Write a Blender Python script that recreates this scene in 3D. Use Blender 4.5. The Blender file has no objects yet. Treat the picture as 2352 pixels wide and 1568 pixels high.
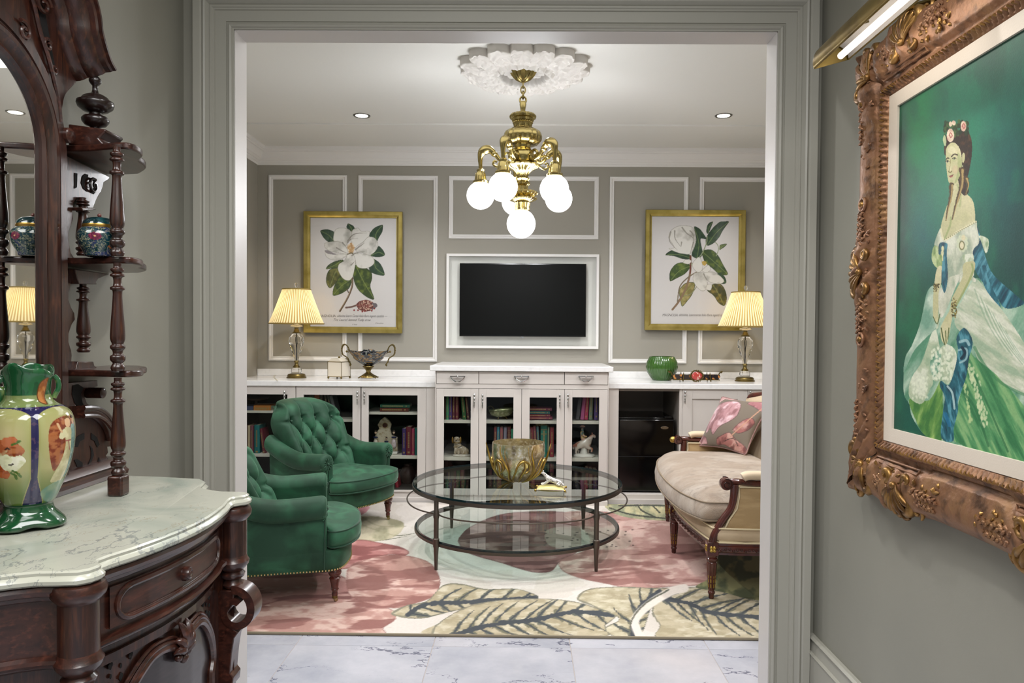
import bpy, math, random
import numpy as np
from mathutils import Matrix, Vector, Euler, noise as mnoise
C = bpy.context.scene
COL = C.collection
PI = math.pi
rnd = random.Random(7)

# ---------------------------------------------------------------- camera
FPX, PPX, PPY = 1700.0, 1189.6, 805.0
YAW, PITCH, ROLL = 0.008, 0.0213, 0.007
CAMH = 1.25
RM = (Matrix.Rotation(YAW, 3, 'Z') @ Matrix.Rotation(PI / 2 - PITCH, 3, 'X') @ Matrix.Rotation(ROLL, 3, 'Z'))
cam_data = bpy.data.cameras.new('camera')
cam = bpy.data.objects.new('camera', cam_data)
COL.objects.link(cam)
cam.matrix_world = Matrix.Translation((0, 0, CAMH)) @ RM.to_4x4()
cam_data.sensor_width = 36.0
cam_data.lens = FPX / 2352 * 36
cam_data.shift_x = (1176 - PPX) / 2352
cam_data.shift_y = (PPY - 784) / 2352
cam_data.clip_start = 0.02
C.camera = cam

def ray(px, py):
    return RM @ Vector(((px - PPX) / FPX, (PPY - py) / FPX, -1.0))
def UY(px, py, y):
    d = ray(px, py); t = y / d.y
    return Vector((d.x * t, y, CAMH + d.z * t))
def UX(px, py, x):
    d = ray(px, py); t = x / d.x
    return Vector((x, d.y * t, CAMH + d.z * t))
def UZ(px, py, z):
    d = ray(px, py); t = (z - CAMH) / d.z
    return Vector((d.x * t, d.y * t, z))

# ---------------------------------------------------------------- world, light, exposure
W = bpy.data.worlds.new('world'); C.world = W; W.use_nodes = True
W.node_tree.nodes['Background'].inputs[0].default_value = (0.90, 0.95, 1.0, 1)
W.node_tree.nodes['Background'].inputs[1].default_value = 0.30
C.view_settings.view_transform = 'Standard'; C.view_settings.look = 'None'
C.view_settings.gamma = 1; C.view_settings.use_curve_mapping = False
C.view_settings.exposure = 0.27
C.cycles.max_bounces = 10; C.cycles.diffuse_bounces = 4; C.cycles.glossy_bounces = 5
C.cycles.transmission_bounces = 8; C.cycles.transparent_max_bounces = 16
C.cycles.caustics_reflective = False; C.cycles.caustics_refractive = False
C.cycles.sample_clamp_indirect = 4.0

def light(kind, name, loc, energy, color=(1, 1, 1), size=0.2, rot=(0, 0, 0), spot=None, blend=0.5, sy=None):
    d = bpy.data.lights.new(name, kind); d.energy = energy; d.color = color
    if kind == 'AREA':
        d.size = size
        if sy: d.shape = 'RECTANGLE'; d.size_y = sy
    else: d.shadow_soft_size = size
    if kind == 'SPOT': d.spot_size = spot; d.spot_blend = blend
    o = bpy.data.objects.new(name, d); COL.objects.link(o)
    o.location = loc; o.rotation_euler = rot
    return o
NEUT = (1.0, 0.993, 0.985)
for lx, ly, w_ in ((-1.13, 5.13, 40), (1.39, 5.13, 40), (-1.75, 3.55, 85), (1.80, 3.85, 85), (0.0, 4.75, 48), (0.05, 3.05, 30)):
    light('SPOT', 'downlight_lamp', (lx, ly, 2.765), w_, NEUT, 0.03, spot=2.3, blend=0.6)
light('POINT', 'chandelier_glow', (-0.01, 4.28, 2.03), 54, (0.95, 0.97, 1.0), 0.24)
light('AREA', 'room_fill_lamp', (0.0, 3.6, 2.74), 10, NEUT, 2.6, sy=1.2)
light('AREA', 'hall_ceiling_lamp', (0.0, 0.0, 2.72), 70, NEUT, 1.4, sy=1.8)
light('SPOT', 'hall_downlight', (0.05, 1.55, 2.7), 30, NEUT, 0.04, spot=2.2, blend=0.6)

# ---------------------------------------------------------------- materials
def s2l(c):
    c = np.asarray(c, float)
    return np.where(c <= 0.04045, c / 12.92, ((c + 0.055) / 1.055) ** 2.4)
def hx(h):
    h = h.lstrip('#')
    return tuple(float(v) for v in s2l([int(h[i:i + 2], 16) / 255 for i in (0, 2, 4)])) + (1.0,)
_mats = {}
def M(name, col='#808080', rough=0.5, metal=0.0, bump=None, var=None, coat=0, sheen=0, trans=0, ior=1.5,
      emit=None, es=0, coord='Object', stretch=(1, 1, 1), spec=0.5, attr=None, bumpdist=0.002, alpha=1, var2=None):
    if name in _mats: return _mats[name]
    m = bpy.data.materials.new(name); m.use_nodes = True
    nt = m.node_tree; b = nt.nodes['Principled BSDF']
    b.inputs['Base Color'].default_value = hx(col)
    b.inputs['Roughness'].default_value = rough; b.inputs['Metallic'].default_value = metal
    b.inputs['IOR'].default_value = ior; b.inputs['Coat Weight'].default_value = coat
    b.inputs['Coat Roughness'].default_value = 0.08
    b.inputs['Sheen Weight'].default_value = sheen; b.inputs['Sheen Roughness'].default_value = 0.35
    b.inputs['Transmission Weight'].default_value = trans
    b.inputs['Specular IOR Level'].default_value = spec
    if emit: b.inputs['Emission Color'].default_value = hx(emit); b.inputs['Emission Strength'].default_value = es
    N, L = nt.nodes.new, nt.links.new
    if bump or var or var2:
        tc = N('ShaderNodeTexCoord'); mp = N('ShaderNodeMapping'); mp.inputs['Scale'].default_value = stretch
        L(tc.outputs[coord], mp.inputs[0])
    src = None
    if attr:
        a = N('ShaderNodeVertexColor'); a.layer_name = attr; src = a.outputs[0]
    def mixin(src, v):
        n = N('ShaderNodeTexNoise'); n.inputs['Scale'].default_value = v[0]; n.inputs['Detail'].default_value = 5
        if len(v) > 4: n.inputs['Distortion'].default_value = v[4]
        L(mp.outputs[0], n.inputs['Vector'])
        r = N('ShaderNodeMapRange'); r.inputs[1].default_value = v[2]; r.inputs[2].default_value = v[3]
        L(n.outputs[0], r.inputs[0])
        x = N('ShaderNodeMix'); x.data_type = 'RGBA'
        L(r.outputs[0], x.inputs[0])
        if src: L(src, x.inputs[6])
        else: x.inputs[6].default_value = hx(col)
        x.inputs[7].default_value = hx(v[1])
        return x.outputs[2]
    if var: src = mixin(src, var)
    if var2: src = mixin(src, var2)
    if src: L(src, b.inputs['Base Color'])
    if bump:
        n = N('ShaderNodeTexNoise'); n.inputs['Scale'].default_value = bump[0]; n.inputs['Detail'].default_value = 4
        L(mp.outputs[0], n.inputs['Vector'])
        bp = N('ShaderNodeBump'); bp.inputs['Strength'].default_value = bump[1]; bp.inputs['Distance'].default_value = bumpdist
        L(n.outputs[0], bp.inputs['Height']); L(bp.outputs[0], b.inputs['Normal'])
    _mats[name] = m
    return m

def thin_glass(name, tint='#ffffff', ior=1.45, rough=0.0):
    if name in _mats: return _mats[name]
    m = bpy.data.materials.new(name); m.use_nodes = True; nt = m.node_tree; nt.nodes.clear()
    N, L = nt.nodes.new, nt.links.new
    o = N('ShaderNodeOutputMaterial'); mx = N('ShaderNodeMixShader'); t = N('ShaderNodeBsdfTransparent')
    g = N('ShaderNodeBsdfGlossy'); f = N('ShaderNodeFresnel'); ge = N('ShaderNodeNewGeometry'); mu = N('ShaderNodeMath'); mu.operation = 'MULTIPLY'; iv = N('ShaderNodeMath'); iv.operation = 'SUBTRACT'; iv.inputs[0].default_value = 1; L(ge.outputs['Backfacing'], iv.inputs[1]); L(iv.outputs[0], mu.inputs[1]); L(f.outputs[0], mu.inputs[0])
    t.inputs[0].default_value = hx(tint); g.inputs['Roughness'].default_value = rough; f.inputs[0].default_value = ior
    L(mu.outputs[0], mx.inputs[0]); L(t.outputs[0], mx.inputs[1]); L(g.outputs[0], mx.inputs[2]); L(mx.outputs[0], o.inputs[0])
    _mats[name] = m
    return m

WALL = M('wall_paint', '#98948a', 0.62, bump=(350, 0.06))
HWALL = M('hall_wall_paint', '#918f84', 0.6, bump=(350, 0.06), var=(1.3, '#8a897f', 0.4, 0.7))
CEIL = M('ceiling_paint', '#dddcd7', 0.7)
WHITE = M('white_trim_paint', '#e2e0de', 0.38)
TRIM = M('taupe_trim_paint', '#a5a399', 0.42)
CAB = M('cabinet_paint', '#cdc6c1', 0.4)
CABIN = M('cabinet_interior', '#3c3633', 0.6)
SHELF = M('shelf_white', '#d6d0c4', 0.5)
TOP = M('white_quartz', '#e9e8e8', 0.16, var=(30, '#e0dfdf', 0.5, 0.75))
CHROME = M('polished_chrome', '#d8d8da', 0.12, 1.0)
BRASS = M('polished_brass', '#a3935f', 0.2, 1.0, bump=(60, 0.15), bumpdist=0.003)
OLDBRASS = M('antique_brass', '#76673f', 0.33, 1.0, bump=(120, 0.3))
GILT = M('gilt_metal', '#c4a459', 0.28, 1.0, bump=(90, 0.3))
WOOD = M('dark_mahogany', '#3a1e17', 0.3, 0, bump=(120, 0.25), var=(9, '#1f0f0b', 0.35, 0.7, 0.6), coat=0.3,
         stretch=(6, 6, .7), bumpdist=0.0008, var2=(22, '#55301f', 0.52, 0.8))
WOODH = M('dark_mahogany_long_grain', '#40221a', 0.29, 0, bump=(120, 0.2), var=(8, '#24110d', 0.35, 0.7, 0.6), coat=0.3,
          stretch=(5, .8, 7), bumpdist=0.0006, coord='Object', var2=(20, '#5b3225', 0.52, 0.8))
WOODD = M('ebonised_wood', '#1f110e', 0.3, 0, coat=0.4, var=(18, '#0f0807', 0.4, 0.7))
LEGW = M('polished_walnut', '#54241c', 0.25, 0, coat=0.5, var=(25, '#35140f', 0.4, 0.7))
BLACK = M('gloss_black', '#050506', 0.12)
PAGES = M('book_pages', '#cfc6ae', 0.8)
GOLDINK = M('gold_foil', '#a08a58', 0.5, 0.3)
PORC = M('white_glazed_porcelain', '#d9d2c6', 0.15, var=(40, '#b9aea0', 0.5, 0.75))

# ---------------------------------------------------------------- mesh builder
class MB:
    def __init__(s): s.v = []; s.f = []; s.n = 0; s.c = []; s.M = None
    def add(s, verts, faces, cols=None):
        V = np.asarray(verts, float).reshape(-1, 3)
        if s.M is not None:
            A = np.array(s.M.to_4x4()); V = V @ A[:3, :3].T + A[:3, 3]
        s.v.append(V); k = s.n
        s.f.extend([tuple(i + k for i in f) for f in faces]); s.n += len(V)
        s.c.append(cols if cols is not None else np.ones((len(V), 3)))
        return s
    def box(s, x0, x1, y0, y1, z0, z1):
        v = [(x, y, z) for x in (x0, x1) for y in (y0, y1) for z in (z0, z1)]
        return s.add(v, [(0, 1, 3, 2), (4, 6, 7, 5), (0, 4, 5, 1), (2, 3, 7, 6), (0, 2, 6, 4), (1, 5, 7, 3)])
    def grid(s, P, cu=False, cv=False, cols=None, flip=False):
        P = np.asarray(P, float); nu, nv = P.shape[:2]
        f = []
        for i in range(nu if cu else nu - 1):
            i2 = (i + 1) % nu
            for j in range(nv if cv else nv - 1):
                j2 = (j + 1) % nv
                q = (i * nv + j, i2 * nv + j, i2 * nv + j2, i * nv + j2)
                f.append(q[::-1] if flip else q)
        return s.add(P.reshape(-1, 3), f, None if cols is None else np.asarray(cols).reshape(-1, 3))
    def lathe(s, prof, n=24, c=(0, 0, 0), rib=None, cap=True, cols=None):
        prof = list(prof); a = np.arange(n) * 2 * PI / n
        P = np.zeros((len(prof), n, 3))
        for i, (r, z) in enumerate(prof):
            rr = r * (1 + (rib(a, i) if rib else 0))
            P[i, :, 0] = c[0] + rr * np.cos(a); P[i, :, 1] = c[1] + rr * np.sin(a); P[i, :, 2] = c[2] + z
        k = s.n
        s.grid(P, cv=True, flip=True)
        if cap:
            s.f.append(tuple(k + i for i in range(n))); m = k + (len(prof) - 1) * n
            s.f.append(tuple(m + n - 1 - i for i in range(n)))
        return s
    def tube(s, pts, r=0.01, n=8, closed=False, cap=True, flat=1.0):
        P = [Vector(p) for p in pts]; m = len(P)
        rs = r if hasattr(r, '__len__') else [r] * m
        T = []
        for i in range(m):
            a = P[(i - 1) % m] if (closed or i > 0) else P[i]; b = P[(i + 1) % m] if (closed or i < m - 1) else P[i]
            T.append((b - a).normalized() if (b - a).length > 1e-9 else Vector((0, 0, 1)))
        up = Vector((0, 0, 1)) if abs(T[0].z) < 0.9 else Vector((1, 0, 0))
        nrm = (up - T[0] * up.dot(T[0])).normalized()
        G = np.zeros((m, n, 3))
        for i in range(m):
            nrm = (nrm - T[i] * nrm.dot(T[i])).normalized(); bi = T[i].cross(nrm)
            for j in range(n):
                a = 2 * PI * j / n
                G[i, j] = P[i] + (nrm * math.cos(a) * flat + bi * math.sin(a)) * rs[i]
        k = s.n
        s.grid(G, cu=closed, cv=True)
        if cap and not closed:
            s.f.append(tuple(k + n - 1 - i for i in range(n))); q = k + (m - 1) * n
            s.f.append(tuple(q + i for i in range(n)))
        return s
    def prism(s, poly, f0, f1):
        """poly: 2-D points; f0, f1 map (a, b) to 3-D for the two faces"""
        n = len(poly)
        v = [f0(*p) for p in poly] + [f1(*p) for p in poly]
        f = [tuple(range(n)), tuple(range(2 * n - 1, n - 1, -1))]
        f += [(i, i + n, (i + 1) % n + n, (i + 1) % n) for i in range(n)]
        return s.add(v, f)
    def sphere(s, c, r, nu=12, nv=8, sc=(1, 1, 1)):
        prof = [(max(1e-5, r * math.sin(PI * i / nv)), -r * math.cos(PI * i / nv)) for i in range(nv + 1)]
        a = np.arange(nu) * 2 * PI / nu
        P = np.zeros((nv + 1, nu, 3))
        for i, (q, z) in enumerate(prof):
            P[i, :, 0] = c[0] + q * np.cos(a) * sc[0]; P[i, :, 1] = c[1] + q * np.sin(a) * sc[1]; P[i, :, 2] = c[2] + z * sc[2]
        return s.grid(P, cv=True, flip=True)
    def build(s, name, mat, parent=None, smooth=40, bevel=0, subsurf=0, cols=False, segs=2, solid=0):
        me = bpy.data.meshes.new(name)
        V = np.concatenate(s.v)
        me.from_pydata(V.tolist(), [], s.f)
        me.validate()
        me.materials.append(mat)
        if smooth:
            me.polygons.foreach_set('use_smooth', [True] * len(me.polygons))
            me.set_sharp_from_angle(angle=math.radians(smooth))
        if cols:
            ca = me.color_attributes.new('Col', 'FLOAT_COLOR', 'POINT')
            cc = np.concatenate(s.c); a = np.ones((len(cc), 4)); a[:, :3] = s2l(np.clip(cc, 0, 1))
            ca.data.foreach_set('color', a.ravel())
        o = bpy.data.objects.new(name, me); COL.objects.link(o)
        if parent: o.parent = parent
        if solid:
            b = o.modifiers.new('solid', 'SOLIDIFY'); b.thickness = solid; b.offset = 0
        if bevel:
            b = o.modifiers.new('bevel', 'BEVEL'); b.width = bevel; b.segments = segs; b.limit_method = 'ANGLE'
            b.angle_limit = math.radians(35)
        if subsurf:
            b = o.modifiers.new('subsurf', 'SUBSURF'); b.levels = b.render_levels = subsurf
        return o

def tag(o, label=None, cat=None, group=None, kind=None):
    if label: o['label'] = label
    if cat: o['category'] = cat
    if group: o['group'] = group
    if kind: o['kind'] = kind
    return o
def empty(name, loc=(0, 0, 0), rz=0, label=None, cat=None, group=None):
    o = bpy.data.objects.new(name, None); COL.objects.link(o); o.location = loc; o.rotation_euler = (0, 0, rz)
    o.empty_display_size = 0.05
    return tag(o, label, cat, group)
def struct(o): o['kind'] = 'structure'; return o
def box(name, mat, x0, x1, y0, y1, z0, z1, parent=None, bevel=0.0015):
    return MB().box(x0, x1, y0, y1, z0, z1).build(name, mat, parent, smooth=30, bevel=bevel)
def copy_tree(o, parent=None):
    c = o.copy(); COL.objects.link(c); c.parent = parent
    for ch in o.children: copy_tree(ch, c)
    return c
def catmull(pts, n=6, closed=True):
    P = [np.array(p, float) for p in pts]; m = len(P); out = []
    for i in range(m if closed else m - 1):
        if closed: a, b, c, d = P[i - 1], P[i], P[(i + 1) % m], P[(i + 2) % m]
        else: a, b, c, d = P[max(i - 1, 0)], P[i], P[i + 1], P[min(i + 2, m - 1)]
        for k in range(n):
            t = k / n
            out.append(0.5 * (2 * b + (c - a) * t + (2 * a - 5 * b + 4 * c - d) * t * t + (3 * b - a - 3 * c + d) * t ** 3))
    if not closed: out.append(P[-1])
    return [tuple(float(x) for x in p) for p in out]

def text_mesh(name, body, size, loc, mat, parent, shear=0, rot=(PI / 2, 0, 0), align='CENTER', extrude=.0003, width=None):
    t = bpy.data.curves.new(name, 'FONT'); t.body = body; t.size = size; t.shear = shear; t.align_x = align; t.align_y = 'CENTER'; t.extrude = extrude
    t.resolution_u = 3
    o = bpy.data.objects.new(name, t); COL.objects.link(o); bpy.context.view_layer.update()
    me = bpy.data.meshes.new_from_object(o); bpy.data.objects.remove(o); me.name = name
    V = np.zeros(len(me.vertices) * 3); me.vertices.foreach_get('co', V); V = V.reshape(-1, 3)
    if width:
        V[:, 0] *= width / (V[:, 0].max() - V[:, 0].min())
    R = np.array(Euler(rot).to_matrix()); V = V @ R.T + np.array(loc)
    me.vertices.foreach_set('co', V.ravel()); me.update(); me.materials.clear(); me.materials.append(mat)
    o = bpy.data.objects.new(name, me); COL.objects.link(o); o.parent = parent; o['kind'] = 'stuff'
    return o
def proj(P):
    """world points (.., 3) to photo pixels"""
    P = np.asarray(P, float); q = (P - np.array([0, 0, CAMH])) @ np.array(RM)
    return PPX + FPX * q[..., 0] / -q[..., 2], PPY - FPX * q[..., 1] / -q[..., 2]
def off(pts, o, k): return [(o[0] + x / k, o[1] + y / k) for x, y in pts]

def resample(pts, n):
    P = np.array(pts, float); d = np.r_[0, np.cumsum(np.hypot(*np.diff(P, axis=0).T))]; q = np.linspace(0, d[-1], n)
    return [(float(np.interp(t, d, P[:, 0])), float(np.interp(t, d, P[:, 1]))) for t in q]

# ---------------------------------------------------------------- a small painter for flat prints (works on vertices of a dense grid)
def hc(h):
    h = h.lstrip('#'); return np.array([int(h[i:i + 2], 16) / 255 for i in (0, 2, 4)])
def vnoise(x, y, seed=0):
    xi = np.floor(x).astype(np.int64); yi = np.floor(y).astype(np.int64); xf = x - xi; yf = y - yi
    def h(a, b):
        n = (a * 374761393 + b * 668265263 + seed * 974711) & 0x7fffffff
        n = ((n ^ (n >> 13)) * 1274126177) & 0x7fffffff
        return ((n ^ (n >> 16)) & 0xffff) / 65535.0
    u = xf * xf * (3 - 2 * xf); v = yf * yf * (3 - 2 * yf)
    return (h(xi, yi) * (1 - u) + h(xi + 1, yi) * u) * (1 - v) + (h(xi, yi + 1) * (1 - u) + h(xi + 1, yi + 1) * u) * v
def fbm(x, y, seed=0, o=4):
    t = 0; a = 0.5; s = 0
    for i in range(o): t = t + a * vnoise(x * 2 ** i, y * 2 ** i, seed + i); s += a; a *= 0.5
    return t / s
class Paint:
    def __init__(s, X, Y, bg): s.X, s.Y = X, Y; s.c = np.ones(X.shape + (3,)) * hc(bg)
    def mask(s, poly):
        P = np.array(poly, float); x0, y0 = P.min(0); x1, y1 = P.max(0)
        sel = (s.X >= x0) & (s.X <= x1) & (s.Y >= y0) & (s.Y <= y1)
        x = s.X[sel]; y = s.Y[sel]; ins = np.zeros(x.shape, bool); j = len(P) - 1
        for i in range(len(P)):
            xi, yi = P[i]; xj, yj = P[j]
            if yi != yj:
                ins ^= ((yi > y) != (yj > y)) & (x < (xj - xi) * (y - yi) / (yj - yi) + xi)
            j = i
        out = np.zeros(s.X.shape, bool); out[sel] = ins
        return out
    def blend(s, m, col, a=1.0):
        col = hc(col) if isinstance(col, str) else col
        a = np.asarray(a) * np.asarray(m, float); s.c = s.c * (1 - a[..., None]) + col * a[..., None]
    def poly(s, pts, col, smooth=True, a=1.0, col2=None, scale=10, seed=1, lo=.35, hi=.65, sx=1, sy=1):
        p = catmull(pts) if smooth else pts
        m = s.mask(p)
        s.blend(m, col, a)
        if col2 is not None:
            n = fbm(s.X * scale * sx, s.Y * scale * sy, seed)
            s.blend(m, col2, a * np.clip((n - lo) / (hi - lo), 0, 1))
        return m
    def line(s, pts, w, col, smooth=True, a=1.0, jag=0, jscale=60, taper=False, seed=3):
        p = np.array(catmull(pts, 5, False) if smooth else pts, float)
        x0, y0 = p.min(0) - w * 3; x1, y1 = p.max(0) + w * 3
        sel = (s.X >= x0) & (s.X <= x1) & (s.Y >= y0) & (s.Y <= y1)
        if not sel.any(): return
        x = s.X[sel]; y = s.Y[sel]; best = np.full(x.shape, 1e9)
        nseg = len(p) - 1
        for i in range(nseg):
            a0, b0 = p[i], p[i + 1]; d = b0 - a0; L = (d ** 2).sum() + 1e-12
            t = np.clip(((x - a0[0]) * d[0] + (y - a0[1]) * d[1]) / L, 0, 1)
            dist = np.hypot(x - a0[0] - t * d[0], y - a0[1] - t * d[1])
            ww = w * (1 - (i + t) / nseg * 0.85) if taper else w
            best = np.minimum(best, dist / ww)
        if jag: best = best + jag * (fbm(x * jscale, y * jscale, seed) - .5)
        m = np.zeros(s.X.shape); m[sel] = np.clip((1.25 - best) * 3, 0, 1)
        s.blend(m, col, a)
    def dots(s, pts, r, col, a=1.0, ry=None):
        ry = ry or r
        for (x, y) in pts:
            m = np.clip((1.2 - np.hypot((s.X - x) / r, (s.Y - y) / ry)) * 4, 0, 1); s.blend(m, col, a)
# ================================================================ SETTING
YD0, YD1 = 2.50, 2.59                    # the wall with the opening
XL, XR = UY(423, 600, YD0).x, UY(1880, 600, YD0).x     # hall side walls
YB = 6.13                                # back wall
ZC = 2.784                               # ceiling
RXL, RXR = UY(592, 600, YB).x, 2.19      # room side walls
OX0, OX1, OZ = UY(540.5, 400, YD0).x, UY(1780, 400, YD0).x, UY(1160, 72.5, YD0).z
YC = UZ(900, 1153, 0).y                  # face plane of the low cabinets
HY0 = -1.2

# marble floor
def marble_tile():
    m = bpy.data.materials.new('white_veined_marble_tile'); m.use_nodes = True; nt = m.node_tree
    N, L = nt.nodes.new, nt.links.new; b = nt.nodes['Principled BSDF']
    b.inputs['Roughness'].default_value = 0.16
    g = N('ShaderNodeNewGeometry'); oi = N('ShaderNodeObjectInfo'); sc = N('ShaderNodeVectorMath'); sc.operation = 'SCALE'
    cb = N('ShaderNodeCombineXYZ'); L(oi.outputs['Random'], cb.inputs[0]); L(oi.outputs['Random'], cb.inputs[2])
    L(cb.outputs[0], sc.inputs[0]); sc.inputs['Scale'].default_value = 9
    ad = N('ShaderNodeVectorMath'); L(g.outputs['Position'], ad.inputs[0]); L(sc.outputs[0], ad.inputs[1])
    n0 = N('ShaderNodeTexNoise'); n0.inputs['Scale'].default_value = 3.2; n0.inputs['Detail'].default_value = 8; n0.inputs['Roughness'].default_value = .62
    L(ad.outputs[0], n0.inputs['Vector'])
    r0 = N('ShaderNodeValToRGB'); r0.color_ramp.elements[0].position = .3; r0.color_ramp.elements[0].color = hx('#a2a4af')
    r0.color_ramp.elements[1].position = .7; r0.color_ramp.elements[1].color = hx('#c4c3cb')
    L(n0.outputs[0], r0.inputs[0])
    # veins: where a distorted noise crosses its middle value
    mp = N('ShaderNodeMapping'); mp.inputs['Rotation'].default_value = (0, 0, 0.6); mp.inputs['Scale'].default_value = (1, 2.2, 1)
    L(ad.outputs[0], mp.inputs[0])
    n1 = N('ShaderNodeTexNoise'); n1.inputs['Scale'].default_value = 1.5; n1.inputs['Detail'].default_value = 7; n1.inputs['Roughness'].default_value = .62
    L(mp.outputs[0], n1.inputs['Vector'])
    s = N('ShaderNodeMath'); s.operation = 'SUBTRACT'; s.inputs[1].default_value = 0.5; L(n1.outputs[0], s.inputs[0])
    a = N('ShaderNodeMath'); a.operation = 'ABSOLUTE'; L(s.outputs[0], a.inputs[0])
    n2 = N('ShaderNodeTexNoise'); n2.inputs['Scale'].default_value = 3.0; L(ad.outputs[0], n2.inputs['Vector'])
    w = N('ShaderNodeMapRange'); w.inputs[1].default_value = .42; w.inputs[2].default_value = .66; w.inputs[3].default_value = 0.0004; w.inputs[4].default_value = .011
    L(n2.outputs[0], w.inputs[0])
    lt = N('ShaderNodeMath'); lt.operation = 'DIVIDE'; L(a.outputs[0], lt.inputs[0]); L(w.outputs[0], lt.inputs[1])
    r1 = N('ShaderNodeMapRange'); r1.inputs[1].default_value = .6; r1.inputs[2].default_value = 1.2; r1.inputs[3].default_value = .85; r1.inputs[4].default_value = 0
    L(lt.outputs[0], r1.inputs[0])
    x = N('ShaderNodeMix'); x.data_type = 'RGBA'; L(r1.outputs[0], x.inputs[0]); L(r0.outputs[0], x.inputs[6]); x.inputs[7].default_value = hx('#5c5e70')
    n3 = N('ShaderNodeTexNoise'); n3.inputs['Scale'].default_value = 1.3; L(ad.outputs[0], n3.inputs['Vector'])
    r3 = N('ShaderNodeMapRange'); r3.inputs[1].default_value = .6; r3.inputs[2].default_value = .8; r3.inputs[4].default_value = .22
    L(n3.outputs[0], r3.inputs[0])
    y = N('ShaderNodeMix'); y.data_type = 'RGBA'; L(r3.outputs[0], y.inputs[0]); L(x.outputs[2], y.inputs[6]); y.inputs[7].default_value = hx('#e3cfc0')
    L(y.outputs[2], b.inputs['Base Color'])
    return m
MARB = marble_tile()
GROUT = M('tile_grout', '#b9aea6', 0.9)
floor = struct(box('floor', GROUT, RXL - .1, RXR + .1, HY0, YB + .1, -0.06, -0.0025, bevel=0))
TS = 0.552
tx0 = UZ(970, 1566, 0).x; ty0 = UZ(800, 1482, 0).y
me_t = None
for i in range(-4, 5):
    for j in range(-7, 6):
        x0 = tx0 + i * TS; y0 = ty0 + j * TS
        if x0 + TS < RXL or x0 > RXR or y0 > YC + .1 or y0 < HY0: continue
        if y0 < 2.0 and (x0 + TS < XL or x0 > XR): continue
        if me_t is None:
            g = .0012
            t = MB().box(g, TS - g, g, TS - g, -0.012, 0).build('tile', MARB, floor, smooth=0, bevel=0.0012, segs=1); me_t = t.data
            t.location = (x0, y0, 0); tile0 = t
        else:
            t = tile0.copy(); COL.objects.link(t); t.location = (x0, y0, 0)

# walls
struct(box('wall_left', HWALL, XL - .12, XL, HY0, YD0, 0, ZC, bevel=0))
struct(box('wall_right', HWALL, XR, XR + .12, HY0, YD0, 0, ZC, bevel=0))
fw = MB(); fw.box(RXL - .1, OX0, YD0, YD1, 0, ZC); fw.box(OX1, RXR + .1, YD0, YD1, 0, ZC); fw.box(OX0, OX1, YD0, YD1, OZ, ZC)
struct(fw.build('wall_front', HWALL, smooth=0))
struct(box('wall_back', WALL, RXL - .1, RXR + .1, YB, YB + .12, 0, ZC, bevel=0))
struct(box('wall_left', WALL, RXL - .1, RXL, YD1, YB, 0, ZC, bevel=0))
struct(box('wall_right', WALL, RXR, RXR + .1, YD1, YB, 0, ZC, bevel=0))
struct(box('ceiling', CEIL, RXL - .1, RXR + .1, YD1, YB + .1, ZC, ZC + .1, bevel=0))
struct(box('ceiling', CEIL, XL - .12, XR + .12, HY0, YD0, ZC, ZC + .1, bevel=0))

def sweep(name, prof, path, up, mat, closed=False, parent=None):
    """prof: (out, up) pairs. path: 2-D frame corners [(p, out_dir_scaled)] mitred"""
    G = np.zeros((len(path), len(prof), 3))
    for i, (p, o, u) in enumerate(path):
        for j, (a, b) in enumerate(prof): G[i, j] = np.array(p) + np.array(o) * a + np.array(u) * b
    return MB().grid(G, cu=closed).build(name, mat, parent, smooth=25)

# opening casing: (distance from opening edge, relief)
CP = [(0, 0), (0, .012), (.004, .012), (.007, .018), (.012, .021), (.016, .019), (.019, .012), (.024, .011), (.025, .015),
      (.060, .015), (.062, .020), (.067, .020), (.070, .024), (.076, .024), (.078, .020), (.082, .024), (.088, .033), (.094, .035),
      (.099, .030), (.100, .034), (.104, .038), (.1265, .038), (.1265, 0)]
def casing(name, y, s):
    path = [((OX0, y, 0), (-1, 0, 0), (0, s, 0)), ((OX0, y, OZ), (-1, 0, 1), (0, s, 0)), ((OX1, y, OZ), (1, 0, 1), (0, s, 0)), ((OX1, y, 0), (1, 0, 0), (0, s, 0))]
    return struct(sweep(name, CP, path, None, TRIM))
casing('trim_1', YD0, -1); casing('trim_2', YD1, 1)
jm = MB()
t = .012
jm.box(OX0 - .001, OX0 + t * 0.2, YD0 - .006, YD1 + .006, 0, OZ); jm.box(OX1 - t * .2, OX1 + .001, YD0 - .006, YD1 + .006, 0, OZ)
jm.box(OX0, OX1, YD0 - .006, YD1 + .006, OZ - t * .2, OZ + .001)
struct(jm.build('door_1', M('jamb_paint', '#cbc7c4', 0.4), smooth=0))

# baseboards of the hall
ZB = UY(1856, 1452, YD0).z
BP = [(0, 0), (.022, 0), (.022, ZB - .058), (.026, ZB - .054), (.016, ZB - .05), (.012, ZB - .012), (.017, ZB - .012), (.020, ZB - .006), (.012, ZB), (0, ZB)]
def base_run(name, p0, p1, o, mat=TRIM, m0=0, m1=0):
    d = Vector(p1) - Vector(p0); d.normalize()
    a = np.array(o, float) + np.array(d) * m0; b = np.array(o, float) - np.array(d) * m1
    struct(sweep(name, BP, [(p0, a, (0, 0, 1)), (p1, b, (0, 0, 1))], None, mat))
base_run('baseboard_right', (XR, HY0, 0), (XR, YD0, 0), (-1, 0, 0), m1=1)
base_run('baseboard_front', (XR, YD0, 0), (OX1 + .126, YD0, 0), (0, -1, 0), m0=1)
base_run('baseboard_left', (XL, HY0, 0), (XL, YD0, 0), (1, 0, 0), m1=1)
base_run('baseboard_left', (RXL, YD1, 0), (RXL, YC, 0), (1, 0, 0), mat=WHITE)
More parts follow.
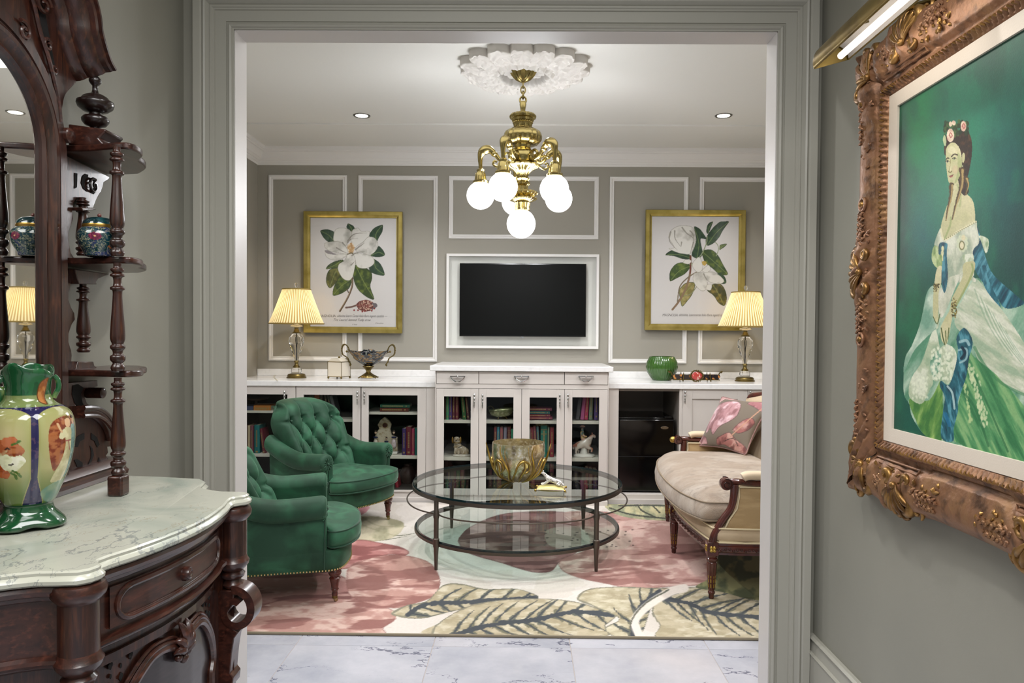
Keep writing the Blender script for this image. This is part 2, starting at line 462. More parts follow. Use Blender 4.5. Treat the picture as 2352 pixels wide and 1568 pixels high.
base_run('baseboard_right', (RXR, YD1, 0), (RXR, YC, 0), (-1, 0, 0), mat=WHITE)

# crown moulding of the room (out from wall, down from ceiling)
zb = UY(900, 380.5, YB).z; H = ZC - zb
CR = [(0, H), (.006, H), (.010, H - .012), (.010, H - .016), (.014, H - .018), (.018, H - .030), (.018, H - .034), (.024, H - .036),
      (.030, H - .044), (.036, H - .050), (.040, H - .052), (.046, H - .066), (.058, H - .084), (.070, H - .094), (.080, H - .096), (.082, H - .104), (.092, H - .108), (.096, .004), (.096, 0)]
path = [((RXL, YD1, ZC), (1, 1, 0), (0, 0, -1)), ((RXL, YB, ZC), (1, -1, 0), (0, 0, -1)), ((RXR, YB, ZC), (-1, -1, 0), (0, 0, -1)), ((RXR, YD1, ZC), (-1, 1, 0), (0, 0, -1))]
struct(sweep('trim_3', CR, path, None, M('crown_paint', '#e0dedb', 0.5), closed=True))
struct(box('trim_4', CEIL, RXL, RXR, UZ(900, 283, ZC).y, YB, ZC - .012, ZC + .01, bevel=.002))

# wall panel mouldings
PPROF = [(0, 0), (0, .010), (.004, .016), (.014, .018), (.019, .014), (.021, .009), (.026, .010), (.033, .012), (.036, .006), (.036, 0)]
nt_ = [5]
def panel(x0, x1, z0, z1, y=YB):
    path = [((x0, y, z0), (1, 0, 1), (0, -1, 0)), ((x0, y, z1), (1, 0, -1), (0, -1, 0)), ((x1, y, z1), (-1, 0, -1), (0, -1, 0)), ((x1, y, z0), (-1, 0, 1), (0, -1, 0))]
    struct(sweep('trim_%d' % nt_[0], PPROF, path, None, WHITE, closed=True)); nt_[0] += 1
zt, zb2 = UY(1200, 405, YB).z, UY(1200, 832, YB).z
def xm(px): return UY(px, 600, YB).x
panel(xm(617.5), xm(797), zb2, zt); panel(xm(823), xm(1005), zb2, zt)
panel(UY(1031, 480, YB).x, UY(1375, 480, YB).x, UY(1200, 549, YB).z, zt)
panel(xm(1399), xm(1579), zb2, zt); panel(xm(1605), RXR - .12, zb2, zt)
# mouldings on the side walls (mostly seen from aside and in the mirror)
def panel_side(x, s, y0, y1):
    path = [((x, y0, zb2), (0, 1, 1), (s, 0, 0)), ((x, y0, zt), (0, 1, -1), (s, 0, 0)), ((x, y1, zt), (0, -1, -1), (s, 0, 0)), ((x, y1, zb2), (0, -1, 1), (s, 0, 0))]
    struct(sweep('trim_%d' % nt_[0], PPROF, path, None, WHITE, closed=True)); nt_[0] += 1
for y0, y1 in ((2.9, 3.8), (3.95, 5.0)):
    panel_side(RXL, 1, y0, y1); panel_side(RXR, -1, y0, y1)

# recessed downlights
def downlight(px, py, lab):
    p = UZ(px, py, ZC)
    r = empty('recessed_downlight', (p.x, p.y, ZC), 0, lab, 'ceiling light', 'recessed ceiling downlights')
    MB().lathe([(.042, .002), (.058, .002), (.060, -.002), (.056, -.006), (.044, -.004), (.042, .002)], 32, cap=False).build('trim_ring', M('nickel_ring', '#8a8986', .3, 1), r)
    MB().lathe([(.043, -.003), (.034, -.001), (.020, .0), (.001, .0)], 32, cap=False).build('lamp', M('downlight_lens', '#ffffff', .5, emit='#fff6e6', es=9), r)
downlight(831, 265, 'round recessed downlight with nickel ring in the ceiling left of the chandelier')
downlight(1662, 265, 'round recessed downlight with nickel ring in the ceiling right of the chandelier')

# plaster ceiling rose
def rose():
    cx, cy = UZ(1203, 168, ZC - .04).x, 4.27
    na, nr = 240, 60
    a = np.arange(na) * 2 * PI / na; G = np.zeros((nr, na, 3)); R0 = .385
    lob = np.abs(np.cos(a * 8 + .3)) ** .45 * (.80 + .20 * np.cos(a * 3 + 1)) - .10 * (fbm(np.cos(a) * 6 + 9, np.sin(a) * 6 + 9, 2) - .5)
    rim = R0 * (.80 + .20 * np.clip(lob, 0, 1.0))
    for i in range(nr):
        t = i / (nr - 1)
        if t < .06: rr = rim; z = -(t / .06) * .045 * np.ones(na)
        else:
            q = (t - .06) / .94; rr = rim * (1 - q) + .05 * q
            leaf = np.abs(np.sin(a * 8 + .2)) ** .5
            vein = .5 + .5 * np.cos(a * 48)
            amp = np.sin(PI * min(q * 1.6, 1)) * (q < .62)
            z = -(.042 + .022 * leaf * amp + .008 * vein * amp * leaf)
            n = fbm(np.cos(a) * rr * 60 + 9, np.sin(a) * rr * 60 + 9, 4, 2)
            z = z - .026 * (n - .45) * (1 if q < .66 else .5)
            if .62 < q < .74: z = z - .020 * np.sin(PI * (q - .62) / .12) - .008 * np.abs(np.sin(a * 14))
            if q >= .74: z = z + .012
        G[i, :, 0] = cx + rr * np.cos(a); G[i, :, 1] = cy + rr * np.sin(a); G[i, :, 2] = ZC + z
    o = MB().grid(G, cv=True).build('ceiling_rose', M('plaster_white', '#d9d5cf', .75), smooth=50)
    tag(o, 'white plaster acanthus ceiling rose above the chandelier', 'ceiling rose')
    return cx, cy
ROSE = rose()
# ================================================================ BUILT-IN CABINETS
PANE = thin_glass('cabinet_glass', '#eef0ef', 1.35)
PLW = .02
def handle_pull(parent, px, y0, y1, yf):
    """vertical chrome pull, bead on top, long drop below"""
    a = UY(px, y0, yf - .028); b = UY(px, y1, yf - .028); L = a.z - b.z
    m = MB(); prof = []
    for t, r in ((0, .001), (.05, .006), (.14, .0085), (.22, .005), (.27, .0035), (.33, .007), (.45, .0065), (.5, .0035), (.58, .006), (.66, .0055), (.72, .0035), (.8, .005), (.95, .003), (1, .001)):
        prof.append((r, -t * L))
    m.lathe(prof[::-1], 10, (a.x, a.y, a.z), cap=False)
    for z in (a.z - .14 * L, a.z - .8 * L): m.tube([(a.x, a.y, z), (a.x, yf, z)], .0035, 6)
    return m.build('handle', CHROME, parent)
def handle_bail(parent, x0, x1, py, yf):
    a = UY(x0, py, yf - .02); b = UY(x1, py, yf - .02); m = MB(); n = 14; pts = []
    for i in range(n + 1):
        t = i / n; pts.append((a.x + (b.x - a.x) * t, a.y - .006 * math.sin(PI * t), a.z + .012 - .036 * math.sin(PI * t) ** .7))
    m.tube(pts, [.0025 + .004 * math.sin(PI * i / n) for i in range(n + 1)], 8)
    m.tube([(a.x, a.y, a.z + .012), (b.x, b.y, a.z + .012)], .004, 6)
    m.sphere((a.x * .5 + b.x * .5, a.y, a.z + .012), .009, 10, 8)
    for p in (a, b): m.tube([(p.x, p.y, a.z + .012), (p.x, yf, a.z + .012)], .0045, 8)
    return m.build('handle', CHROME, parent)

def glazed_door(parent, X0, X1, Z0, Z1, gx0, gx1, gz0, gz1, yf):
    d = MB(); t = .022
    d.box(X0, gx0, yf - t, yf, Z0, Z1); d.box(gx1, X1, yf - t, yf, Z0, Z1)
    d.box(gx0, gx1, yf - t, yf, gz1, Z1); d.box(gx0, gx1, yf - t, yf, Z0, gz0)
    o = d.build('door', CAB, parent, smooth=30, bevel=.0012)
    box('pane', PANE, gx0, gx1, yf - .012, yf - .008, gz0, gz1, o, bevel=0)
    return o
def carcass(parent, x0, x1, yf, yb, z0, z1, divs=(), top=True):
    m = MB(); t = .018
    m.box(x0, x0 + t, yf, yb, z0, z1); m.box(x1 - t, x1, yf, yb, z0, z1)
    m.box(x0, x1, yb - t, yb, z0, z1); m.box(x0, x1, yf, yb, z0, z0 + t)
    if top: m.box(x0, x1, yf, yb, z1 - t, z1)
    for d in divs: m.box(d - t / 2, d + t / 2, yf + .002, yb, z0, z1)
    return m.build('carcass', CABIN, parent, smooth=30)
def shelf(parent, x0, x1, yf, yb, zt, zb): return box('shelf', SHELF, x0, x1, yf, yb, zb, zt, parent, .001)

# --- low left cabinet
zlt = UY(800, 887, YC).z                              # top of the doors, under the worktop
zlb = UY(800, 1127, YC).z
lx1 = UY(979, 1000, YC).x; lxe = UY(1001, 1000, YC).x
LC = empty('display_cabinet', (RXL + 1.2, YC, 0), 0, 'low cream built-in cabinet with three glass doors behind the green armchairs', 'cabinet')
def P0(o): o.parent = LC; return o
YK = YB - .03
DE = [(UY(540, 1000, YC).x - .15, UY(681, 1000, YC).x), (UY(682, 1000, YC).x, UY(829.5, 1000, YC).x), (UY(831, 1000, YC).x, lx1)]
GE = [(UY(560, 1000, YC).x - .12, UY(662, 1000, YC).x), (UY(699, 1000, YC).x, UY(811, 1000, YC).x), (UY(847.5, 1000, YC).x, UY(959.5, 1000, YC).x)]
gzt, gzb = UY(800, 906.3, YC).z, UY(800, 1123, YC).z
def local_parent(o, e):
    o.parent = e; o.matrix_parent_inverse = Matrix.Translation(e.location).inverted(); return o
def under(e):
    """a zero-offset parenting helper: the cabinet empty stays at its base, parts keep world positions"""
    return e
class Unit:
    def __init__(s, e): s.e = e; s.k = set(bpy.data.objects[:])
    def done(s):
        s.e.location.z = s.e.location.z
        bpy.context.view_layer.update()
        for o in bpy.data.objects:
            if o.parent is s.e: o.matrix_parent_inverse = Matrix.Translation(s.e.location).inverted()
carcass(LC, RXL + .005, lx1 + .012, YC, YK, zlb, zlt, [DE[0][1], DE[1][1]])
box('stile', CAB, lx1 + .001, lxe, YC - .022, YC, zlb, zlt, LC, .001); box('stile', CAB, RXL + .002, DE[0][0], YC - .022, YC, zlb, zlt, LC, .001)
hp = [(653, 896, 930), (820.5, 897, 930), (836.5, 897, 930)]
for (a, b), (c, d), h in zip(DE, GE, hp):
    do = glazed_door(LC, a + .001, b - .001, zlb, zlt, c, d, gzb, gzt, YC)
    handle_pull(do, h[0], h[1], h[2], YC - .022)
def szs(a, b, y): return UY(900, a, y).z, UY(900, b, y).z
SY = YC + .012
for (a, b), lv in zip(DE, [((945.5, 950.5), (1045, 1051)), ((963.5, 969.5), (1053, 1059)), ((946.5, 952), (1046.5, 1053))]):
    for q in lv: z1, z0 = szs(q[0], q[1], SY); shelf(LC, a + .01, b - .01, SY, YK - .02, z1, z0)
box('plinth', CAB, RXL + .003, lxe, YC - .012, YC + .02, 0.0, zlb, LC, .003)
box('plinth', CAB, RXL + .003, lxe, YC - .026, YC - .012, 0.0, .045, LC, .004)
Unit(LC).done()

# --- centre cabinet, taller and standing forward
YM = YC - .085
CC = empty('display_cabinet', (UY(1198, 1000, YM).x, YM, 0), 0, 'taller cream built-in cabinet with three drawers above four glass doors under the television', 'cabinet')
cx0, cx1 = UY(1000, 1000, YM).x, UY(1396.5, 1000, YM).x
czt = UY(1198, 852.5, YM).z; cdt = UY(1198, 893, YM).z; cdb = UY(1198, 1136, YM).z
dwt, dwb = UY(1198, 853.5, YM).z, UY(1198, 881.5, YM).z
seam = [UY(p, 1000, YM).x for p in (1002.5, 1099.5, 1197.5, 1295.5, 1394.5)]
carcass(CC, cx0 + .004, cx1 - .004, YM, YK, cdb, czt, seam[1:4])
fr = MB(); t = .02
fr.box(cx0, seam[0], YM - t, YM, cdb, czt); fr.box(seam[4], cx1, YM - t, YM, cdb, czt); fr.box(seam[0], seam[4], YM - t, YM, cdt + .003, dwb - .002)
fr.box(cx0, cx0 + .02, YM, YK, 0, czt); fr.box(cx1 - .02, cx1, YM, YK, 0, czt)
fr.build('face_frame', CAB, CC, bevel=.001)
gl = [(1020, 1081.5), (1117, 1179), (1216, 1278), (1313.5, 1375)]
gt = [910.7, 911.8, 911.8, 910.7]
hh = [(1089.5, 903, 937), (1108.5, 904, 938), (1286, 904, 938), (1304.8, 903, 937)]
for i in range(4):
    do = glazed_door(CC, seam[i] + .0015, seam[i + 1] - .0015, cdb, cdt, UY(gl[i][0], 1000, YM).x, UY(gl[i][1], 1000, YM).x,
                     UY(1198, 1122, YM).z, UY(1198, gt[i], YM).z, YM - .002)
    handle_pull(do, *hh[i], YM - .024)
for a, b, h0, h1 in ((seam[0], seam[1], 1035, 1067), (seam[1], UY(1296, 870, YM).x, 1182, 1214), (UY(1296, 870, YM).x, seam[4], 1330, 1362)):
    d = box('drawer', CAB, a + .002, b - .002, YM - .024, YM - .001, dwb, dwt, CC, .0015)
    handle_bail(d, h0, h1, 868, YM - .024)
SYM = YM + .012
for i in range(4):
    for q in ((963.5, 970.3), (1048.5, 1056)):
        z1, z0 = szs(q[0], q[1], SYM); shelf(CC, seam[i] + .01, seam[i + 1] - .01, SYM, YK - .02, z1, z0)
box('plinth', CAB, cx0, cx1, YM - .012, YM + .02, 0, cdb - .002, CC, .003)
box('plinth', CAB, cx0, cx1, YM - .026, YM - .012, 0.0, .045, CC, .004)
Unit(CC).done()

# --- low right cabinet with the niche for the fridge
RC = empty('storage_cabinet', (1.4, YC, 0), 0, 'low cream built-in cabinet with open fridge niche and panelled doors behind the settee', 'cabinet')
rx0 = UY(1397, 1000, YC).x
n0, n1 = UY(1419.5, 1000, YC).x, UY(1558.5, 1000, YC).x
rb = MB()
rb.box(rx0, n0, YC - .02, YC, 0, zlt); rb.box(n1, n1 + .02, YC - .02, YC, zlb, zlt); rb.box(n0, n1, YC - .02, YC, UY(1500, 890.5, YC).z, zlt)
rb.build('face_frame', CAB, RC, bevel=.001)
nb = MB(); nb.box(n0 - .018, n0, YC, YK, 0, zlt); nb.box(n1, n1 + .018, YC, YK, 0, zlt); nb.box(n0, n1, YC, YK, zlt - .018, zlt); nb.box(n0, n1, YK - .018, YK, 0, zlt)
nb.build('niche', M('niche_paint', '#8d857e', .5), RC)
box('plinth', CAB, rx0, RXR - .003, YC - .012, YC + .6, 0, UY(1480, 1133.5, YC).z, RC, .003)
box('plinth', CAB, rx0, RXR - .003, YC - .026, YC - .012, 0.0, .045, RC, .004)
def panel_door(a, b, hpx):
    d = MB(); r = .072; t = .022
    d.box(a, a + r, YC - t, YC, zlb, zlt); d.box(b - r, b, YC - t, YC, zlb, zlt); d.box(a + r, b - r, YC - t, YC, zlt - r, zlt); d.box(a + r, b - r, YC - t, YC, zlb, zlb + r)
    d.box(a + r, b - r, YC - t + .009, YC, zlb + r, zlt - r)
    o = d.build('door', CAB, RC, bevel=.0012); handle_pull(o, hpx, 897, 928, YC - .022)
dr = [n1 + .021, UY(1714, 1000, YC).x, UY(1714, 1000, YC).x + .49]
panel_door(dr[0], dr[1] - .001, 1574); panel_door(dr[1] + .001, RXR - .01, 1724)
box('carcass', CABIN, n1 + .02, RXR - .005, YC, YK, zlb, zlt, RC, 0)
Unit(RC).done()

# --- worktops
zw = UY(800, 875.4, YC - .035).z
def worktop(name, x0, x1, yf, yb, z, lab, splash=True, thick=None):
    th = thick or (z - zlt)
    r = empty(name, ((x0 + x1) / 2, yf, z - th), 0, lab, 'worktop')
    m = box('slab', TOP, x0, x1, yf, yb, z - th, z, r, .004)
    if splash: box('backsplash', TOP, x0, x1, yb - .018, yb, z, z + .055, r, .003)
    Unit(r).done(); return r
worktop('worktop', RXL + .002, cx0 - .001, YC - .035, YB - .002, zw, 'white quartz worktop under the left lamp and the dark boat-shaped bowl')
worktop('worktop', cx1 + .001, RXR - .002, YC - .035, YB - .002, zw, 'white quartz worktop under the right lamp and the green glass bowl')
worktop('worktop', UY(987, 845, YM - .045).x, UY(1409, 845, YM - .045).x, YM - .045, YB - .002, UY(1198, 841, YM - .045).z,
        'white quartz worktop of the taller centre cabinet, right below the television', splash=False, thick=UY(1198, 841, YM - .045).z - czt)

# --- fridge
fy = UY(1486, 1000, YC + .03).y
FR = empty('mini_fridge', (UY(1480, 1100, fy).x, fy, .03), 0, 'small glossy black fridge in the open niche of the right cabinet', 'fridge')
fa, fb = UY(1421, 1000, fy).x, UY(1549, 1000, fy).x; fzt = UY(1480, 963, fy).z; fzb = UY(1480, 1132, fy).z
box('body', BLACK, fa + .004, fb + .004, fy + .05, YK - .06, fzb, fzt + .01, FR, .004)
box('door', BLACK, fa, fb, fy, fy + .046, fzb + .012, fzt, FR, .008)
box('door_seam', M('fridge_seam', '#26282b', .3), fa + .001, fb - .001, fy - .0012, fy + .01, UY(1480, 1048.8, fy).z, UY(1480, 1048, fy).z, FR, 0)
box('hinge', BLACK, fb - .07, fb - .005, fy + .02, fy + .09, fzt + .008, fzt + .02, FR, .003)
c = UY(1526.5, 982, fy)
bm_ = MB(); n = 32
bm_.prism([(.030 * math.cos(2 * PI * i / n), .012 * math.sin(2 * PI * i / n)) for i in range(n)], lambda x, z: (c.x + x, fy, c.z + z), lambda x, z: (c.x + x * .93, fy - .003, c.z + z * .9))
bm_.build('badge', CHROME, FR)
text_mesh('lettering', 'Danby', .017, (c.x, fy - .0032, c.z), M('badge_ink', '#20242a', .4), FR, shear=.35)
Unit(FR).done()

# ================================================================ TELEVISION
tz1, tz0 = UY(1200, 583, YB - .045).z, UY(1200, 800, YB - .045).z
ta, tb = UY(1025, 690, YB - .045).x, UY(1375.5, 690, YB - .045).x
TF = MB(); w = .021; d0, d1 = YB - .045, YB - .001
TF.box(ta, ta + w, d0, d1, tz0, tz1); TF.box(tb - w, tb, d0, d1, tz0, tz1); TF.box(ta + w, tb - w, d0, d1, tz1 - w, tz1); TF.box(ta + w, tb - w, d0, d1, tz0, tz0 + w)
fo = TF.build('television_surround', WHITE); tag(fo, 'white box frame around the wall television', 'frame')
bk = box('back_panel', M('surround_panel', '#cfd0ca', .5), ta + w, tb - w, YB - .006, YB - .001, tz0 + w, tz1 - w, fo, 0)
ty = YB - .075
a = UY(1056, 604, ty); b = UY(1345.5, 774, ty)
TV = empty('television', ((a.x + b.x) / 2, ty, b.z), 0, 'black flat screen television on the back wall inside the white box frame', 'television')
box('bezel', BLACK, a.x, b.x, ty, ty + .03, b.z, a.z, TV, .002)
box('screen', M('tv_screen', '#030403', .45, spec=.12), a.x + .008, b.x - .008, ty - .0015, ty + .002, b.z + .013, a.z - .008, TV, 0)
box('chin_trim', M('tv_trim', '#55524c', .3, 1), a.x + .002, b.x - .002, ty - .002, ty, b.z, b.z + .004, TV, 0)
m = UY(1199, 774, ty); box('logo_tab', CHROME, m.x - .014, m.x + .014, ty - .004, ty + .006, m.z - .005, m.z + .004, TV, .001)
box('wall_mount', M('mount_black', '#101010', .5), -.2, .2, ty + .03, YB - .006, (a.z + b.z) / 2 - .1, (a.z + b.z) / 2 + .1, TV)
Unit(TV).done()

# ================================================================ BOOKS
BOOKG = {}
_bmats = {}
def bookmat(col):
    if col not in _bmats: _bmats[col] = M('book_cloth_' + col.strip('#'), col, .55, bump=(400, .1))
    return _bmats[col]
def book(px0, px1, pt, pb, col, yf, lab, grp, lean=0, zt=None, gold=True, flat=False, depth=.13, band=None):
    """upright: spine px0..px1, top pt, foot pb on the shelf; lean: px shift of the top to the right"""
    a = UY(px0, pb, yf); b = UY(px1, pb, yf); wx = b.x - a.x; h = UY((px0 + px1) / 2, pt, yf).z - a.z
    if flat:
        e = empty('book', (a.x, yf, a.z), 0, lab, 'book', grp); L = wx
        m = MB(); m.box(0, L, 0, depth, 0, .003); m.box(0, L, 0, depth, h - .003, h); m.box(0, L, 0, .004, 0, h)
        m.build('cover', bookmat(col), e, bevel=.0008, segs=1)
        box('pages', PAGES, .003, L - .003, .004, depth - .004, .003, h - .003, e, 0)
        if gold:
            g = MB(); x = L * .08
            while x < L * .75:
                w = rnd.uniform(.003, .009); g.box(x, x + w, -.0006, 0.0005, h * .34, h * .66); x += w + .0025
            g.box(L * .86, L * .9, -.0006, .0005, h * .3, h * .7)
            tag(g.build('spine_title', GOLDINK, e, smooth=0), kind='stuff')
        return e
    e = empty('book', (a.x, yf, a.z), 0, lab, 'book', grp)
    if lean:
        sh = UY(px0 + lean, pt, yf).x - UY(px0, pt, yf).x
        e.rotation_euler = (0, math.atan2(sh, h), 0)
        if lean > 0: e.location.z += 0.0; 
        if sh > 0: e.location.z += wx * math.sin(math.atan2(sh, h))
    m = MB(); n = 6; t = .0025
    pts = [(0, depth), (0, .004)] + [(wx * .5 - wx * .5 * math.cos(PI * i / n), .004 - .005 * math.sin(PI * i / n)) for i in range(1, n)] + [(wx, .004), (wx, depth)]
    inner = [(wx - t, depth), (wx - t, .006), (t, .006), (t, depth)]
    m.prism(pts + inner, lambda x, y: (x, y, 0), lambda x, y: (x, y, h))
    m.build('cover', bookmat(col), e, smooth=30)
    box('pages', PAGES, t, wx - t, .006, depth - .004, .003, h - .004, e, 0)
    if gold:
        g = MB(); z = h * .28; x0, x1 = wx * .36, wx * .62
        while z < h * .82:
            q = rnd.uniform(.004, .010); g.box(x0, x1, -.0022, .001, z, z + q); z += q + .003
        g.box(wx * .3, wx * .7, -.002, .001, h * .09, h * .15)
        tag(g.build('spine_title', GOLDINK, e, smooth=0), kind='stuff')
    if band:
        g = MB(); g.box(.001, wx - .001, -.0018, .001, h * .72, h * .74); g.box(.001, wx - .001, -.0018, .001, h * .86, h * .875)
        tag(g.build('spine_band', GOLDINK, e, smooth=0), kind='stuff')
    return e
def P(name_, L, yf, grp, pb):
    for q in L:
        kw = dict(q[4]) if len(q) > 4 else {}
        book(q[0], q[1], q[2], pb, q[3], yf, name_ % kw.pop('w', ''), grp, **kw)
YBK = YM + .05; YBL = YC + .05
Z_ = 'upright %s in the centre cabinet, '
def row(L, yf, pb, grp, tail):
    for (p0, p1, pt, col, desc, kw) in L:
        book(p0, p1, pt, pb, col, yf, desc + ' ' + tail, grp, **kw)
row([(1020.3, 1023.5, 900, '#4a1f22', 'thin dark red book', dict(gold=False)),
     (1024, 1030.5, 899, '#4f9a70', 'mint green book', {}), (1031, 1037.8, 899, '#54417a', 'purple book with yellow lettering', {}),
     (1038.5, 1045.3, 900, '#5c2434', 'maroon book beside the purple one', {}), (1045.8, 1053, 902, '#6b2737', 'wine red book left of the leaning green one', {}),
     (1062.5, 1071.3, 903, '#2d5a33', 'leaning dark green book', dict(lean=-6)), (1072.5, 1078.8, 905, '#4a1c26', 'leaning dark maroon book right of the green one', dict(lean=-6))],
    YBK, 963.8, 'books on the top left shelf of the centre cabinet', 'behind the leftmost centre door')
row([(1026, 1036, 1077, '#4b2f57', 'deep purple book', {}), (1037, 1047, 1075, '#5c2634', 'maroon book', {}), (1048, 1056, 1080, '#3b5a3a', 'olive green book', {}), (1057, 1066, 1077, '#72303c', 'red book', {})],
    YBK, 1120, 'books on the bottom left shelf of the centre cabinet', 'low behind the leftmost centre door')
row([(1133, 1139.5, 981, '#7c3038', 'narrow red book', dict(lean=1)), (1141, 1147, 980, '#3c8297', 'sky blue book', {}), (1148.5, 1154.8, 981, '#a05a5e', 'rose pink book', {}),
     (1156.5, 1163.5, 981, '#8a8494', 'lilac grey book', dict(gold=False)), (1165, 1172.8, 980, '#6d2f35', 'brick red book with gold bands', dict(band=1)), (1173.5, 1180, 985, '#2f8a66', 'emerald green book', dict(gold=False))],
    YBK, 1048.7, 'books on the middle shelf behind the gold vine bowl, left half', 'above left of the glass bowl')
row([(1213, 1218.5, 985, '#9aa093', 'thin grey book', dict(gold=False)), (1219.8, 1226.5, 981, '#8a3a46', 'crimson book leaning left', dict(lean=-3)), (1227.5, 1234, 979, '#93505c', 'dusty pink book leaning left', dict(lean=-4)),
     (1235, 1240.5, 979, '#5b7f86', 'grey blue book leaning left', dict(lean=-4)), (1241.5, 1256.5, 977, '#1f7465', 'broad teal green book', dict(band=1)), (1257.5, 1261.5, 981, '#8b9a84', 'slim sage book', {}),
     (1263, 1271.8, 981, '#8d2f38', 'bright red book at the right end', {})],
    YBK, 1048.7, 'books on the middle shelf behind the gold vine bowl, right half', 'above right of the glass bowl')
for i, (p1, t, b, col, w) in enumerate([(1269, 956.8, 962.8, '#8c3550', 'lowest'), (1264, 951, 956.6, '#8a3347', 'second from bottom'), (1263, 943.5, 950.6, '#1f5a5c', 'teal'), (1267.5, 936, 943.2, '#6d2840', 'topmost maroon')]):
    book(1214, p1, t, b, col, YBK, '%s book of the flat stack in the centre cabinet' % w, 'flat stacked books in the centre cabinet', flat=True)
row([(1322, 1330.5, 905, '#3c3a3e', 'dark grey book leaning right', dict(lean=7, gold=False)), (1333, 1341, 903, '#a04a78', 'orchid pink book leaning right', dict(lean=6, gold=False)),
     (1342, 1350, 901, '#a52a4e', 'cerise book leaning right', dict(lean=4)), (1352.5, 1360.5, 900, '#71806f', 'grey green book', dict(lean=2)), (1365, 1373.5, 900, '#4f3672', 'violet book', {})],
    YBK, 963.8, 'books on the top right shelf of the centre cabinet', 'behind the rightmost centre door')
row([(1318, 1327, 1080, '#3a3040', 'dark plum book', {}), (1336, 1344, 1078, '#6a3b47', 'dull red book', {}), (1345, 1352, 1075, '#7a3a44', 'rust red book', {}), (1353, 1361, 1077, '#8a4a55', 'faded rose book', {}), (1362, 1372, 1079, '#552a3c', 'aubergine book', {})],
    YBK, 1120, 'books on the bottom right shelf of the centre cabinet', 'low behind the rightmost centre door')
row([(1121, 1130, 1078, '#5a2a38', 'maroon book', {}), (1131, 1140, 1080, '#34343c', 'charcoal book', {}), (1141, 1151, 1077, '#7a3540', 'red book', {}), (1219, 1228, 1079, '#7a2f3f', 'ruby red book', {}), (1262, 1272, 1078, '#5c2733', 'dark red book', {})],
    YBK, 1120, 'books on the bottom shelf seen through the coffee table', 'low behind the middle centre doors')
# left cabinet
row([(560.5, 567, 978, '#5a1f28', 'dark red book', {}), (568.3, 574, 977, '#b9a487', 'cream book', dict(gold=False)), (575, 581.5, 977, '#7c4450', 'mauve book', {}),
     (583.5, 596, 976, '#0f6e70', 'fat teal book', {}), (603.5, 610, 984, '#6a2230', 'red book leaning left', dict(lean=-8))],
    YBL, 1045.3, 'books beside the tufted armchair back', 'just left of the rear armchair back')
row([(700, 708, 905, '#3a2430', 'dark plum book', {}), (709, 714, 905, '#54523a', 'olive book', {}), (715, 720.5, 905, '#3e4a30', 'moss green book', {}), (721.5, 733, 905, '#a8522c', 'orange book', dict(band=1)),
     (734, 741, 904, '#43302e', 'brown book', {}), (751, 757, 905, '#3c3634', 'charcoal book leaning left', dict(lean=-8)), (760, 766, 906, '#4a4a4c', 'grey book leaning left', dict(lean=-10)), (769, 776, 908, '#6a6a6e', 'pale grey book leaning left', dict(lean=-13, gold=False))],
    YBL, 963.8, 'books above the tufted armchair back', 'above the rear armchair')
book(582.5, 622, 930.5, 945.2, '#b8722c', YBL, 'flat orange book left of the rear armchair', 'flat books on the far left shelf', flat=True)
book(545, 581, 932, 945.2, '#3a4362', YBL, 'flat navy book at the far left of the cabinets', 'flat books on the far left shelf', flat=True, gold=False)
book(872.5, 938, 936.2, 945, '#5c2419', YBL, 'lower red brown book lying above the church figurine', 'pair of flat books above the church figurine', flat=True)
book(873, 941, 928.6, 935.8, '#245b46', YBL, 'upper green book lying above the church figurine', 'pair of flat books above the church figurine', flat=True)
row([(923.5, 932, 984, '#3d2560', 'indigo purple book', {}), (932.8, 944.5, 980, '#6a1e30', 'thick burgundy book', {}), (945.2, 951.8, 984, '#a83a5c', 'pink book', {}), (952.4, 960, 983, '#176a62', 'teal book', dict(gold=False))],
    YBL, 1046.3, 'books right of the church figurine', 'right of the church figurine')
row([(909, 916, 1092, '#8a1f30', 'scarlet book leaning left', dict(lean=-5, gold=False))], YBL, 1123, 'single low book', 'low behind the rear armchair seat')
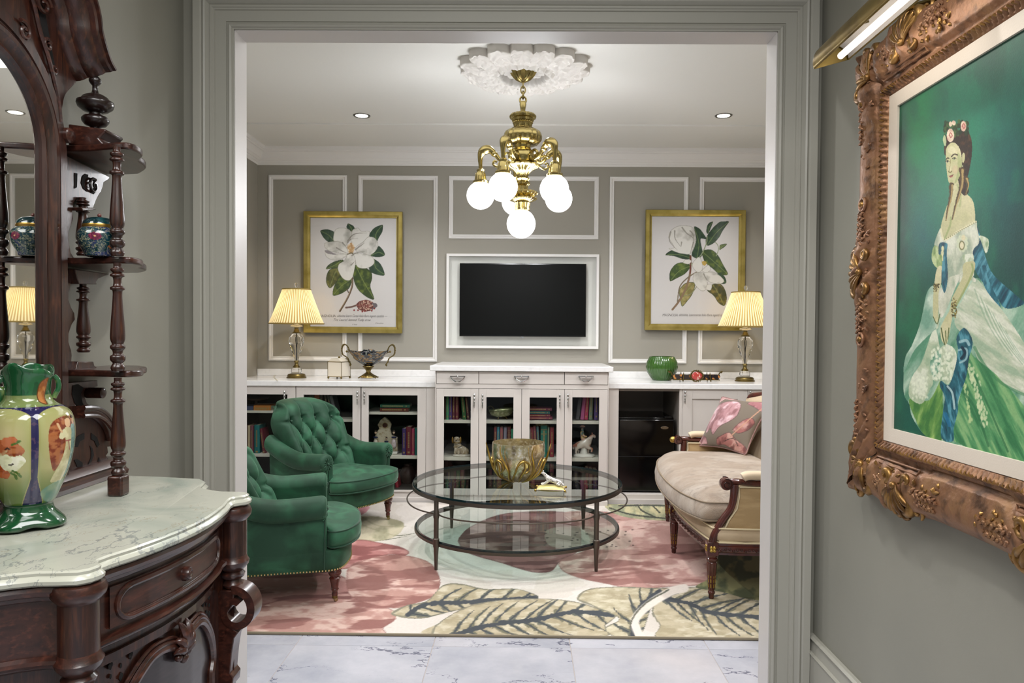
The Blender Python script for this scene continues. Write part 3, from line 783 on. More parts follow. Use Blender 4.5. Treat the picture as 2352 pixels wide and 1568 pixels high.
# ================================================================ BOTANICAL PRINTS
def leaf_shade(P, pts, base='#2f4a26', hi='#5f7434', vein='#94a160', a=.9, seed=1):
    P.poly(pts, base, col2=hi, scale=.13, seed=seed, lo=.42, hi=.75)
    c = np.array(pts, float); k = len(c) // 2
    i = max(range(len(c)), key=lambda i: ((c - c[i]) ** 2).sum(1).max()); j = ((c - c[i]) ** 2).sum(1).argmax()
    m = c.mean(0); P.line([tuple(c[i]), tuple(m), tuple(c[j])], .8, vein, a=.55)
    P.line(pts + [pts[0]], .6, '#1a2a1a', a=.6)
def petal(P, pts, base='#e2e0da', sh='#a9a79f', seed=2):
    P.poly(pts, base, col2=sh, scale=.05, seed=seed, lo=.52, hi=.85)
    P.line(pts + [pts[0]], .5, '#8a8678', a=.55)
def print_frame(x0, y0, x1, y1, lab, artist, script):
    yp = YB - .024
    a = UY(x0, (y0 + y1) / 2, YB - .054); b = UY(x1, (y0 + y1) / 2, YB - .054); t = UY((x0 + x1) / 2, y0, YB - .054).z; u = UY((x0 + x1) / 2, y1, YB - .054).z
    X0, X1, Z0, Z1 = a.x, b.x, u, t
    e = empty('framed_print', ((X0 + X1) / 2, YB - .02, Z0), 0, lab, 'picture')
    prof = [(0, 0), (0, .032), (.004, .036), (.030, .036), (.034, .030), (.044, .022), (.046, .020), (.050, .020), (.052, .014), (.052, 0)]
    path = [((X0, YB - .0185, Z0), (1, 0, 1), (0, -1, 0)), ((X0, YB - .0185, Z1), (1, 0, -1), (0, -1, 0)), ((X1, YB - .0185, Z1), (-1, 0, -1), (0, -1, 0)), ((X1, YB - .0185, Z0), (-1, 0, 1), (0, -1, 0))]
    sweep('frame', prof, path, None, M('gold_leaf_frame', '#b5a35f', .36, .8, bump=(90, .1), var=(9, '#94843f', .4, .7)), closed=True, parent=e)
    i = .046; nx, nz = 250, 300
    gx = np.linspace(X0 + i, X1 - i, nx); gz = np.linspace(Z0 + i, Z1 - i, nz)
    G = np.zeros((nx, nz, 3)); G[..., 0] = gx[:, None]; G[..., 1] = YB - .0295; G[..., 2] = gz[None, :]
    px, py = proj(G); P = Paint(px, py, '#dcd9d8'); artist(P)
    MB().grid(G, cols=P.c).build('printed_sheet', M('print_paper', attr='Col', rough=.65), e, smooth=0, cols=True)
    box('pane', thin_glass('picture_glass', '#fbfbfb', 1.42), X0 + i, X1 - i, YB - .0345, YB - .033, Z0 + i, Z1 - i, e, 0)
    ink = M('print_ink', '#6f6a66', .7)
    for (body, xl, xr, yy, sh, sz) in script:
        q = UY((xl + xr) / 2, yy, YB - .030); text_mesh('caption', body, sz, (q.x, YB - .0302, q.z), ink, e, shear=sh, width=UY(xr, yy, YB - .030).x - UY(xl, yy, YB - .030).x)
    Unit(e).done()
def art_left(P):
    o, k = (680, 470), 5.058; F = lambda p: off(p, o, k)
    LV = [([(283, 305), (350, 287), (420, 305), (440, 330), (440, 420), (385, 435), (320, 380)], 0), ([(605, 220), (660, 245), (680, 285), (650, 310), (590, 265)], 0),
          ([(1005, 235), (1000, 310), (960, 380), (930, 425), (850, 360), (860, 330), (920, 265)], 0), ([(960, 480), (1010, 530), (1027, 585), (960, 605), (870, 590), (930, 530)], 0),
          ([(910, 635), (980, 690), (1027, 810), (960, 815), (870, 780), (850, 720), (890, 690)], 0), ([(540, 640), (450, 660), (380, 700), (350, 745), (400, 740), (480, 730), (560, 690)], 1),
          ([(690, 700), (780, 720), (870, 780), (880, 860), (860, 950), (905, 1090), (850, 1085), (780, 1040), (720, 980), (680, 900), (665, 800)], 1),
          ([(480, 735), (400, 750), (360, 810), (352, 900), (390, 965), (440, 930), (510, 850), (530, 790)], 2), ([(600, 860), (650, 860), (620, 960), (560, 1010), (500, 1040), (430, 1050), (440, 960), (480, 880), (520, 830)], 1)]
    for i, (p, t) in enumerate(LV): leaf_shade(P, F(p), ['#26412f', '#35491f', '#4a4f22'][t], ['#3c5638', '#66752f', '#7d7a3c'][t], seed=i)
    P.line(F([(655, 850), (650, 950), (600, 1080), (510, 1235)]), 1.9, '#5c4a38'); P.line(F([(650, 870), (645, 950), (594, 1080), (503, 1230)]), .7, '#a08a70')
    P.line(F([(590, 980), (610, 1020)]), 1.1, '#5c4a38')
    for i, p in enumerate([[(440, 340), (460, 290), (510, 270), (600, 280), (650, 330), (650, 390), (600, 430), (590, 500), (540, 450), (440, 420)],
              [(335, 530), (400, 555), (500, 575), (590, 575), (560, 610), (500, 640), (420, 640), (350, 600)], [(330, 450), (400, 430), (500, 430), (560, 470), (600, 530), (590, 570), (500, 560), (400, 540), (340, 500)],
              [(660, 290), (720, 270), (760, 310), (850, 310), (840, 380), (780, 430), (720, 470), (680, 500), (640, 430), (640, 350)],
              [(780, 440), (830, 380), (900, 380), (945, 430), (945, 500), (900, 560), (840, 590), (780, 560), (700, 540), (720, 490)],
              [(660, 560), (760, 570), (860, 590), (905, 640), (900, 690), (830, 735), (740, 735), (700, 700), (690, 650)],
              [(600, 570), (660, 570), (690, 650), (680, 740), (650, 850), (600, 880), (540, 850), (490, 760), (500, 690), (560, 650)]]): petal(P, F(p), seed=i + 3)
    P.poly(F([(335, 530), (370, 530), (430, 560), (470, 580), (400, 575), (350, 560)]), '#8d8688')
    for p in [[(600, 420), (660, 350), (740, 330), (840, 330)], [(600, 440), (640, 400), (720, 395)], [(690, 520), (760, 470), (800, 440)], [(470, 500), (540, 540), (590, 560)], [(540, 440), (580, 480)], [(650, 590), (700, 560), (800, 540)], [(640, 700), (680, 660)]]:
        P.line(F(p), 1.6, '#77726a', a=.65, taper=True)
    P.poly(F([(600, 470), (650, 440), (680, 490), (665, 550), (620, 575), (600, 520)]), '#e6d9c2', col2='#c29c6c', scale=.2)
    P.line(F([(640, 450), (650, 500)]), 1.6, '#b98f62'); P.line(F([(600, 575), (640, 560), (660, 570)]), 1.2, '#6f6348')
    P.line(F([(580, 1195), (650, 1185), (720, 1160)]), 1.8, '#6a4f46')
    P.poly(F([(700, 1160), (740, 1120), (820, 1105), (890, 1130), (910, 1180), (880, 1225), (800, 1240), (730, 1215)]), '#a06a5e', col2='#5e2f2c', scale=.5)
    P.poly(F([(880, 1145), (930, 1145), (945, 1180), (910, 1205), (870, 1225), (900, 1180)]), '#6c666c')
    r2 = random.Random(3)
    P.dots(F([(740 + r2.random() * 150, 1120 + r2.random() * 100) for _ in range(46)]), 1.1, '#e0c6ae', .9)
    P.dots(F([(740 + r2.random() * 150, 1125 + r2.random() * 100) for _ in range(34)]), .8, '#7a2626', .9)
    P.dots(F([(675, 1225), (720, 1225), (770, 1240), (800, 1235), (880, 1230), (910, 1205)]), 1.9, '#8c3636')
def art_right(P):
    o, k = (1470, 470), 3.824; F = lambda p: off(p, o, k)
    LV = [([(780, 150), (730, 220), (690, 290), (640, 340), (590, 355), (580, 300), (620, 230), (690, 160), (730, 148)], 0), ([(640, 150), (625, 190), (600, 250), (585, 240), (590, 190), (610, 160)], 0),
          ([(475, 195), (520, 210), (560, 260), (580, 300), (530, 300), (545, 400), (540, 450), (500, 470), (455, 440), (480, 370), (495, 300)], 0), ([(545, 410), (620, 395), (680, 440), (730, 530), (770, 610), (700, 610), (640, 560), (570, 500)], 2),
          ([(690, 600), (740, 630), (755, 685), (700, 690), (640, 640)], 0), ([(700, 395), (705, 355), (760, 345), (740, 370)], 1), ([(225, 440), (270, 405), (340, 400), (420, 430), (450, 470), (380, 475), (300, 450)], 0),
          ([(265, 670), (265, 590), (320, 520), (400, 510), (440, 540), (400, 600), (330, 640)], 1), ([(350, 740), (400, 690), (480, 690), (460, 780), (410, 850), (370, 890), (355, 830), (345, 780)], 3),
          ([(590, 750), (640, 700), (710, 700), (750, 760), (760, 830), (740, 885), (690, 860), (650, 800)], 4)]
    for i, (p, t) in enumerate(LV): leaf_shade(P, F(p), ['#26402c', '#3d5426', '#324b20', '#857c46', '#43451f'][t], ['#3b5836', '#6a7c34', '#6b7a2c', '#b5a56c', '#8d7a3a'][t], seed=i)
    P.line(F([(445, 450), (440, 600), (400, 740), (340, 850), (285, 920)]), 2.1, '#8a7058'); P.line(F([(440, 450), (445, 520), (438, 600)]), 1.4, '#6b3526')
    P.line(F([(500, 590), (420, 640), (350, 720), (330, 850)]), 1.3, '#7c6f5c'); P.line(F([(500, 715), (450, 780), (390, 800)]), .9, '#8d9070')
    P.line(F([(450, 525), (530, 450), (580, 350), (590, 280)]), 1.1, '#8f9a78'); P.line(F([(670, 450), (690, 390), (680, 350), (660, 330)]), .8, '#8f9a78')
    for i, p in enumerate([[(250, 290), (270, 230), (330, 190), (400, 185), (460, 200), (490, 270), (480, 350), (440, 430), (380, 430), (330, 420), (255, 385), (300, 375)],
              [(470, 500), (520, 460), (550, 530), (540, 580), (500, 590), (460, 540)], [(540, 580), (600, 530), (620, 570), (580, 595)], [(400, 480), (450, 490), (430, 520), (380, 510)],
              [(480, 600), (560, 600), (590, 670), (580, 740), (540, 755), (490, 710), (465, 650)], [(560, 600), (640, 590), (720, 640), (735, 680), (680, 695), (600, 670)], [(590, 700), (630, 700), (620, 750), (580, 740)]]): petal(P, F(p), seed=i + 13)
    for p in [[(305, 230), (310, 300), (360, 370)], [(370, 200), (410, 250), (470, 300), (460, 380)], [(270, 240), (260, 320), (330, 400)], [(365, 330), (360, 370)], [(560, 610), (590, 670)], [(470, 330), (440, 430)], [(440, 230), (465, 260), (470, 320)]]:
        P.line(F(p), 1.7, '#7c776c', a=.6, taper=True)
    P.poly(F([(545, 500), (570, 495), (585, 510), (570, 535), (550, 525)]), '#c0a14e')
print_frame(696.5, 485, 923.5, 764.5, 'gold framed magnolia print with open white bloom and seed pod beside the left lamp', art_left,
            [('MAGNOLIA', 733, 771, 725.5, .0, .030), ('altissima Lauro Cerasi folio flore ingenti candido \u2014', 774, 889, 725.5, .45, .030), ('The Laurel leaved Tulip tree', 765, 850, 734.5, .45, .028), ('Carolina', 862, 880, 742, .3, .014), ('B. fecit', 809, 820, 745, .3, .014)])
print_frame(1482.5, 481.5, 1712, 758.5, 'gold framed magnolia print with closed white bud beside the right lamp', art_right,
            [('MAGNOLIA', 1521, 1556, 723.5, .3, .030), ('altissima, Laurocerasi folio flore ingenti candido', 1559, 1672, 723.5, .45, .030)])

# ================================================================ TABLE LAMPS
CRYST = M('lead_crystal', '#ffffff', .02, trans=1, ior=1.5)
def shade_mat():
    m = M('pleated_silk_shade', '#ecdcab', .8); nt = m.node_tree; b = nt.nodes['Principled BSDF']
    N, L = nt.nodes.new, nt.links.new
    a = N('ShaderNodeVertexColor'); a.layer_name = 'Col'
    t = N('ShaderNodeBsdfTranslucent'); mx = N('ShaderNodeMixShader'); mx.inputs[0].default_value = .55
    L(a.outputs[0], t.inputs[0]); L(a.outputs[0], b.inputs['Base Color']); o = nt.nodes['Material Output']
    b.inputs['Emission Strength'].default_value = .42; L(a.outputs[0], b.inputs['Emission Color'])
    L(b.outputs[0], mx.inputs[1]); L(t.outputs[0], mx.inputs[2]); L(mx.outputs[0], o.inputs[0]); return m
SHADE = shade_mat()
def make_lamp():
    e = empty('table_lamp', (0, 0, 0)); k = 5.8 / 1700
    zb_ = 869
    Z = lambda y: (zb_ - y) * k
    MB().lathe([(.0, 0), (22 * k, 0), (22.3 * k, 2 * k), (20 * k, 3.5 * k), (20.5 * k, 6 * k), (18.5 * k, 9 * k), (12 * k, 10.5 * k), (.0, 10.5 * k)], 36, cap=False).build('base', OLDBRASS, e)
    MB().lathe([(0, Z(858.5)), (11.5 * k, Z(858.4)), (12.5 * k, Z(856)), (12.5 * k, Z(850)), (9 * k, Z(845.5)), (0, Z(845.4))], 8, cap=False).build('crystal_block', CRYST, e, smooth=20)
    MB().lathe([(0, Z(845.3)), (8 * k, Z(845.3)), (7.5 * k, Z(842)), (5 * k, Z(840)), (4 * k, Z(836)), (4.6 * k, Z(833)), (5.6 * k, Z(831)), (5 * k, Z(829)), (0, Z(829))], 24, cap=False).build('lower_collar', OLDBRASS, e)
    MB().lathe([(0, Z(828.8)), (4.4 * k, Z(828.7)), (6 * k, Z(820)), (11 * k, Z(808)), (15.5 * k, Z(795)), (18 * k, Z(783)), (16.5 * k, Z(775)), (12 * k, Z(769)), (8 * k, Z(767)), (0, Z(766.8))], 14, cap=False).build('crystal_urn', CRYST, e, smooth=25)
    MB().tube([(0, 0, Z(829)), (0, 0, Z(767))], .0035, 8).build('rod', M('rod_dark', '#20201e', .3, .8), e)
    MB().lathe([(0, Z(766.6)), (9 * k, Z(766.5)), (9.5 * k, Z(764)), (7 * k, Z(763)), (6 * k, Z(759)), (4 * k, Z(756)), (5 * k, Z(754)), (5 * k, Z(753)), (0, Z(753))], 24, cap=False).build('upper_collar', OLDBRASS, e)
    MB().lathe([(0, Z(752.8)), (6 * k, Z(752.6)), (14 * k, Z(750.5)), (13.5 * k, Z(748)), (7 * k, Z(746.5)), (0, Z(746.5))], 28, cap=False).build('crystal_bobeche', CRYST, e)
    MB().lathe([(0, Z(746.4)), (4.5 * k, Z(746.3)), (4.5 * k, Z(728)), (0, Z(728))], 16, cap=False).build('candle_sleeve', M('cream_sleeve', '#efe8d6', .5), e)
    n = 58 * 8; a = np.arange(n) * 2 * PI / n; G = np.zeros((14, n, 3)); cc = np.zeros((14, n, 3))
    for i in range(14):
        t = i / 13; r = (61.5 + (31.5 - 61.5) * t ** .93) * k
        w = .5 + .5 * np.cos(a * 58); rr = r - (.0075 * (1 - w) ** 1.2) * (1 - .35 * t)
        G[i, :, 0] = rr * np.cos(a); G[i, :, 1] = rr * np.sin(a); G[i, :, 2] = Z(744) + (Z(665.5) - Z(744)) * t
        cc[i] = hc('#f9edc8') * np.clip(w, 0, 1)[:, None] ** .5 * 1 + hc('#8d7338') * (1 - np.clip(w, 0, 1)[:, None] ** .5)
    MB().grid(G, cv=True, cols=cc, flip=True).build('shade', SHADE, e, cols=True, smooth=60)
    TRM = M('shade_binding', '#8f7a3e', .7)
    for y, r in ((744, 61.6), (665.5, 31.8)):
        MB().tube([(r * k * math.cos(i * PI / 24), r * k * math.sin(i * PI / 24), Z(y)) for i in range(48)], .0042, 6, closed=True).build('shade_trim', TRM, e)
    MB().lathe([(0, Z(665)), (1.4 * k, Z(664.5)), (1.4 * k, Z(661)), (3.6 * k, Z(660)), (5 * k, Z(655)), (3.8 * k, Z(651)), (0, Z(650))], 14, cap=False).build('finial', CRYST, e)
    MB().tube([(0, 0, Z(728)), (0, 0, Z(662))], .003, 6).build('harp_rod', OLDBRASS, e)
    MB().sphere((0, 0, Z(712)), .024, 16, 12).build('bulb', M('warm_bulb', '#fff2d0', .5, emit='#ffdf9c', es=9), e)
    return e
lampP = make_lamp()
for i, (px, lab) in enumerate(((681, 'crystal table lamp with pleated cream shade on the left worktop, before the left print'), (1710.5, 'crystal table lamp with pleated cream shade on the right worktop, partly behind the door jamb'))):
    l = lampP if i == 0 else copy_tree(lampP); p = UY(px, 868, 5.80)
    l.location = (p.x, p.y, zw + .0005); tag(l, lab, 'lamp', 'crystal table lamps on the worktops')
    pl = light('POINT', 'lamp_bulb_light', (p.x, p.y, zw + (869 - 712) * 5.8 / 1700), 4.5, (1, .80, .52), .03)
    q = UZ(px - 9, 862, zw + .003)
cd = MB(); pts = [UZ(x, y, zw + .003) for x, y in ((668, 855), (655, 854), (640, 856), (629, 864), (634, 870), (638, 874))]
tag(cd.tube(catmull(pts, 6, False), .0022, 6).build('lamp_cord', M('clear_cord', '#d8d2b8', .4)), 'thin pale cord looping on the worktop left of the left lamp', 'cord')

# ================================================================ WORKTOP ORNAMENTS
# little casket
p = UY(779, 867.5, 5.78); e = empty('trinket_box', (p.x, p.y, zw), -.35, 'small cream glass casket with brass edges on ball feet beside the left lamp', 'box')
w, h = .062, .115; z0 = .016
CRM = M('cream_glass', '#d9d0c0', .25, coat=.4)
box('body', CRM, -w, w, -w, w, z0, z0 + h, e, .002)
lid = MB(); lid.prism([(-w, z0 + h), (w, z0 + h), (.03, z0 + h + .028), (-.03, z0 + h + .028)], lambda x, z: (x, -w * .98, z), lambda x, z: (x, w * .98, z)); lid.build('lid', CRM, e)
MB().sphere((0, 0, z0 + h + .034), .009, 10, 8).build('knob', OLDBRASS, e)
ed = MB()
for sx in (-1, 1):
    for sy in (-1, 1): ed.tube([(sx * w, sy * w, z0), (sx * w, sy * w, z0 + h)], .0022, 6)
for zz in (z0, z0 + h):
    ed.tube([(-w, -w, zz), (w, -w, zz), (w, w, zz), (-w, w, zz)], .0028, 6, closed=True)
tag(ed.build('edge_binding', OLDBRASS, e), kind='stuff')
for sx in (-1, 1):
    for sy in (-1, 1): MB().sphere((sx * w * .95, sy * w * .95, .0085), .0085, 8, 6).build('foot', OLDBRASS, e)

# boat shaped bowl with pierced brass handles
p = UY(846, 866.5, 5.79); k = p.y / 1700; e = empty('pedestal_bowl', (p.x, p.y, zw), 0, 'dark floral porcelain boat bowl with pierced brass handles on a footed stand', 'bowl')
Zp = lambda y: (868 - y) * k
n = 260; a = np.arange(n) * 2 * PI / n
prof = [(5, 840), (14, 836), (27, 828), (38, 818), (44.5, 810), (46.5, 806), (45, 806.5), (42, 812), (34, 822), (20, 832), (3, 836)]
prof = [tuple(q) for q in catmull(prof, 12, False)]
G = np.zeros((len(prof), n, 3)); cc = np.zeros((len(prof), n, 3))
for i, (r, y) in enumerate(prof):
    up = 3.0 * np.cos(a) ** 4 * (r > 35) ; bump_ = 4.5 * np.exp(-((np.abs(np.sin(a)) - 1) / .02) ** 2) * (r > 43)
    G[i, :, 0] = r * k * np.cos(a); G[i, :, 1] = r * k * .58 * np.sin(a); G[i, :, 2] = Zp(y) + (up + bump_) * k
    nz = fbm(np.cos(a) * r * .12 + 20, np.sin(a) * r * .12 + y * .22, 3); nz2 = fbm(np.cos(a) * r * .2 + 9, np.sin(a) * r * .2 + y * .3, 8)
    cc[i] = np.where((nz > .60)[:, None], hc('#75592f'), np.where((nz2 > .64)[:, None], hc('#6b6f6a'), hc('#101219')))
up = MB().grid(G, cv=True, cols=cc)
n2 = [tuple(range(n))]; up.build('bowl', M('dark_floral_glaze', attr='Col', rough=.15, coat=.5), e, cols=True)
for sx in (-.018, .018):
    MB().lathe([(.001, .022), (.007, .012), (.012, 0), (.010, -.014), (.001, -.02)][::-1], 10, (sx, -.075, Zp(806)), cap=False).build('cartouche', M('cobalt_glaze', '#10142e', .12), e)
MB().lathe([(0, Zp(847.5)), (6, Zp(847.5)), (14, Zp(841)), (13, Zp(839.5)), (0, Zp(838))][::1] if False else [(.004, Zp(856)), (5 * k, Zp(854)), (5.5 * k, Zp(850)), (9 * k, Zp(845)), (13.5 * k, Zp(840.5)), (13 * k, Zp(839)), (.004, Zp(838))], 24, cap=False).build('stem', OLDBRASS, e)
MB().lathe([(.004, Zp(866)), (19 * k, Zp(865.5)), (17 * k, Zp(862)), (11 * k, Zp(858)), (7 * k, Zp(855)), (5 * k, Zp(853)), (.004, Zp(852.5))], 24, cap=False, rib=lambda a, i: .07 * np.cos(a * 8)).build('foot_plate', OLDBRASS, e)
for q in range(4):
    t = PI / 4 + q * PI / 2; cx_, cy_ = math.cos(t), math.sin(t) * .75
    MB().tube([(cx_ * 14 * k, cy_ * 14 * k, Zp(861)), (cx_ * 22 * k, cy_ * 22 * k, Zp(863)), (cx_ * 27 * k, cy_ * 27 * k, Zp(866)), (cx_ * 29 * k, cy_ * 29 * k, Zp(865))], [.006, .005, .0045, .003], 6).build('foot', OLDBRASS, e)
for s in (-1, 1):
    m = MB(); pts = [(42, 811), (45, 800), (50, 792), (56, 791), (60, 797), (60.5, 806), (58, 814), (52, 818), (47, 822), (44, 830), (40, 836), (43, 839)]
    P3 = catmull([(s * x * k, 0, Zp(y)) for x, y in pts], 5, False); m.tube(P3, .0042, 6)
    for i in range(2, len(P3) - 2, 2): m.sphere((P3[i][0] + s * .005, 0, P3[i][2] + .004), .0052, 6, 5)
    m.sphere((s * 50 * k, 0, Zp(806)), .009, 8, 6)
    m.tube([(s * 44 * k, 0, Zp(808)), (s * 50 * k, 0, Zp(806))], .004, 6)
    m.build('handle', OLDBRASS, e)

# green ribbed glass bowl
p = UY(1520, 866.5, 5.86); k = p.y / 1700; e = empty('glass_bowl', (p.x, p.y, zw), 0, 'round ribbed emerald green glass bowl on the right worktop', 'bowl')
gm = M('green_cut_glass', '#31591c', .14, trans=.0, ior=1.45, coat=.6)
MB().lathe([(.004, 0), (20 * k, 0), (23 * k, 3 * k), (33 * k, 18 * k), (36 * k, 30 * k), (34 * k, 42 * k), (28 * k, 54 * k), (26.5 * k, 54.5 * k), (31 * k, 42 * k), (33 * k, 30 * k), (30 * k, 19 * k), (20 * k, 5 * k), (.004, 4 * k)], 144, cap=False,
           rib=lambda a, i: (.014 * np.cos(a * 36) if 1 < i < 7 else 0)).build('bowl', gm, e)

# ornate inkstand tray
p = UY(1597, 868, 5.73); k = p.y / 1700; e = empty('inkstand_tray', (p.x, p.y, zw), 0, 'ornate narrow gilt and black porcelain tray with a red floral cartouche', 'tray')
Zp = lambda y: (869.5 - y) * k
n, nu = 40, 10; x = np.linspace(-52, 52, n)
bo = MB(); bo.M = None
bo.prism([(-50, 864), (50, 864), (54, 858), (52, 853), (-52, 853), (-54, 858)], lambda a_, y: (a_ * k, -.045, Zp(y)), lambda a_, y: (a_ * k, .045, Zp(y)))
bo.build('tray', M('black_gilt_porcelain', '#1c171c', .15, var=(38, '#b0763c', .55, .62), coat=.4), e, bevel=.002)
m = MB(); m.tube([(-53 * k, -.046, Zp(865)), (53 * k, -.046, Zp(865))], .004, 6); m.tube([(-53 * k, .046, Zp(865)), (53 * k, .046, Zp(865))], .004, 6); m.build('rim', OLDBRASS, e)
cz = Zp(856); G = []
MB().sphere((0, -.047, cz), 12.5 * k, 24, 12, sc=(1, .25, .78)).build('cartouche', M('red_floral_enamel', '#a63a34', .2, var=(45, '#e3c9b8', .56, .66)), e)
m = MB(); m.tube([(13.5 * k * math.cos(t * PI / 12), -.05, cz + 11.5 * k * math.sin(t * PI / 12) * (1 + .12 * math.cos(3 * t * PI / 12))) for t in range(24)], .0045, 6, closed=True)
for t in range(24): m.sphere((15.5 * k * math.cos(t * PI / 12), -.05, cz + 13 * k * math.sin(t * PI / 12)), .005, 6, 4)
m.build('cartouche_frame', OLDBRASS, e)
for xx in (-30, 30):
    for yy in (-.048, .048):
        MB().tube([(xx * k, yy, Zp(846 + 2)), (xx * k, yy * 1.05, Zp(856)), (xx * k * 1.03, yy * 1.1, Zp(864)), (xx * k * 1.06, yy * 1.15, .003)], [.002, .005, .0055, .005], 6).build('foot', OLDBRASS, e)
for s in (-1, 1):
    MB().tube(catmull([(s * 50 * k, 0, Zp(862)), (s * 53 * k, 0, Zp(855)), (s * 57 * k, 0, Zp(848)), (s * 62 * k, 0, Zp(846.5)), (s * 58 * k, 0, Zp(850))], 4, False), .0045, 6).build('handle', OLDBRASS, e)

# ================================================================ CHANDELIER
CX, CY = UY(1200, 400, 4.28).x, 4.28
k = CY / FPX
def cz_(y): return UY(1200, y, CY).z
ch = empty('chandelier', (CX, CY, cz_(547)), 0, 'brass five-arm chandelier with six glowing white globe shades', 'chandelier')
T0 = Matrix.Translation((0, 0, 0))
def L_(prof, n=32, rib=None, c=(CX, CY, 0)): return MB().lathe([(max(r * k, .0005), cz_(y)) for r, y in prof][::-1], n, c, rib=rib, cap=False)
zr = ZC - .05
L_([(30, 160), (31, 163), (27, 168), (24, 174), (18, 181), (9, 187), (4, 190), (1, 191)], 48, rib=lambda a, i: .10 * np.cos(a * 12)).build('canopy', BRASS, ch)
zc0 = cz_(189); zc1 = cz_(236); nl = 4; step = (zc0 - zc1) / nl
for i in range(nl):
    hl = step * .72; zc = zc0 - step * (i + .5); big = 1.0 if i < 2 else 1.35
    pts = []
    for j in range(16):
        t = 2 * PI * j / 16; u, v = 5.2 * k * big * math.cos(t), hl * math.sin(t) * (1 if abs(math.sin(t)) < 2 else 1)
        pts.append((CX + (u if i % 2 else 0), CY + (0 if i % 2 else u), zc + v))
    MB().tube(pts, .0042 * big, 7, closed=True).build('chain_link', BRASS, ch)
L_([(7, 233), (8, 240), (6, 250), (5, 261), (5, 264)], 16).build('hook_loop', BRASS, ch)
bead = lambda nn, amp: (lambda a, i: amp * np.cos(a * nn))
L_([(2, 262), (27, 263), (30, 267), (29, 272), (25, 274), (24, 279), (22, 280), (23, 283), (21, 285), (20, 292), (2, 292)], 96, rib=bead(24, .03)).build('crown', BRASS, ch)
L_([(18, 291), (20, 297), (32, 299), (40, 305), (42.5, 314), (41, 323), (34, 331), (26, 334), (2, 334)], 120, rib=lambda a, i: .05 * np.abs(np.cos(a * 8)) * (i > 1)).build('melon', BRASS, ch)
L_([(20, 333), (18, 340), (21, 345), (26, 350), (28, 358), (28, 368), (24, 374), (22, 378)], 40).build('hub', BRASS, ch)
L_([(24, 377), (37, 379), (38, 382), (34, 386), (22, 391), (15, 398), (12.5, 406), (13, 408)], 96, rib=lambda a, i: .05 * np.cos(a * 16) * (i > 1)).build('flared_dish', BRASS, ch)
L_([(13, 407), (16, 411), (13, 416), (17, 420), (17, 424), (12, 428), (13, 436), (13, 440)], 64, rib=bead(16, .05)).build('stem', BRASS, ch)
L_([(12, 439), (32, 440), (35, 444), (32, 448), (24, 452), (34, 456), (30, 460), (20, 464), (14, 466)], 96, rib=bead(20, .045)).build('ring_plate', BRASS, ch)
L_([(16, 464), (17, 468), (15, 476), (16, 482), (13, 485)], 64, rib=bead(14, .09)).build('holder', BRASS, ch)
def globe_mat():
    m = bpy.data.materials.new('lit_opal_globe'); m.use_nodes = True; b = m.node_tree.nodes['Principled BSDF']
    b.inputs['Base Color'].default_value = (1, 1, 1, 1); b.inputs['Roughness'].default_value = .25
    b.inputs['Emission Color'].default_value = hx('#fdfbff'); 
    N, L = m.node_tree.nodes.new, m.node_tree.links.new
    lw = N('ShaderNodeLayerWeight'); lw.inputs[0].default_value = .35
    r = N('ShaderNodeMapRange'); r.inputs[3].default_value = 4.0; r.inputs[4].default_value = 1.0; L(lw.outputs[1], r.inputs[0]); L(r.outputs[0], b.inputs['Emission Strength'])
    return m
GLOBE = globe_mat()
gb = UY(1197, 514, CY)
MB().sphere((gb.x, CY, gb.z), 33 * k, 32, 24).build('globe_shade', GLOBE, ch)
R_ = .245
for i in range(5):
    t = math.radians(244.6 + 72 * i); d = Vector((math.cos(t), math.sin(t), 0)); c = Vector((CX, CY, 0))
    zt = cz_(352); gz = UY(1200, 447, CY).z
    pts = [(.05, cz_(368)), (.085, cz_(372)), (.13, cz_(366)), (.165, cz_(350)), (.20, cz_(341)), (.235, cz_(346)), (.247, cz_(360)), (.246, cz_(376)), (.245, cz_(386))]
    P3 = catmull([tuple(c + d * r + Vector((0, 0, z))) for r, z in pts], 5, False); m_ = len(P3)
    arm = MB().tube(P3, [(.011 + .017 * math.exp(-((i_ / m_ - .55) / .16) ** 2)) for i_ in range(m_)], 12)
    arm.build('arm', BRASS, ch)
    sc = MB(); P4 = catmull([tuple(c + d * r + Vector((0, 0, z))) for r, z in [(.06, cz_(356)), (.09, cz_(350)), (.115, cz_(356)), (.11, cz_(364)), (.095, cz_(362))]], 4, False)
    sc.tube(P4, .008, 8)
    P5 = catmull([tuple(c + d * r + Vector((0, 0, z))) for r, z in [(.10, cz_(374)), (.14, cz_(382)), (.17, cz_(376)), (.165, cz_(368)), (.15, cz_(370))]], 4, False)
    sc.tube(P5, .007, 8); sc.sphere(tuple(c + d * .165 + Vector((0, 0, cz_(352)))), .02, 10, 8, (1, 1, .8)); tag(sc.build('arm_scroll', BRASS, ch), kind='stuff')
    cc_ = c + d * R_
    MB().lathe([(max(r * k, .0005), cz_(y)) for r, y in [(4, 384), (9, 388), (8, 392), (11, 396), (12, 404), (13, 411), (17, 414), (17, 418), (12, 420)]][::-1], 40, (cc_.x, cc_.y, 0), cap=False, rib=bead(14, .05)).build('shade_holder', BRASS, ch)
    MB().sphere((cc_.x, cc_.y, gz), .0805, 32, 24).build('globe_shade', GLOBE, ch)
Unit(ch).done()
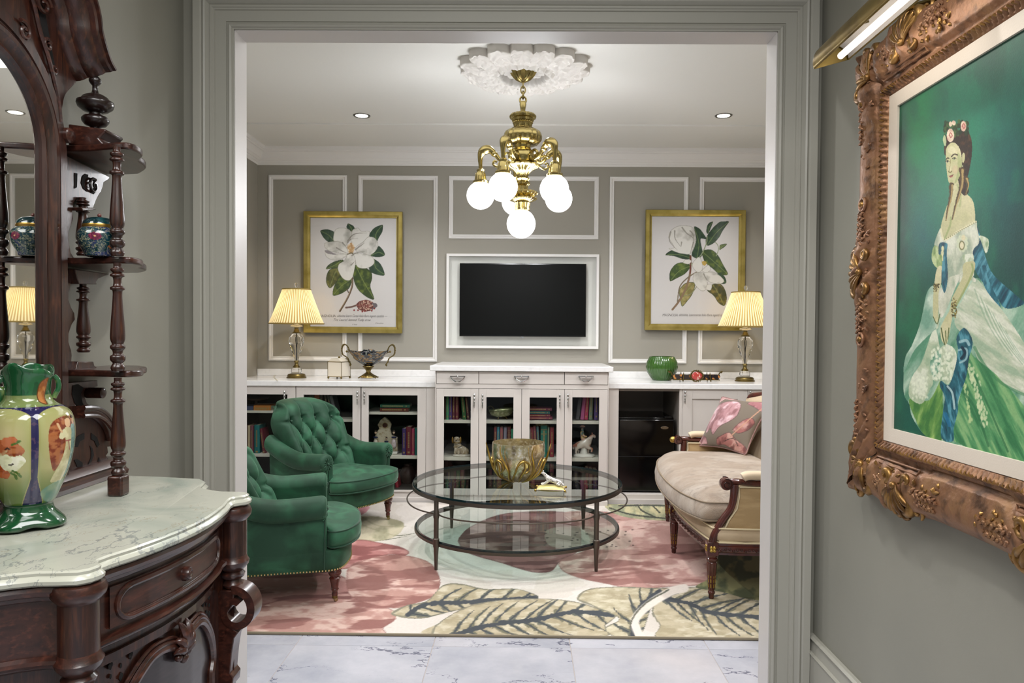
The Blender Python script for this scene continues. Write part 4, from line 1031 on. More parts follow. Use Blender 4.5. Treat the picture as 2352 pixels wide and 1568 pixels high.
# ================================================================ RUG
def make_rug():
    RT = .012
    x0, x1 = -1.80, 1.92; nx, ny = 640, 330
    yl = UZ(556, 1449.5, RT); yr = UZ(1734, 1464, RT); sl = (yr.y - yl.y) / (yr.x - yl.x); yb = 5.42
    xs = np.linspace(x0, x1, nx); t = np.linspace(0, 1, ny)
    yf = yl.y + sl * (xs - yl.x)
    Y = 1 / ((1 / yf)[:, None] * (1 - t)[None, :] + (1 / yb) * t[None, :])
    G = np.zeros((nx, ny, 3)); G[..., 0] = xs[:, None]; G[..., 1] = Y; G[..., 2] = RT
    px, py = proj(G); P = Paint(px, py, '#d3cbc4')
    o, k = (540, 1130), 1.928; F = lambda p: off(p, o, k)
    P.blend(fbm(px * .02, py * .05, 5) > .55, '#c6bdb2', .5)
    # faint olive sprays at the back
    for p in [[(520, 130), (700, 190), (800, 180)], [(560, 110), (640, 150), (760, 150)], [(500, 200), (620, 215), (760, 195)]]: P.line(F(p), 2.0, '#6c6c58', jag=1.2, taper=True)
    P.poly(F([(540, 110), (740, 130), (700, 200), (540, 215)]), '#bdb294', a=.8, col2='#8f8b6e', scale=.06)
    P.poly(F([(430, 85), (590, 62), (565, 98), (500, 106)]), '#c08c90', col2='#a26a70', scale=.06)
    def pet(pts, base, dk, lt, seed):
        m = P.poly(F(pts), base); n = fbm(px * .011 + py * .02, py * .075, seed, 5); n2 = fbm(px * .03, py * .10 + 7, seed + 9, 4)
        P.blend(m, lt, np.clip((n2 - .48) * 6, 0, 1) * .9); P.blend(m, dk, np.clip((n - .53) * 14, 0, 1) * .85)
        P.line(F(pts + [pts[0]]), 1.2, dk, a=.55, jag=.8)
    PK, DK, LT = '#b0867c', '#855650', '#d0b3a8'
    pet([(-100, 360), (100, 320), (330, 330), (520, 400), (520, 490), (200, 560), (-100, 560)], '#a77872', '#6f423f', '#b9958b', 3)
    pet([(-150, 560), (60, 520), (200, 480), (350, 470), (560, 480), (690, 520), (710, 560), (655, 600), (640, 632), (300, 632), (-150, 620)], PK, DK, LT, 6)
    pet([(480, 225), (560, 212), (640, 225), (720, 240), (767, 262), (750, 280), (680, 275), (600, 300), (510, 335), (400, 330)], '#a9706c', '#7c4442', '#c5968f', 8)
    pet([(500, 335), (600, 292), (700, 278), (800, 290), (870, 320), (905, 380), (900, 430), (875, 462), (800, 490), (700, 512), (560, 482), (500, 440)], PK, DK, LT, 11)
    pet([(990, 205), (1050, 150), (1200, 95), (1450, 88), (1520, 130), (1525, 250), (1440, 305), (1400, 348), (1330, 354), (1250, 335), (1180, 312), (1050, 275), (1000, 240)], '#8f6260', '#613a3a', '#ab8581', 14)
    pet([(1450, 95), (1600, 85), (1800, 108), (1950, 140), (2060, 200), (2100, 300), (2110, 375), (2060, 408), (1900, 418), (1790, 432), (1650, 405), (1530, 380), (1450, 345), (1445, 300), (1560, 250), (1560, 180)], '#b0877f', '#8a5d57', '#cfb0a6', 17)
    P.poly(F([(1380, 170), (1500, 150), (1700, 165), (1760, 200), (1720, 250), (1560, 250), (1400, 240)]), '#c3b0a2', a=.6)
    r2 = random.Random(5)
    P.dots(F([(1370 + r2.random() * 400, 165 + r2.random() * 80) for _ in range(34)]), 2.6, '#46302e', .9, 1.1)
    BG, V1, V2, OL = '#b9ad93', '#3a3f45', '#6a6854', '#7d785f'
    def leafy(outline, mid, seed, ang=1, nv=9, L=70, base=BG):
        keep = P.c.copy(); m = P.poly(F(outline), base, col2='#a3977b', scale=.035, seed=seed, sy=3)
        P.blend(m, '#cfc7b2', np.clip((fbm(px * .05, py * .15, seed + 4) - .55) * 6, 0, 1) * .7)
        mp_ = catmull(mid, 8, False); N_ = len(mp_)
        for side in (-1, 1):
            for i in range(nv):
                j = int((i + .6) / (nv + .3) * (N_ - 2)); a_ = np.array(mp_[j]); d = np.array(mp_[j + 1]) - a_; d /= np.hypot(*d) + 1e-9
                nrm = np.array([-d[1], d[0]]) * side
                e_ = a_ + (d * 1.0 + nrm * 1.0) * L * 1.5 * np.array([1.15, .70])
                q = (a_ + e_) / 2 + nrm * 11 * np.array([1, .6])
                P.line(F([tuple(a_), tuple(q), tuple(e_)]), 4.6, V2 if i % 2 else '#5d5f55', jag=3.4, jscale=.11, taper=True, seed=seed + i, a=.95)
                P.line(F([tuple(a_), tuple(q), tuple(e_)]), 2.0, V1, jag=1.6, jscale=.2, taper=True, seed=seed + i + 30)
        P.line(F(mid), 4.4, V1, jag=1.6, jscale=.12, seed=seed)
        P.line(F(outline + [outline[0]]), 2.0, '#6b6a5c', jag=2.2, jscale=.09, seed=seed + 3, a=.7)
        edge = P.mask(catmull(F(outline))); P.c = np.where(edge[..., None], P.c, keep)
        return m
    leafy([(690, 540), (760, 500), (850, 480), (920, 412), (1000, 405), (1110, 428), (1250, 428), (1345, 468), (1200, 500), (1000, 520), (820, 560)], [(760, 545), (850, 495), (1000, 488), (1200, 475), (1335, 466)], 2, nv=7, L=60)
    leafy([(870, 635), (900, 580), (1020, 510), (1150, 480), (1330, 470), (1480, 480), (1600, 510), (1685, 545), (1640, 590), (1600, 642)], [(940, 640), (1060, 605), (1190, 578), (1330, 565), (1500, 530), (1670, 545)], 5, nv=10, L=85)
    leafy([(1515, 475), (1560, 430), (1700, 418), (1850, 424), (1930, 428), (1850, 500), (1790, 640), (1680, 640), (1640, 600), (1700, 560), (1600, 510)], [(1760, 640), (1765, 560), (1810, 490), (1880, 440)], 7, nv=5, L=60, base='#c0b79d')
    leafy([(1845, 530), (1870, 465), (1960, 425), (2100, 425), (2305, 480), (2460, 520), (2460, 655), (1905, 652), (1880, 590)], [(1880, 470), (2000, 490), (2100, 530), (2230, 545), (2400, 560)], 9, nv=8, L=85)
    P.line(F([(1800, 648), (1770, 570), (1830, 500), (1930, 440), (1990, 425)]), 9, '#dcd2c8'); P.line(F([(1745, 640), (1760, 560), (1820, 490), (1920, 432)]), 1.8, '#5f5f52', jag=1)
    P.poly(F([(2040, 420), (2110, 370), (2160, 250), (2300, 200), (2460, 220), (2460, 480), (2305, 478), (2150, 440)]), '#8c8a5e', col2='#4f5638', scale=.05, seed=12, lo=.42, hi=.6)
    P.poly(F([(1640, 50), (1800, 48), (1960, 60), (1990, 110), (1930, 125), (1780, 118), (1680, 95)]), '#c4bb92', col2='#8b8f72', scale=.07, seed=13)
    for p in [[(1660, 70), (1760, 100), (1930, 118)], [(1780, 50), (1800, 80), (1860, 110)], [(1700, 60), (1900, 60), (1970, 90)], [(1850, 60), (1880, 90)]]: P.line(F(p), 1.6, '#3f4238', jag=1.3)
    P.c *= (1 + .06 * (fbm(px * .5, py * .9, 2, 2) - .5))[..., None]
    e = empty('area_rug', (0, 4.2, 0), 0, 'ivory wool area rug with large pink petals and veined beige leaves', 'rug')
    m = M('wool_pile', attr='Col', rough=.92, bump=(420, .35), sheen=.15, bumpdist=.002)
    MB().grid(G, cols=P.c).build('pile', m, e, smooth=0, cols=True)
    c4 = [(x0, yf[0], 0), (x1, yf[-1], 0), (x1, yb, 0), (x0, yb, 0)]
    b = MB(); b.tube([(c[0], c[1], RT * .55) for c in c4], .0058, 8, closed=True); b.build('bound_edge', M('rug_edge', '#8f846f', .9), e)
    MB().prism([(c[0], c[1]) for c in c4], lambda x, y: (x, y, 0.0005), lambda x, y: (x, y, RT - .0025)).build('backing', M('rug_backing', '#a8987e', .9), e)
    Unit(e).done()
make_rug()
RZ = .012

# ================================================================ TUFTED ARMCHAIRS
VELV = M('green_velvet', '#254735', .62, sheen=.42, var=(7, '#34684c', .42, .72, .8), var2=(4, '#12301f', .5, .75), bump=(500, .12), spec=.3)
VELV.node_tree.nodes['Principled BSDF'].inputs['Sheen Tint'].default_value = hx('#a9d6bb')
PIPE = M('dark_green_piping', '#143f2b', .6, sheen=.3)
NAIL = M('antique_nickel_nail', '#d8c48c', .25, 1)
def loopgrid(mb, loop, levels, center=(0, 0), dimples=None):
    L = np.array(loop); c = np.array(center); G = np.zeros((len(levels), len(L), 3))
    for i, (s, z) in enumerate(levels):
        q = c + (L - c) * s; G[i, :, 0] = q[:, 0]; G[i, :, 1] = q[:, 1]; G[i, :, 2] = z
        if dimples is not None and i >= dimples[2]:
            for (dx, dy) in dimples[0]: G[i, :, 2] -= dimples[1] * np.exp(-(((q[:, 0] - dx) ** 2 + (q[:, 1] - dy) ** 2) / .0011))
    return mb.grid(G, cv=True, flip=False)
def make_armchair():
    e = empty('tufted_armchair', (0, 0, 0))
    # back
    nu, nv = 120, 110
    u = np.linspace(-1, 1, nu)[:, None] * np.ones((1, nv)); v = np.ones((nu, 1)) * np.linspace(0, 1, nv)[None, :]
    ztop = .80 - .045 * np.abs(u) ** 3
    z = .28 + v * (ztop - .28)
    hw = np.interp(z, [.28, .45, .60, .72, .80], [.235, .250, .278, .292, .28])
    y = u * hw * (1 - .40 * np.clip((v - .70) / .30, 0, 1) ** 2.4 * np.abs(u) ** 3)
    xb = -.135 - .36 * (z - .30) + .10 * u ** 2 * np.clip(1.3 - v, 0, 1)
    U = u * 2.35; V = (z - .37) / .2
    pil = (np.abs(np.sin(PI * (U + V))) * np.abs(np.sin(PI * (U - V)))) ** .42
    chn = np.abs(np.cos(PI * U)) ** .5
    wt = np.clip((V - 1.5) / .18, 0, 1)
    puff = .046 * (pil * (1 - wt) + chn * .9 * wt)
    side = np.clip((np.abs(u) - .70) / .08, 0, 1)
    sidep = .040 - .012 * np.abs(np.sin(PI * (V - .5))) ** 6 * 0 - .020 * np.exp(-(((V * 1.0) % 1 - .5) / .06) ** 2) * (V < 1.8)
    puff = puff * (1 - side) + sidep * side
    butt = np.zeros_like(puff)
    for r_ in range(0, 4):
        Vb = r_ * .5
        for Ub in ([-1, 0, 1] if r_ % 2 == 0 else [-1.5, -.5, .5, 1.5]):
            butt += np.exp(-(((U - Ub) / .16) ** 2 + ((V - Vb) / .12) ** 2))
    puff -= .030 * np.clip(butt, 0, 1)
    eu = np.clip((np.abs(u) - .80) / .20, 0, 1); ev = np.clip((v - .88) / .12, 0, 1)
    roll = .075 * (1 - np.sqrt(np.clip(1 - eu ** 2, 0, 1))) + .06 * (1 - np.sqrt(np.clip(1 - ev ** 2, 0, 1)))
    x = xb + puff * (1 - eu ** 3) * (1 - ev ** 3) - roll
    F_ = np.stack([x, y, z], -1)
    B_ = F_.copy(); B_[..., 0] = np.minimum(x - .02, -.135 - .36 * (z - .30) - .085 + .03 * u ** 2); B_[..., 1] = y * .985
    m = MB(); m.grid(F_); m.grid(B_, flip=True)
    ring = lambda A: np.concatenate([A[:, 0], A[-1, 1:], A[::-1, -1][1:], A[0, ::-1][1:-1]])
    m.grid(np.stack([ring(F_), ring(B_)]), cv=True); m.build('backrest', VELV, e, smooth=75)
    bt = MB()
    for r_ in range(0, 4):
        Vb = r_ * .5; zz = .37 + .2 * Vb
        for Ub in ([-1, 0, 1] if r_ % 2 == 0 else [-1.5, -.5, .5, 1.5]):
            uu = Ub / 2.35; h_ = np.interp(zz, [.28, .45, .60, .72, .80], [.235, .250, .278, .292, .28])
            MB().sphere((-.135 - .36 * (zz - .30) + .10 * uu ** 2 - .002, uu * h_, zz), .009, 10, 6).build('button', PIPE, e)
    # arms
    for s in (-1, 1):
        xs = np.linspace(-.30, .165, 22); rows = []
        sec = []
        sec += [(-.05, None, 0), (-.052, None, .6)]
        N_ = 16
        def section(x_, sh=1.0):
            top = .505 + .085 * max(0, (-x_ - .02) / .28) ** 1.6 - .010 * math.sin(PI * (x_ + .3) / .46); r = .056
            cy_, cz2 = .288, top - r; P_ = []
            for zz in (.16, .25, .35): P_.append((.236, zz))
            for i in range(N_ + 1):
                t = math.radians(200 - i * 250 / N_); P_.append((cy_ + r * math.cos(t), cz2 + r * math.sin(t)))
            P_.append((.300, cz2 - .045)); P_.append((.294, .30)); P_.append((.290, .16))
            mc = np.array([.272, (top + .16) / 2]); Q = np.array(P_)
            if sh != 1.0:
                c2 = np.array([cy_, cz2]); c3 = mc
                Q = np.where((Q[:, 1] > cz2 - r)[:, None], c2 + (Q - c2) * sh, np.stack([mc[0] + (Q[:, 0] - mc[0]) * sh, Q[:, 1]], -1))
            return Q
        for x_ in xs: rows.append([(x_, s * a, b) for a, b in section(x_)])
        for dx, sh in ((.012, .96), (.020, .84), (.024, .6), (.018, .25), (.016, .02)): rows.append([(.165 + dx, s * a, b) for a, b in section(.165, sh)])
        MB().grid(rows, cv=True, flip=(s > 0)).build('arm', VELV, e, smooth=65)
        tp = .505 - .056 - .004
        gp = MB()
        for i in range(12):
            t = 2 * PI * i / 12; gp.tube([(.182, s * .288, tp), (.188, s * (.288 + .03 * math.cos(t)), tp + .03 * math.sin(t)), (.172, s * (.288 + .054 * math.cos(t)), tp + .054 * math.sin(t))], [.003, .005, .004], 6)
        tag(gp.build('gathered_pleat', VELV, e), kind='stuff')
        MB().sphere((.188, s * .288, tp), .009, 10, 6).build('button', PIPE, e)
        MB().tube([(.178, s * .298, .17), (.180, s * .298, .30), (.180, s * .306, .40)], .0035, 6).build('arm_piping', PIPE, e)
    # seat rail body
    half = [(-.26, 0), (-.26, .20), (-.20, .285), (0, .292), (.16, .294), (.215, .29), (.262, .25), (.298, .13), (.308, 0)]
    loop = catmull(half + [(a, -b) for a, b in half[::-1][1:-1]], 6)
    b = MB(); loopgrid(b, loop, [(0, .158), (.97, .156), (.985, .160), (1.0, .20), (1.005, .235), (.99, .255), (.6, .262), (0, .262)]); b.build('seat_base', VELV, e, smooth=60)
    nl = MB(); L = np.array(loop); d = np.r_[0, np.cumsum(np.hypot(*np.diff(np.r_[L, L[:1]], axis=0).T))]; tot = d[-1]; n = 150
    LL = np.r_[L, L[:1]]
    for i in range(n):
        q = i / n * tot; xx = np.interp(q, d, LL[:, 0]); yy = np.interp(q, d, LL[:, 1]); nl.sphere((xx * .99, yy * .99, .164), .0052, 6, 4)
    for s in (-1, 1):
        for i in range(40):
            zz = .17 + i * .0125; 
            if zz > .50: break
            hh_ = np.interp(zz, [.28, .45, .60, .72, .80], [.235, .250, .278, .292, .28]); hh_ = max(hh_, .262 if zz < .5 else 0)
            nl.sphere((-.135 - .36 * (zz - .30) - .088, s * (hh_ + .002), zz), .0052, 6, 4)
    tag(nl.build('nail_trim', NAIL, e), kind='stuff')
    # rear outside panel down to the base
    MB().prism([(-.28, .16), (.28, .16), (.27, .5), (-.27, .5)], lambda a, b_: (-.245 + (.0 if b_ < .3 else -.01), a, b_), lambda a, b_: (-.19, a, b_)).build('outside_back', VELV, e, bevel=.01)
    # cushion
    half = [(-.15, 0), (-.15, .20), (-.10, .234), (.12, .234), (.172, .238), (.190, .262), (.205, .292), (.235, .297), (.285, .26), (.335, .15), (.350, 0)]
    loop = catmull(half + [(a, -b) for a, b in half[::-1][1:-1]], 6)
    c = MB(); dm = [(x_, y_) for x_ in (0, .12, .24) for y_ in (-.13, 0, .13)]
    lv = [(0, .262), (.93, .262), (.985, .268), (1.01, .285), (1.018, .305), (1.005, .332), (.985, .342), (.95, .350), (.88, .357), (.80, .362), (.7, .366), (.6, .369), (.5, .371), (.4, .373), (.3, .374), (.2, .374), (.1, .374), (0, .374)]
    loopgrid(c, loop, lv, center=(.08, 0), dimples=(dm, .020, 8)); c.build('seat_cushion', VELV, e, smooth=60)
    for z_, s_ in ((.340, .995), (.268, .995)):
        MB().tube([(.08 + (a - .08) * s_, b_ * s_, z_) for a, b_ in loop], .0042, 6, closed=True).build('cushion_piping', PIPE, e)
    # legs
    for (lx, ly) in ((.225, -.235), (.225, .235), (-.20, -.215), (-.20, .215)):
        l = MB(); l.lathe([(.010, .028), (.0135, .030), (.0145, .040), (.012, .048), (.016, .056), (.019, .060), (.016, .066), (.0185, .085), (.024, .105), (.027, .112), (.021, .118), (.026, .126), (.030, .134), (.031, .142), (.028, .148), (.032, .154), (.032, .162)], 24, (lx, ly, 0))
        lo = l.build('leg', LEGW, e, smooth=35)
        MB().lathe([(.009, .016), (.0125, .018), (.0125, .03), (.009, .032)], 14, (lx, ly, 0)).build('ferrule', OLDBRASS, lo)
        w = MB(); w.lathe([(.004, -.005), (.010, -.004), (.0105, 0), (.010, .004), (.004, .005)], 14); wh = w.build('caster', M('caster_brass', '#a89a78', .3, 1), lo)
        wh.rotation_euler = (PI / 2, 0, .6); wh.location = (lx + .005, ly, .0108)
    return e
def leg_at(e, lx, ly, target, rz):
    c, s = math.cos(rz), math.sin(rz)
    e.rotation_euler = (0, 0, rz); e.location = (target.x - (lx * c - ly * s), target.y - (lx * s + ly * c), RZ)
ARM_A, ARM_B = -.50, .26
A1 = make_armchair(); leg_at(A1, .225, .235, UZ(891, 1193, RZ), ARM_A)
tag(A1, 'rear green velvet button-tufted armchair, seen in full left of the coffee table', 'armchair', 'green velvet tufted armchairs')
A2 = copy_tree(A1); leg_at(A2, .225, -.235, UZ(769, 1381, RZ), ARM_B)
tag(A2, 'front green velvet tufted armchair, its back cut off by the left door jamb', 'armchair', 'green velvet tufted armchairs')

# ================================================================ SETTEE
SET = M('cream_striped_fabric', '#cdb99c', .75, sheen=.3, bump=(260, .35), var=(5, '#b7a184', .4, .7), stretch=(1, 1, 1))
SETS = M('gold_velvet_fabric', '#ad9168', .7, sheen=.5, bump=(200, .3), var=(8, '#c2a67c', .45, .75), stretch=(1, 1, 4))
CUSH = M('silver_beige_chenille', '#a38f7c', .6, sheen=.4, bump=(330, .9), var=(5, '#bcaea0', .42, .65, .8), var2=(14, '#8b7a6a', .52, .75, 1.5), bumpdist=.004, stretch=(1, 1.6, 1))
WELT = M('cream_welt', '#d9c9a6', .6)
def make_settee():
    e = empty('settee', (.932, 4.205, RZ), PI - .052)
    xf = lambda y: .075 * (1 - (y / .725) ** 2)
    half = [(xf(y), y) for y in np.linspace(0, .725, 10)] + [(-.03, .742), (-.15, .748), (-.40, .735), (-.60, .68), (-.66, .55), (-.68, 0)]
    loop = half + [(a, -b) for a, b in half[::-1][1:-1]]
    m = MB(); loopgrid(m, loop, [(.93, .212), (1.0, .212), (1.0, .222), (1.008, .226), (1.012, .240), (1.008, .252), (.999, .256), (.999, .268), (.93, .268)], center=(-.3, 0)); m.build('seat_rail', LEGW, e, smooth=35)
    # rope carving along rail
    L = np.array(loop); LL = np.r_[L, L[:1]]; d = np.r_[0, np.cumsum(np.hypot(*np.diff(LL, axis=0).T))]; r_ = MB(); n = 230
    for i in range(n):
        q = i / n * d[-1]; xx = np.interp(q, d, LL[:, 0]); yy = np.interp(q, d, LL[:, 1]); k_ = 1.016
        r_.sphere((-.3 + (xx + .3) * k_, yy * k_, .239 + .004 * math.sin(i * 2.1)), .0075, 6, 4, sc=(1, 1, .8))
    tag(r_.build('rope_carving', M('carved_mahogany', '#3a1712', .35, coat=.3), e), kind='stuff')
    # sprung seat border
    m = MB(); loopgrid(m, loop, [(.9, .266), (.985, .268), (1.0, .285), (1.005, .31), (.99, .335), (.95, .345), (.5, .35), (0, .35)], center=(-.3, 0)); m.build('seat_deck', SET, e, smooth=60)
    for k_, z_ in ((1.0, .336), (1.0, .270)): MB().tube([(-.3 + (a + .3) * k_, b * k_, z_) for a, b in loop], .0042, 6, closed=True).build('welt', WELT, e)
    # loose cushion
    h2 = [(xf(y) + .075 - .05 * (y / .69) ** 6, y) for y in np.linspace(0, .69, 10)] + [(-.03, .700), (-.12, .700), (-.40, .69), (-.52, .60), (-.54, 0)]
    lp = catmull(h2 + [(a, -b) for a, b in h2[::-1][1:-1]], 4)
    c = MB(); loopgrid(c, lp, [(0, .345), (.92, .345), (.98, .352), (1.005, .372), (1.012, .395), (1.0, .425), (.975, .447), (.965, .455), (.93, .472), (.85, .492), (.72, .506), (.55, .514), (.35, .518), (.15, .520), (0, .520)], center=(-.26, 0)); c.build('seat_cushion', CUSH, e, smooth=60)
    for k_, z_ in ((.985, .446), (1.0, .362)):
        MB().tube([(-.26 + (a + .26) * k_, b * k_, z_) for a, b in lp], .0038, 6, closed=True).build('cushion_welt', M('taupe_welt', '#8d7c68', .6), e)
    # back
    nu, nv = 60, 24; u = np.linspace(-1, 1, nu)[:, None] * np.ones((1, nv)); v = np.ones((nu, 1)) * np.linspace(0, 1, nv)[None, :]
    y = u * .70; top = .93 - .10 * np.abs(u) ** 2; z = .33 + v * (top - .33)
    x = -.50 - .14 * v + .14 * np.abs(u) ** 4
    ed = np.clip((np.abs(u) - .92) / .08, 0, 1) + np.clip((v - .92) / .08, 0, 1)
    Fg = np.stack([x + .02 * (1 - np.clip(ed, 0, 1) ** 2), y, z], -1); Bg = Fg.copy(); Bg[..., 0] = x - .045
    m = MB(); m.grid(Fg); m.grid(Bg, flip=True); m.build('backrest', SET, e, smooth=60)
    rim = [(-.50 + .14 * abs(-1) ** 4 - .02, -.70, .33)]
    pts = [(Fg[0, j, 0] - .03, -.705, Fg[0, j, 2]) for j in range(0, nv, 4)] + [(Fg[i, -1, 0] - .03, Fg[i, -1, 1], Fg[i, -1, 2] + .008) for i in range(0, nu, 3)] + [(Fg[-1, j, 0] - .03, .705, Fg[-1, j, 2]) for j in range(nv - 1, -1, -4)]
    MB().tube(catmull(pts, 3, False), .024, 10).build('back_frame', LEGW, e)
    # arms
    for s in (-1, 1):
        Y = s * .727
        st = catmull([(-.005, Y, .262), (-.010, Y, .30), (-.045, Y, .37), (-.085, Y, .43), (-.098, Y, .49), (-.100, Y, .545)], 5, False)
        MB().tube(st, [.021 - .004 * math.sin(PI * i / (len(st) - 1)) for i in range(len(st))], 10).build('arm_stile', LEGW, e)
        am = catmull([(-.055, Y, .548), (-.10, Y, .556), (-.20, Y, .548), (-.35, Y, .555), (-.50, Y * .985, .590), (-.60, Y * .97, .63)], 5, False)
        ar = MB().tube(am, [.021] * len(am), 10, flat=.75).build('arm_rail', LEGW, e)
        sc = MB(); n = 26; sp = [(-.062 + .028 * (1 - i / n) * math.cos(i * .42 + 1.2), Y, .546 + .028 * (1 - i / n) * math.sin(i * .42 + 1.2)) for i in range(n)]
        sc.M = None
        P_ = MB()
        cy = MB(); cy.lathe([(.001, -.029), (.026, -.027), (.028, -.02), (.028, .02), (.026, .027), (.001, .029)], 22)
        A_ = Matrix.Translation((-.060, Y, .545)) @ Matrix.Rotation(PI / 2, 4, 'X'); q = MB(); q.M = A_; q.lathe([(.001, -.029), (.026, -.027), (.028, -.02), (.028, .02), (.026, .027), (.001, .029)], 22)
        so = q.build('arm_scroll', LEGW, e)
        for ss in (-1, 1): 
            g = MB(); g.tube([(p_[0], Y + ss * .030, p_[2]) for p_ in sp[:20]], .0028, 6); g.build('scroll_line', M('scroll_dark', '#2e100c', .3), so)
        if s < 0:
            MB().sphere((-.028, Y, .548), .022, 14, 10).build('gilt_boss', GILT, e)
        pad = catmull([(-.135, Y, .574), (-.17, Y, .586), (-.28, Y, .586), (-.42, Y * .99, .598), (-.50, Y * .985, .612)], 5, False)
        MB().tube(pad, [.012] + [.030] * (len(pad) - 2) + [.012], 14, flat=.72).build('arm_pad', M('cream_pad', '#d4bfa3', .7, sheen=.3), e)
        poly = [(-.030, .275), (-.075, .375), (-.112, .43), (-.122, .49), (-.122, .532), (-.35, .532), (-.55, .56), (-.58, .275)]
        MB().prism(poly, lambda a, b: (a, Y + s * .006, b), lambda a, b: (a, Y - s * .04, b)).build('side_panel', SETS, e, bevel=.008)
        MB().tube([(a, Y + s * .010, b) for a, b in poly], .0042, 6, closed=True).build('panel_welt', WELT, e)
        MB().tube([(a, Y - s * .042, b) for a, b in poly], .0042, 6, closed=True).build('panel_welt', WELT, e)
    # legs
    for (lx, ly) in ((0, .727), (xf(0) * .9, 0), (0, -.727), (-.60, .62), (-.60, -.62)):
        b = MB().box(lx - .026, lx + .026, ly - .026, ly + .026, .208, .272).build('leg_block', LEGW, e, bevel=.002)
        g = MB()
        for sx, sy in ((1, 0), (0, 1), (0, -1)):
            for t in range(4):
                a_ = PI / 4 + t * PI / 2; ox, oz = .010 * math.cos(a_), .010 * math.sin(a_)
                g.sphere((lx + sx * .027 + (ox if sx == 0 else 0), ly + sy * .027 + (ox if sx else 0), .240 + oz), .0085, 8, 5, sc=(.5 if sx else 1, .5 if sy else 1, 1))
            g.sphere((lx + sx * .030, ly + sy * .030, .240), .005, 6, 4)
        tag(g.build('gilt_rosette', GILT, e), kind='stuff')
        l = MB(); l.lathe([(.010, 0), (.013, .006), (.013, .022), (.017, .026), (.0165, .034), (.013, .038), (.015, .045), (.0225, .165), (.024, .172), (.021, .176), (.027, .184), (.027, .192), (.021, .197), (.024, .203), (.024, .209)], 48, (lx, ly, 0),
                          rib=lambda a, i: (.10 * np.cos(a * 8) if 5 < i < 8 else 0 * a)); lo = l.build('leg', LEGW, e, smooth=50)
        g = MB()
        for t in range(8):
            a_ = t * PI / 4 + PI / 8; 
            for z0_, z1_ in ((.055, .072), (.078, .096), (.100, .112)):
                r0 = .0185 * (.80 + z0_ * 1.5) ; g.tube([(lx + r0 * .93 * math.cos(a_), ly + r0 * .93 * math.sin(a_), z0_), (lx + r0 * math.cos(a_), ly + r0 * math.sin(a_), z1_)], .0028, 5)
        tag(g.build('gilt_inlay', GILT, lo), kind='stuff')
    return e
ST = make_settee(); tag(ST, 'carved walnut settee in cream and gold fabric with a loose seat cushion', 'settee')

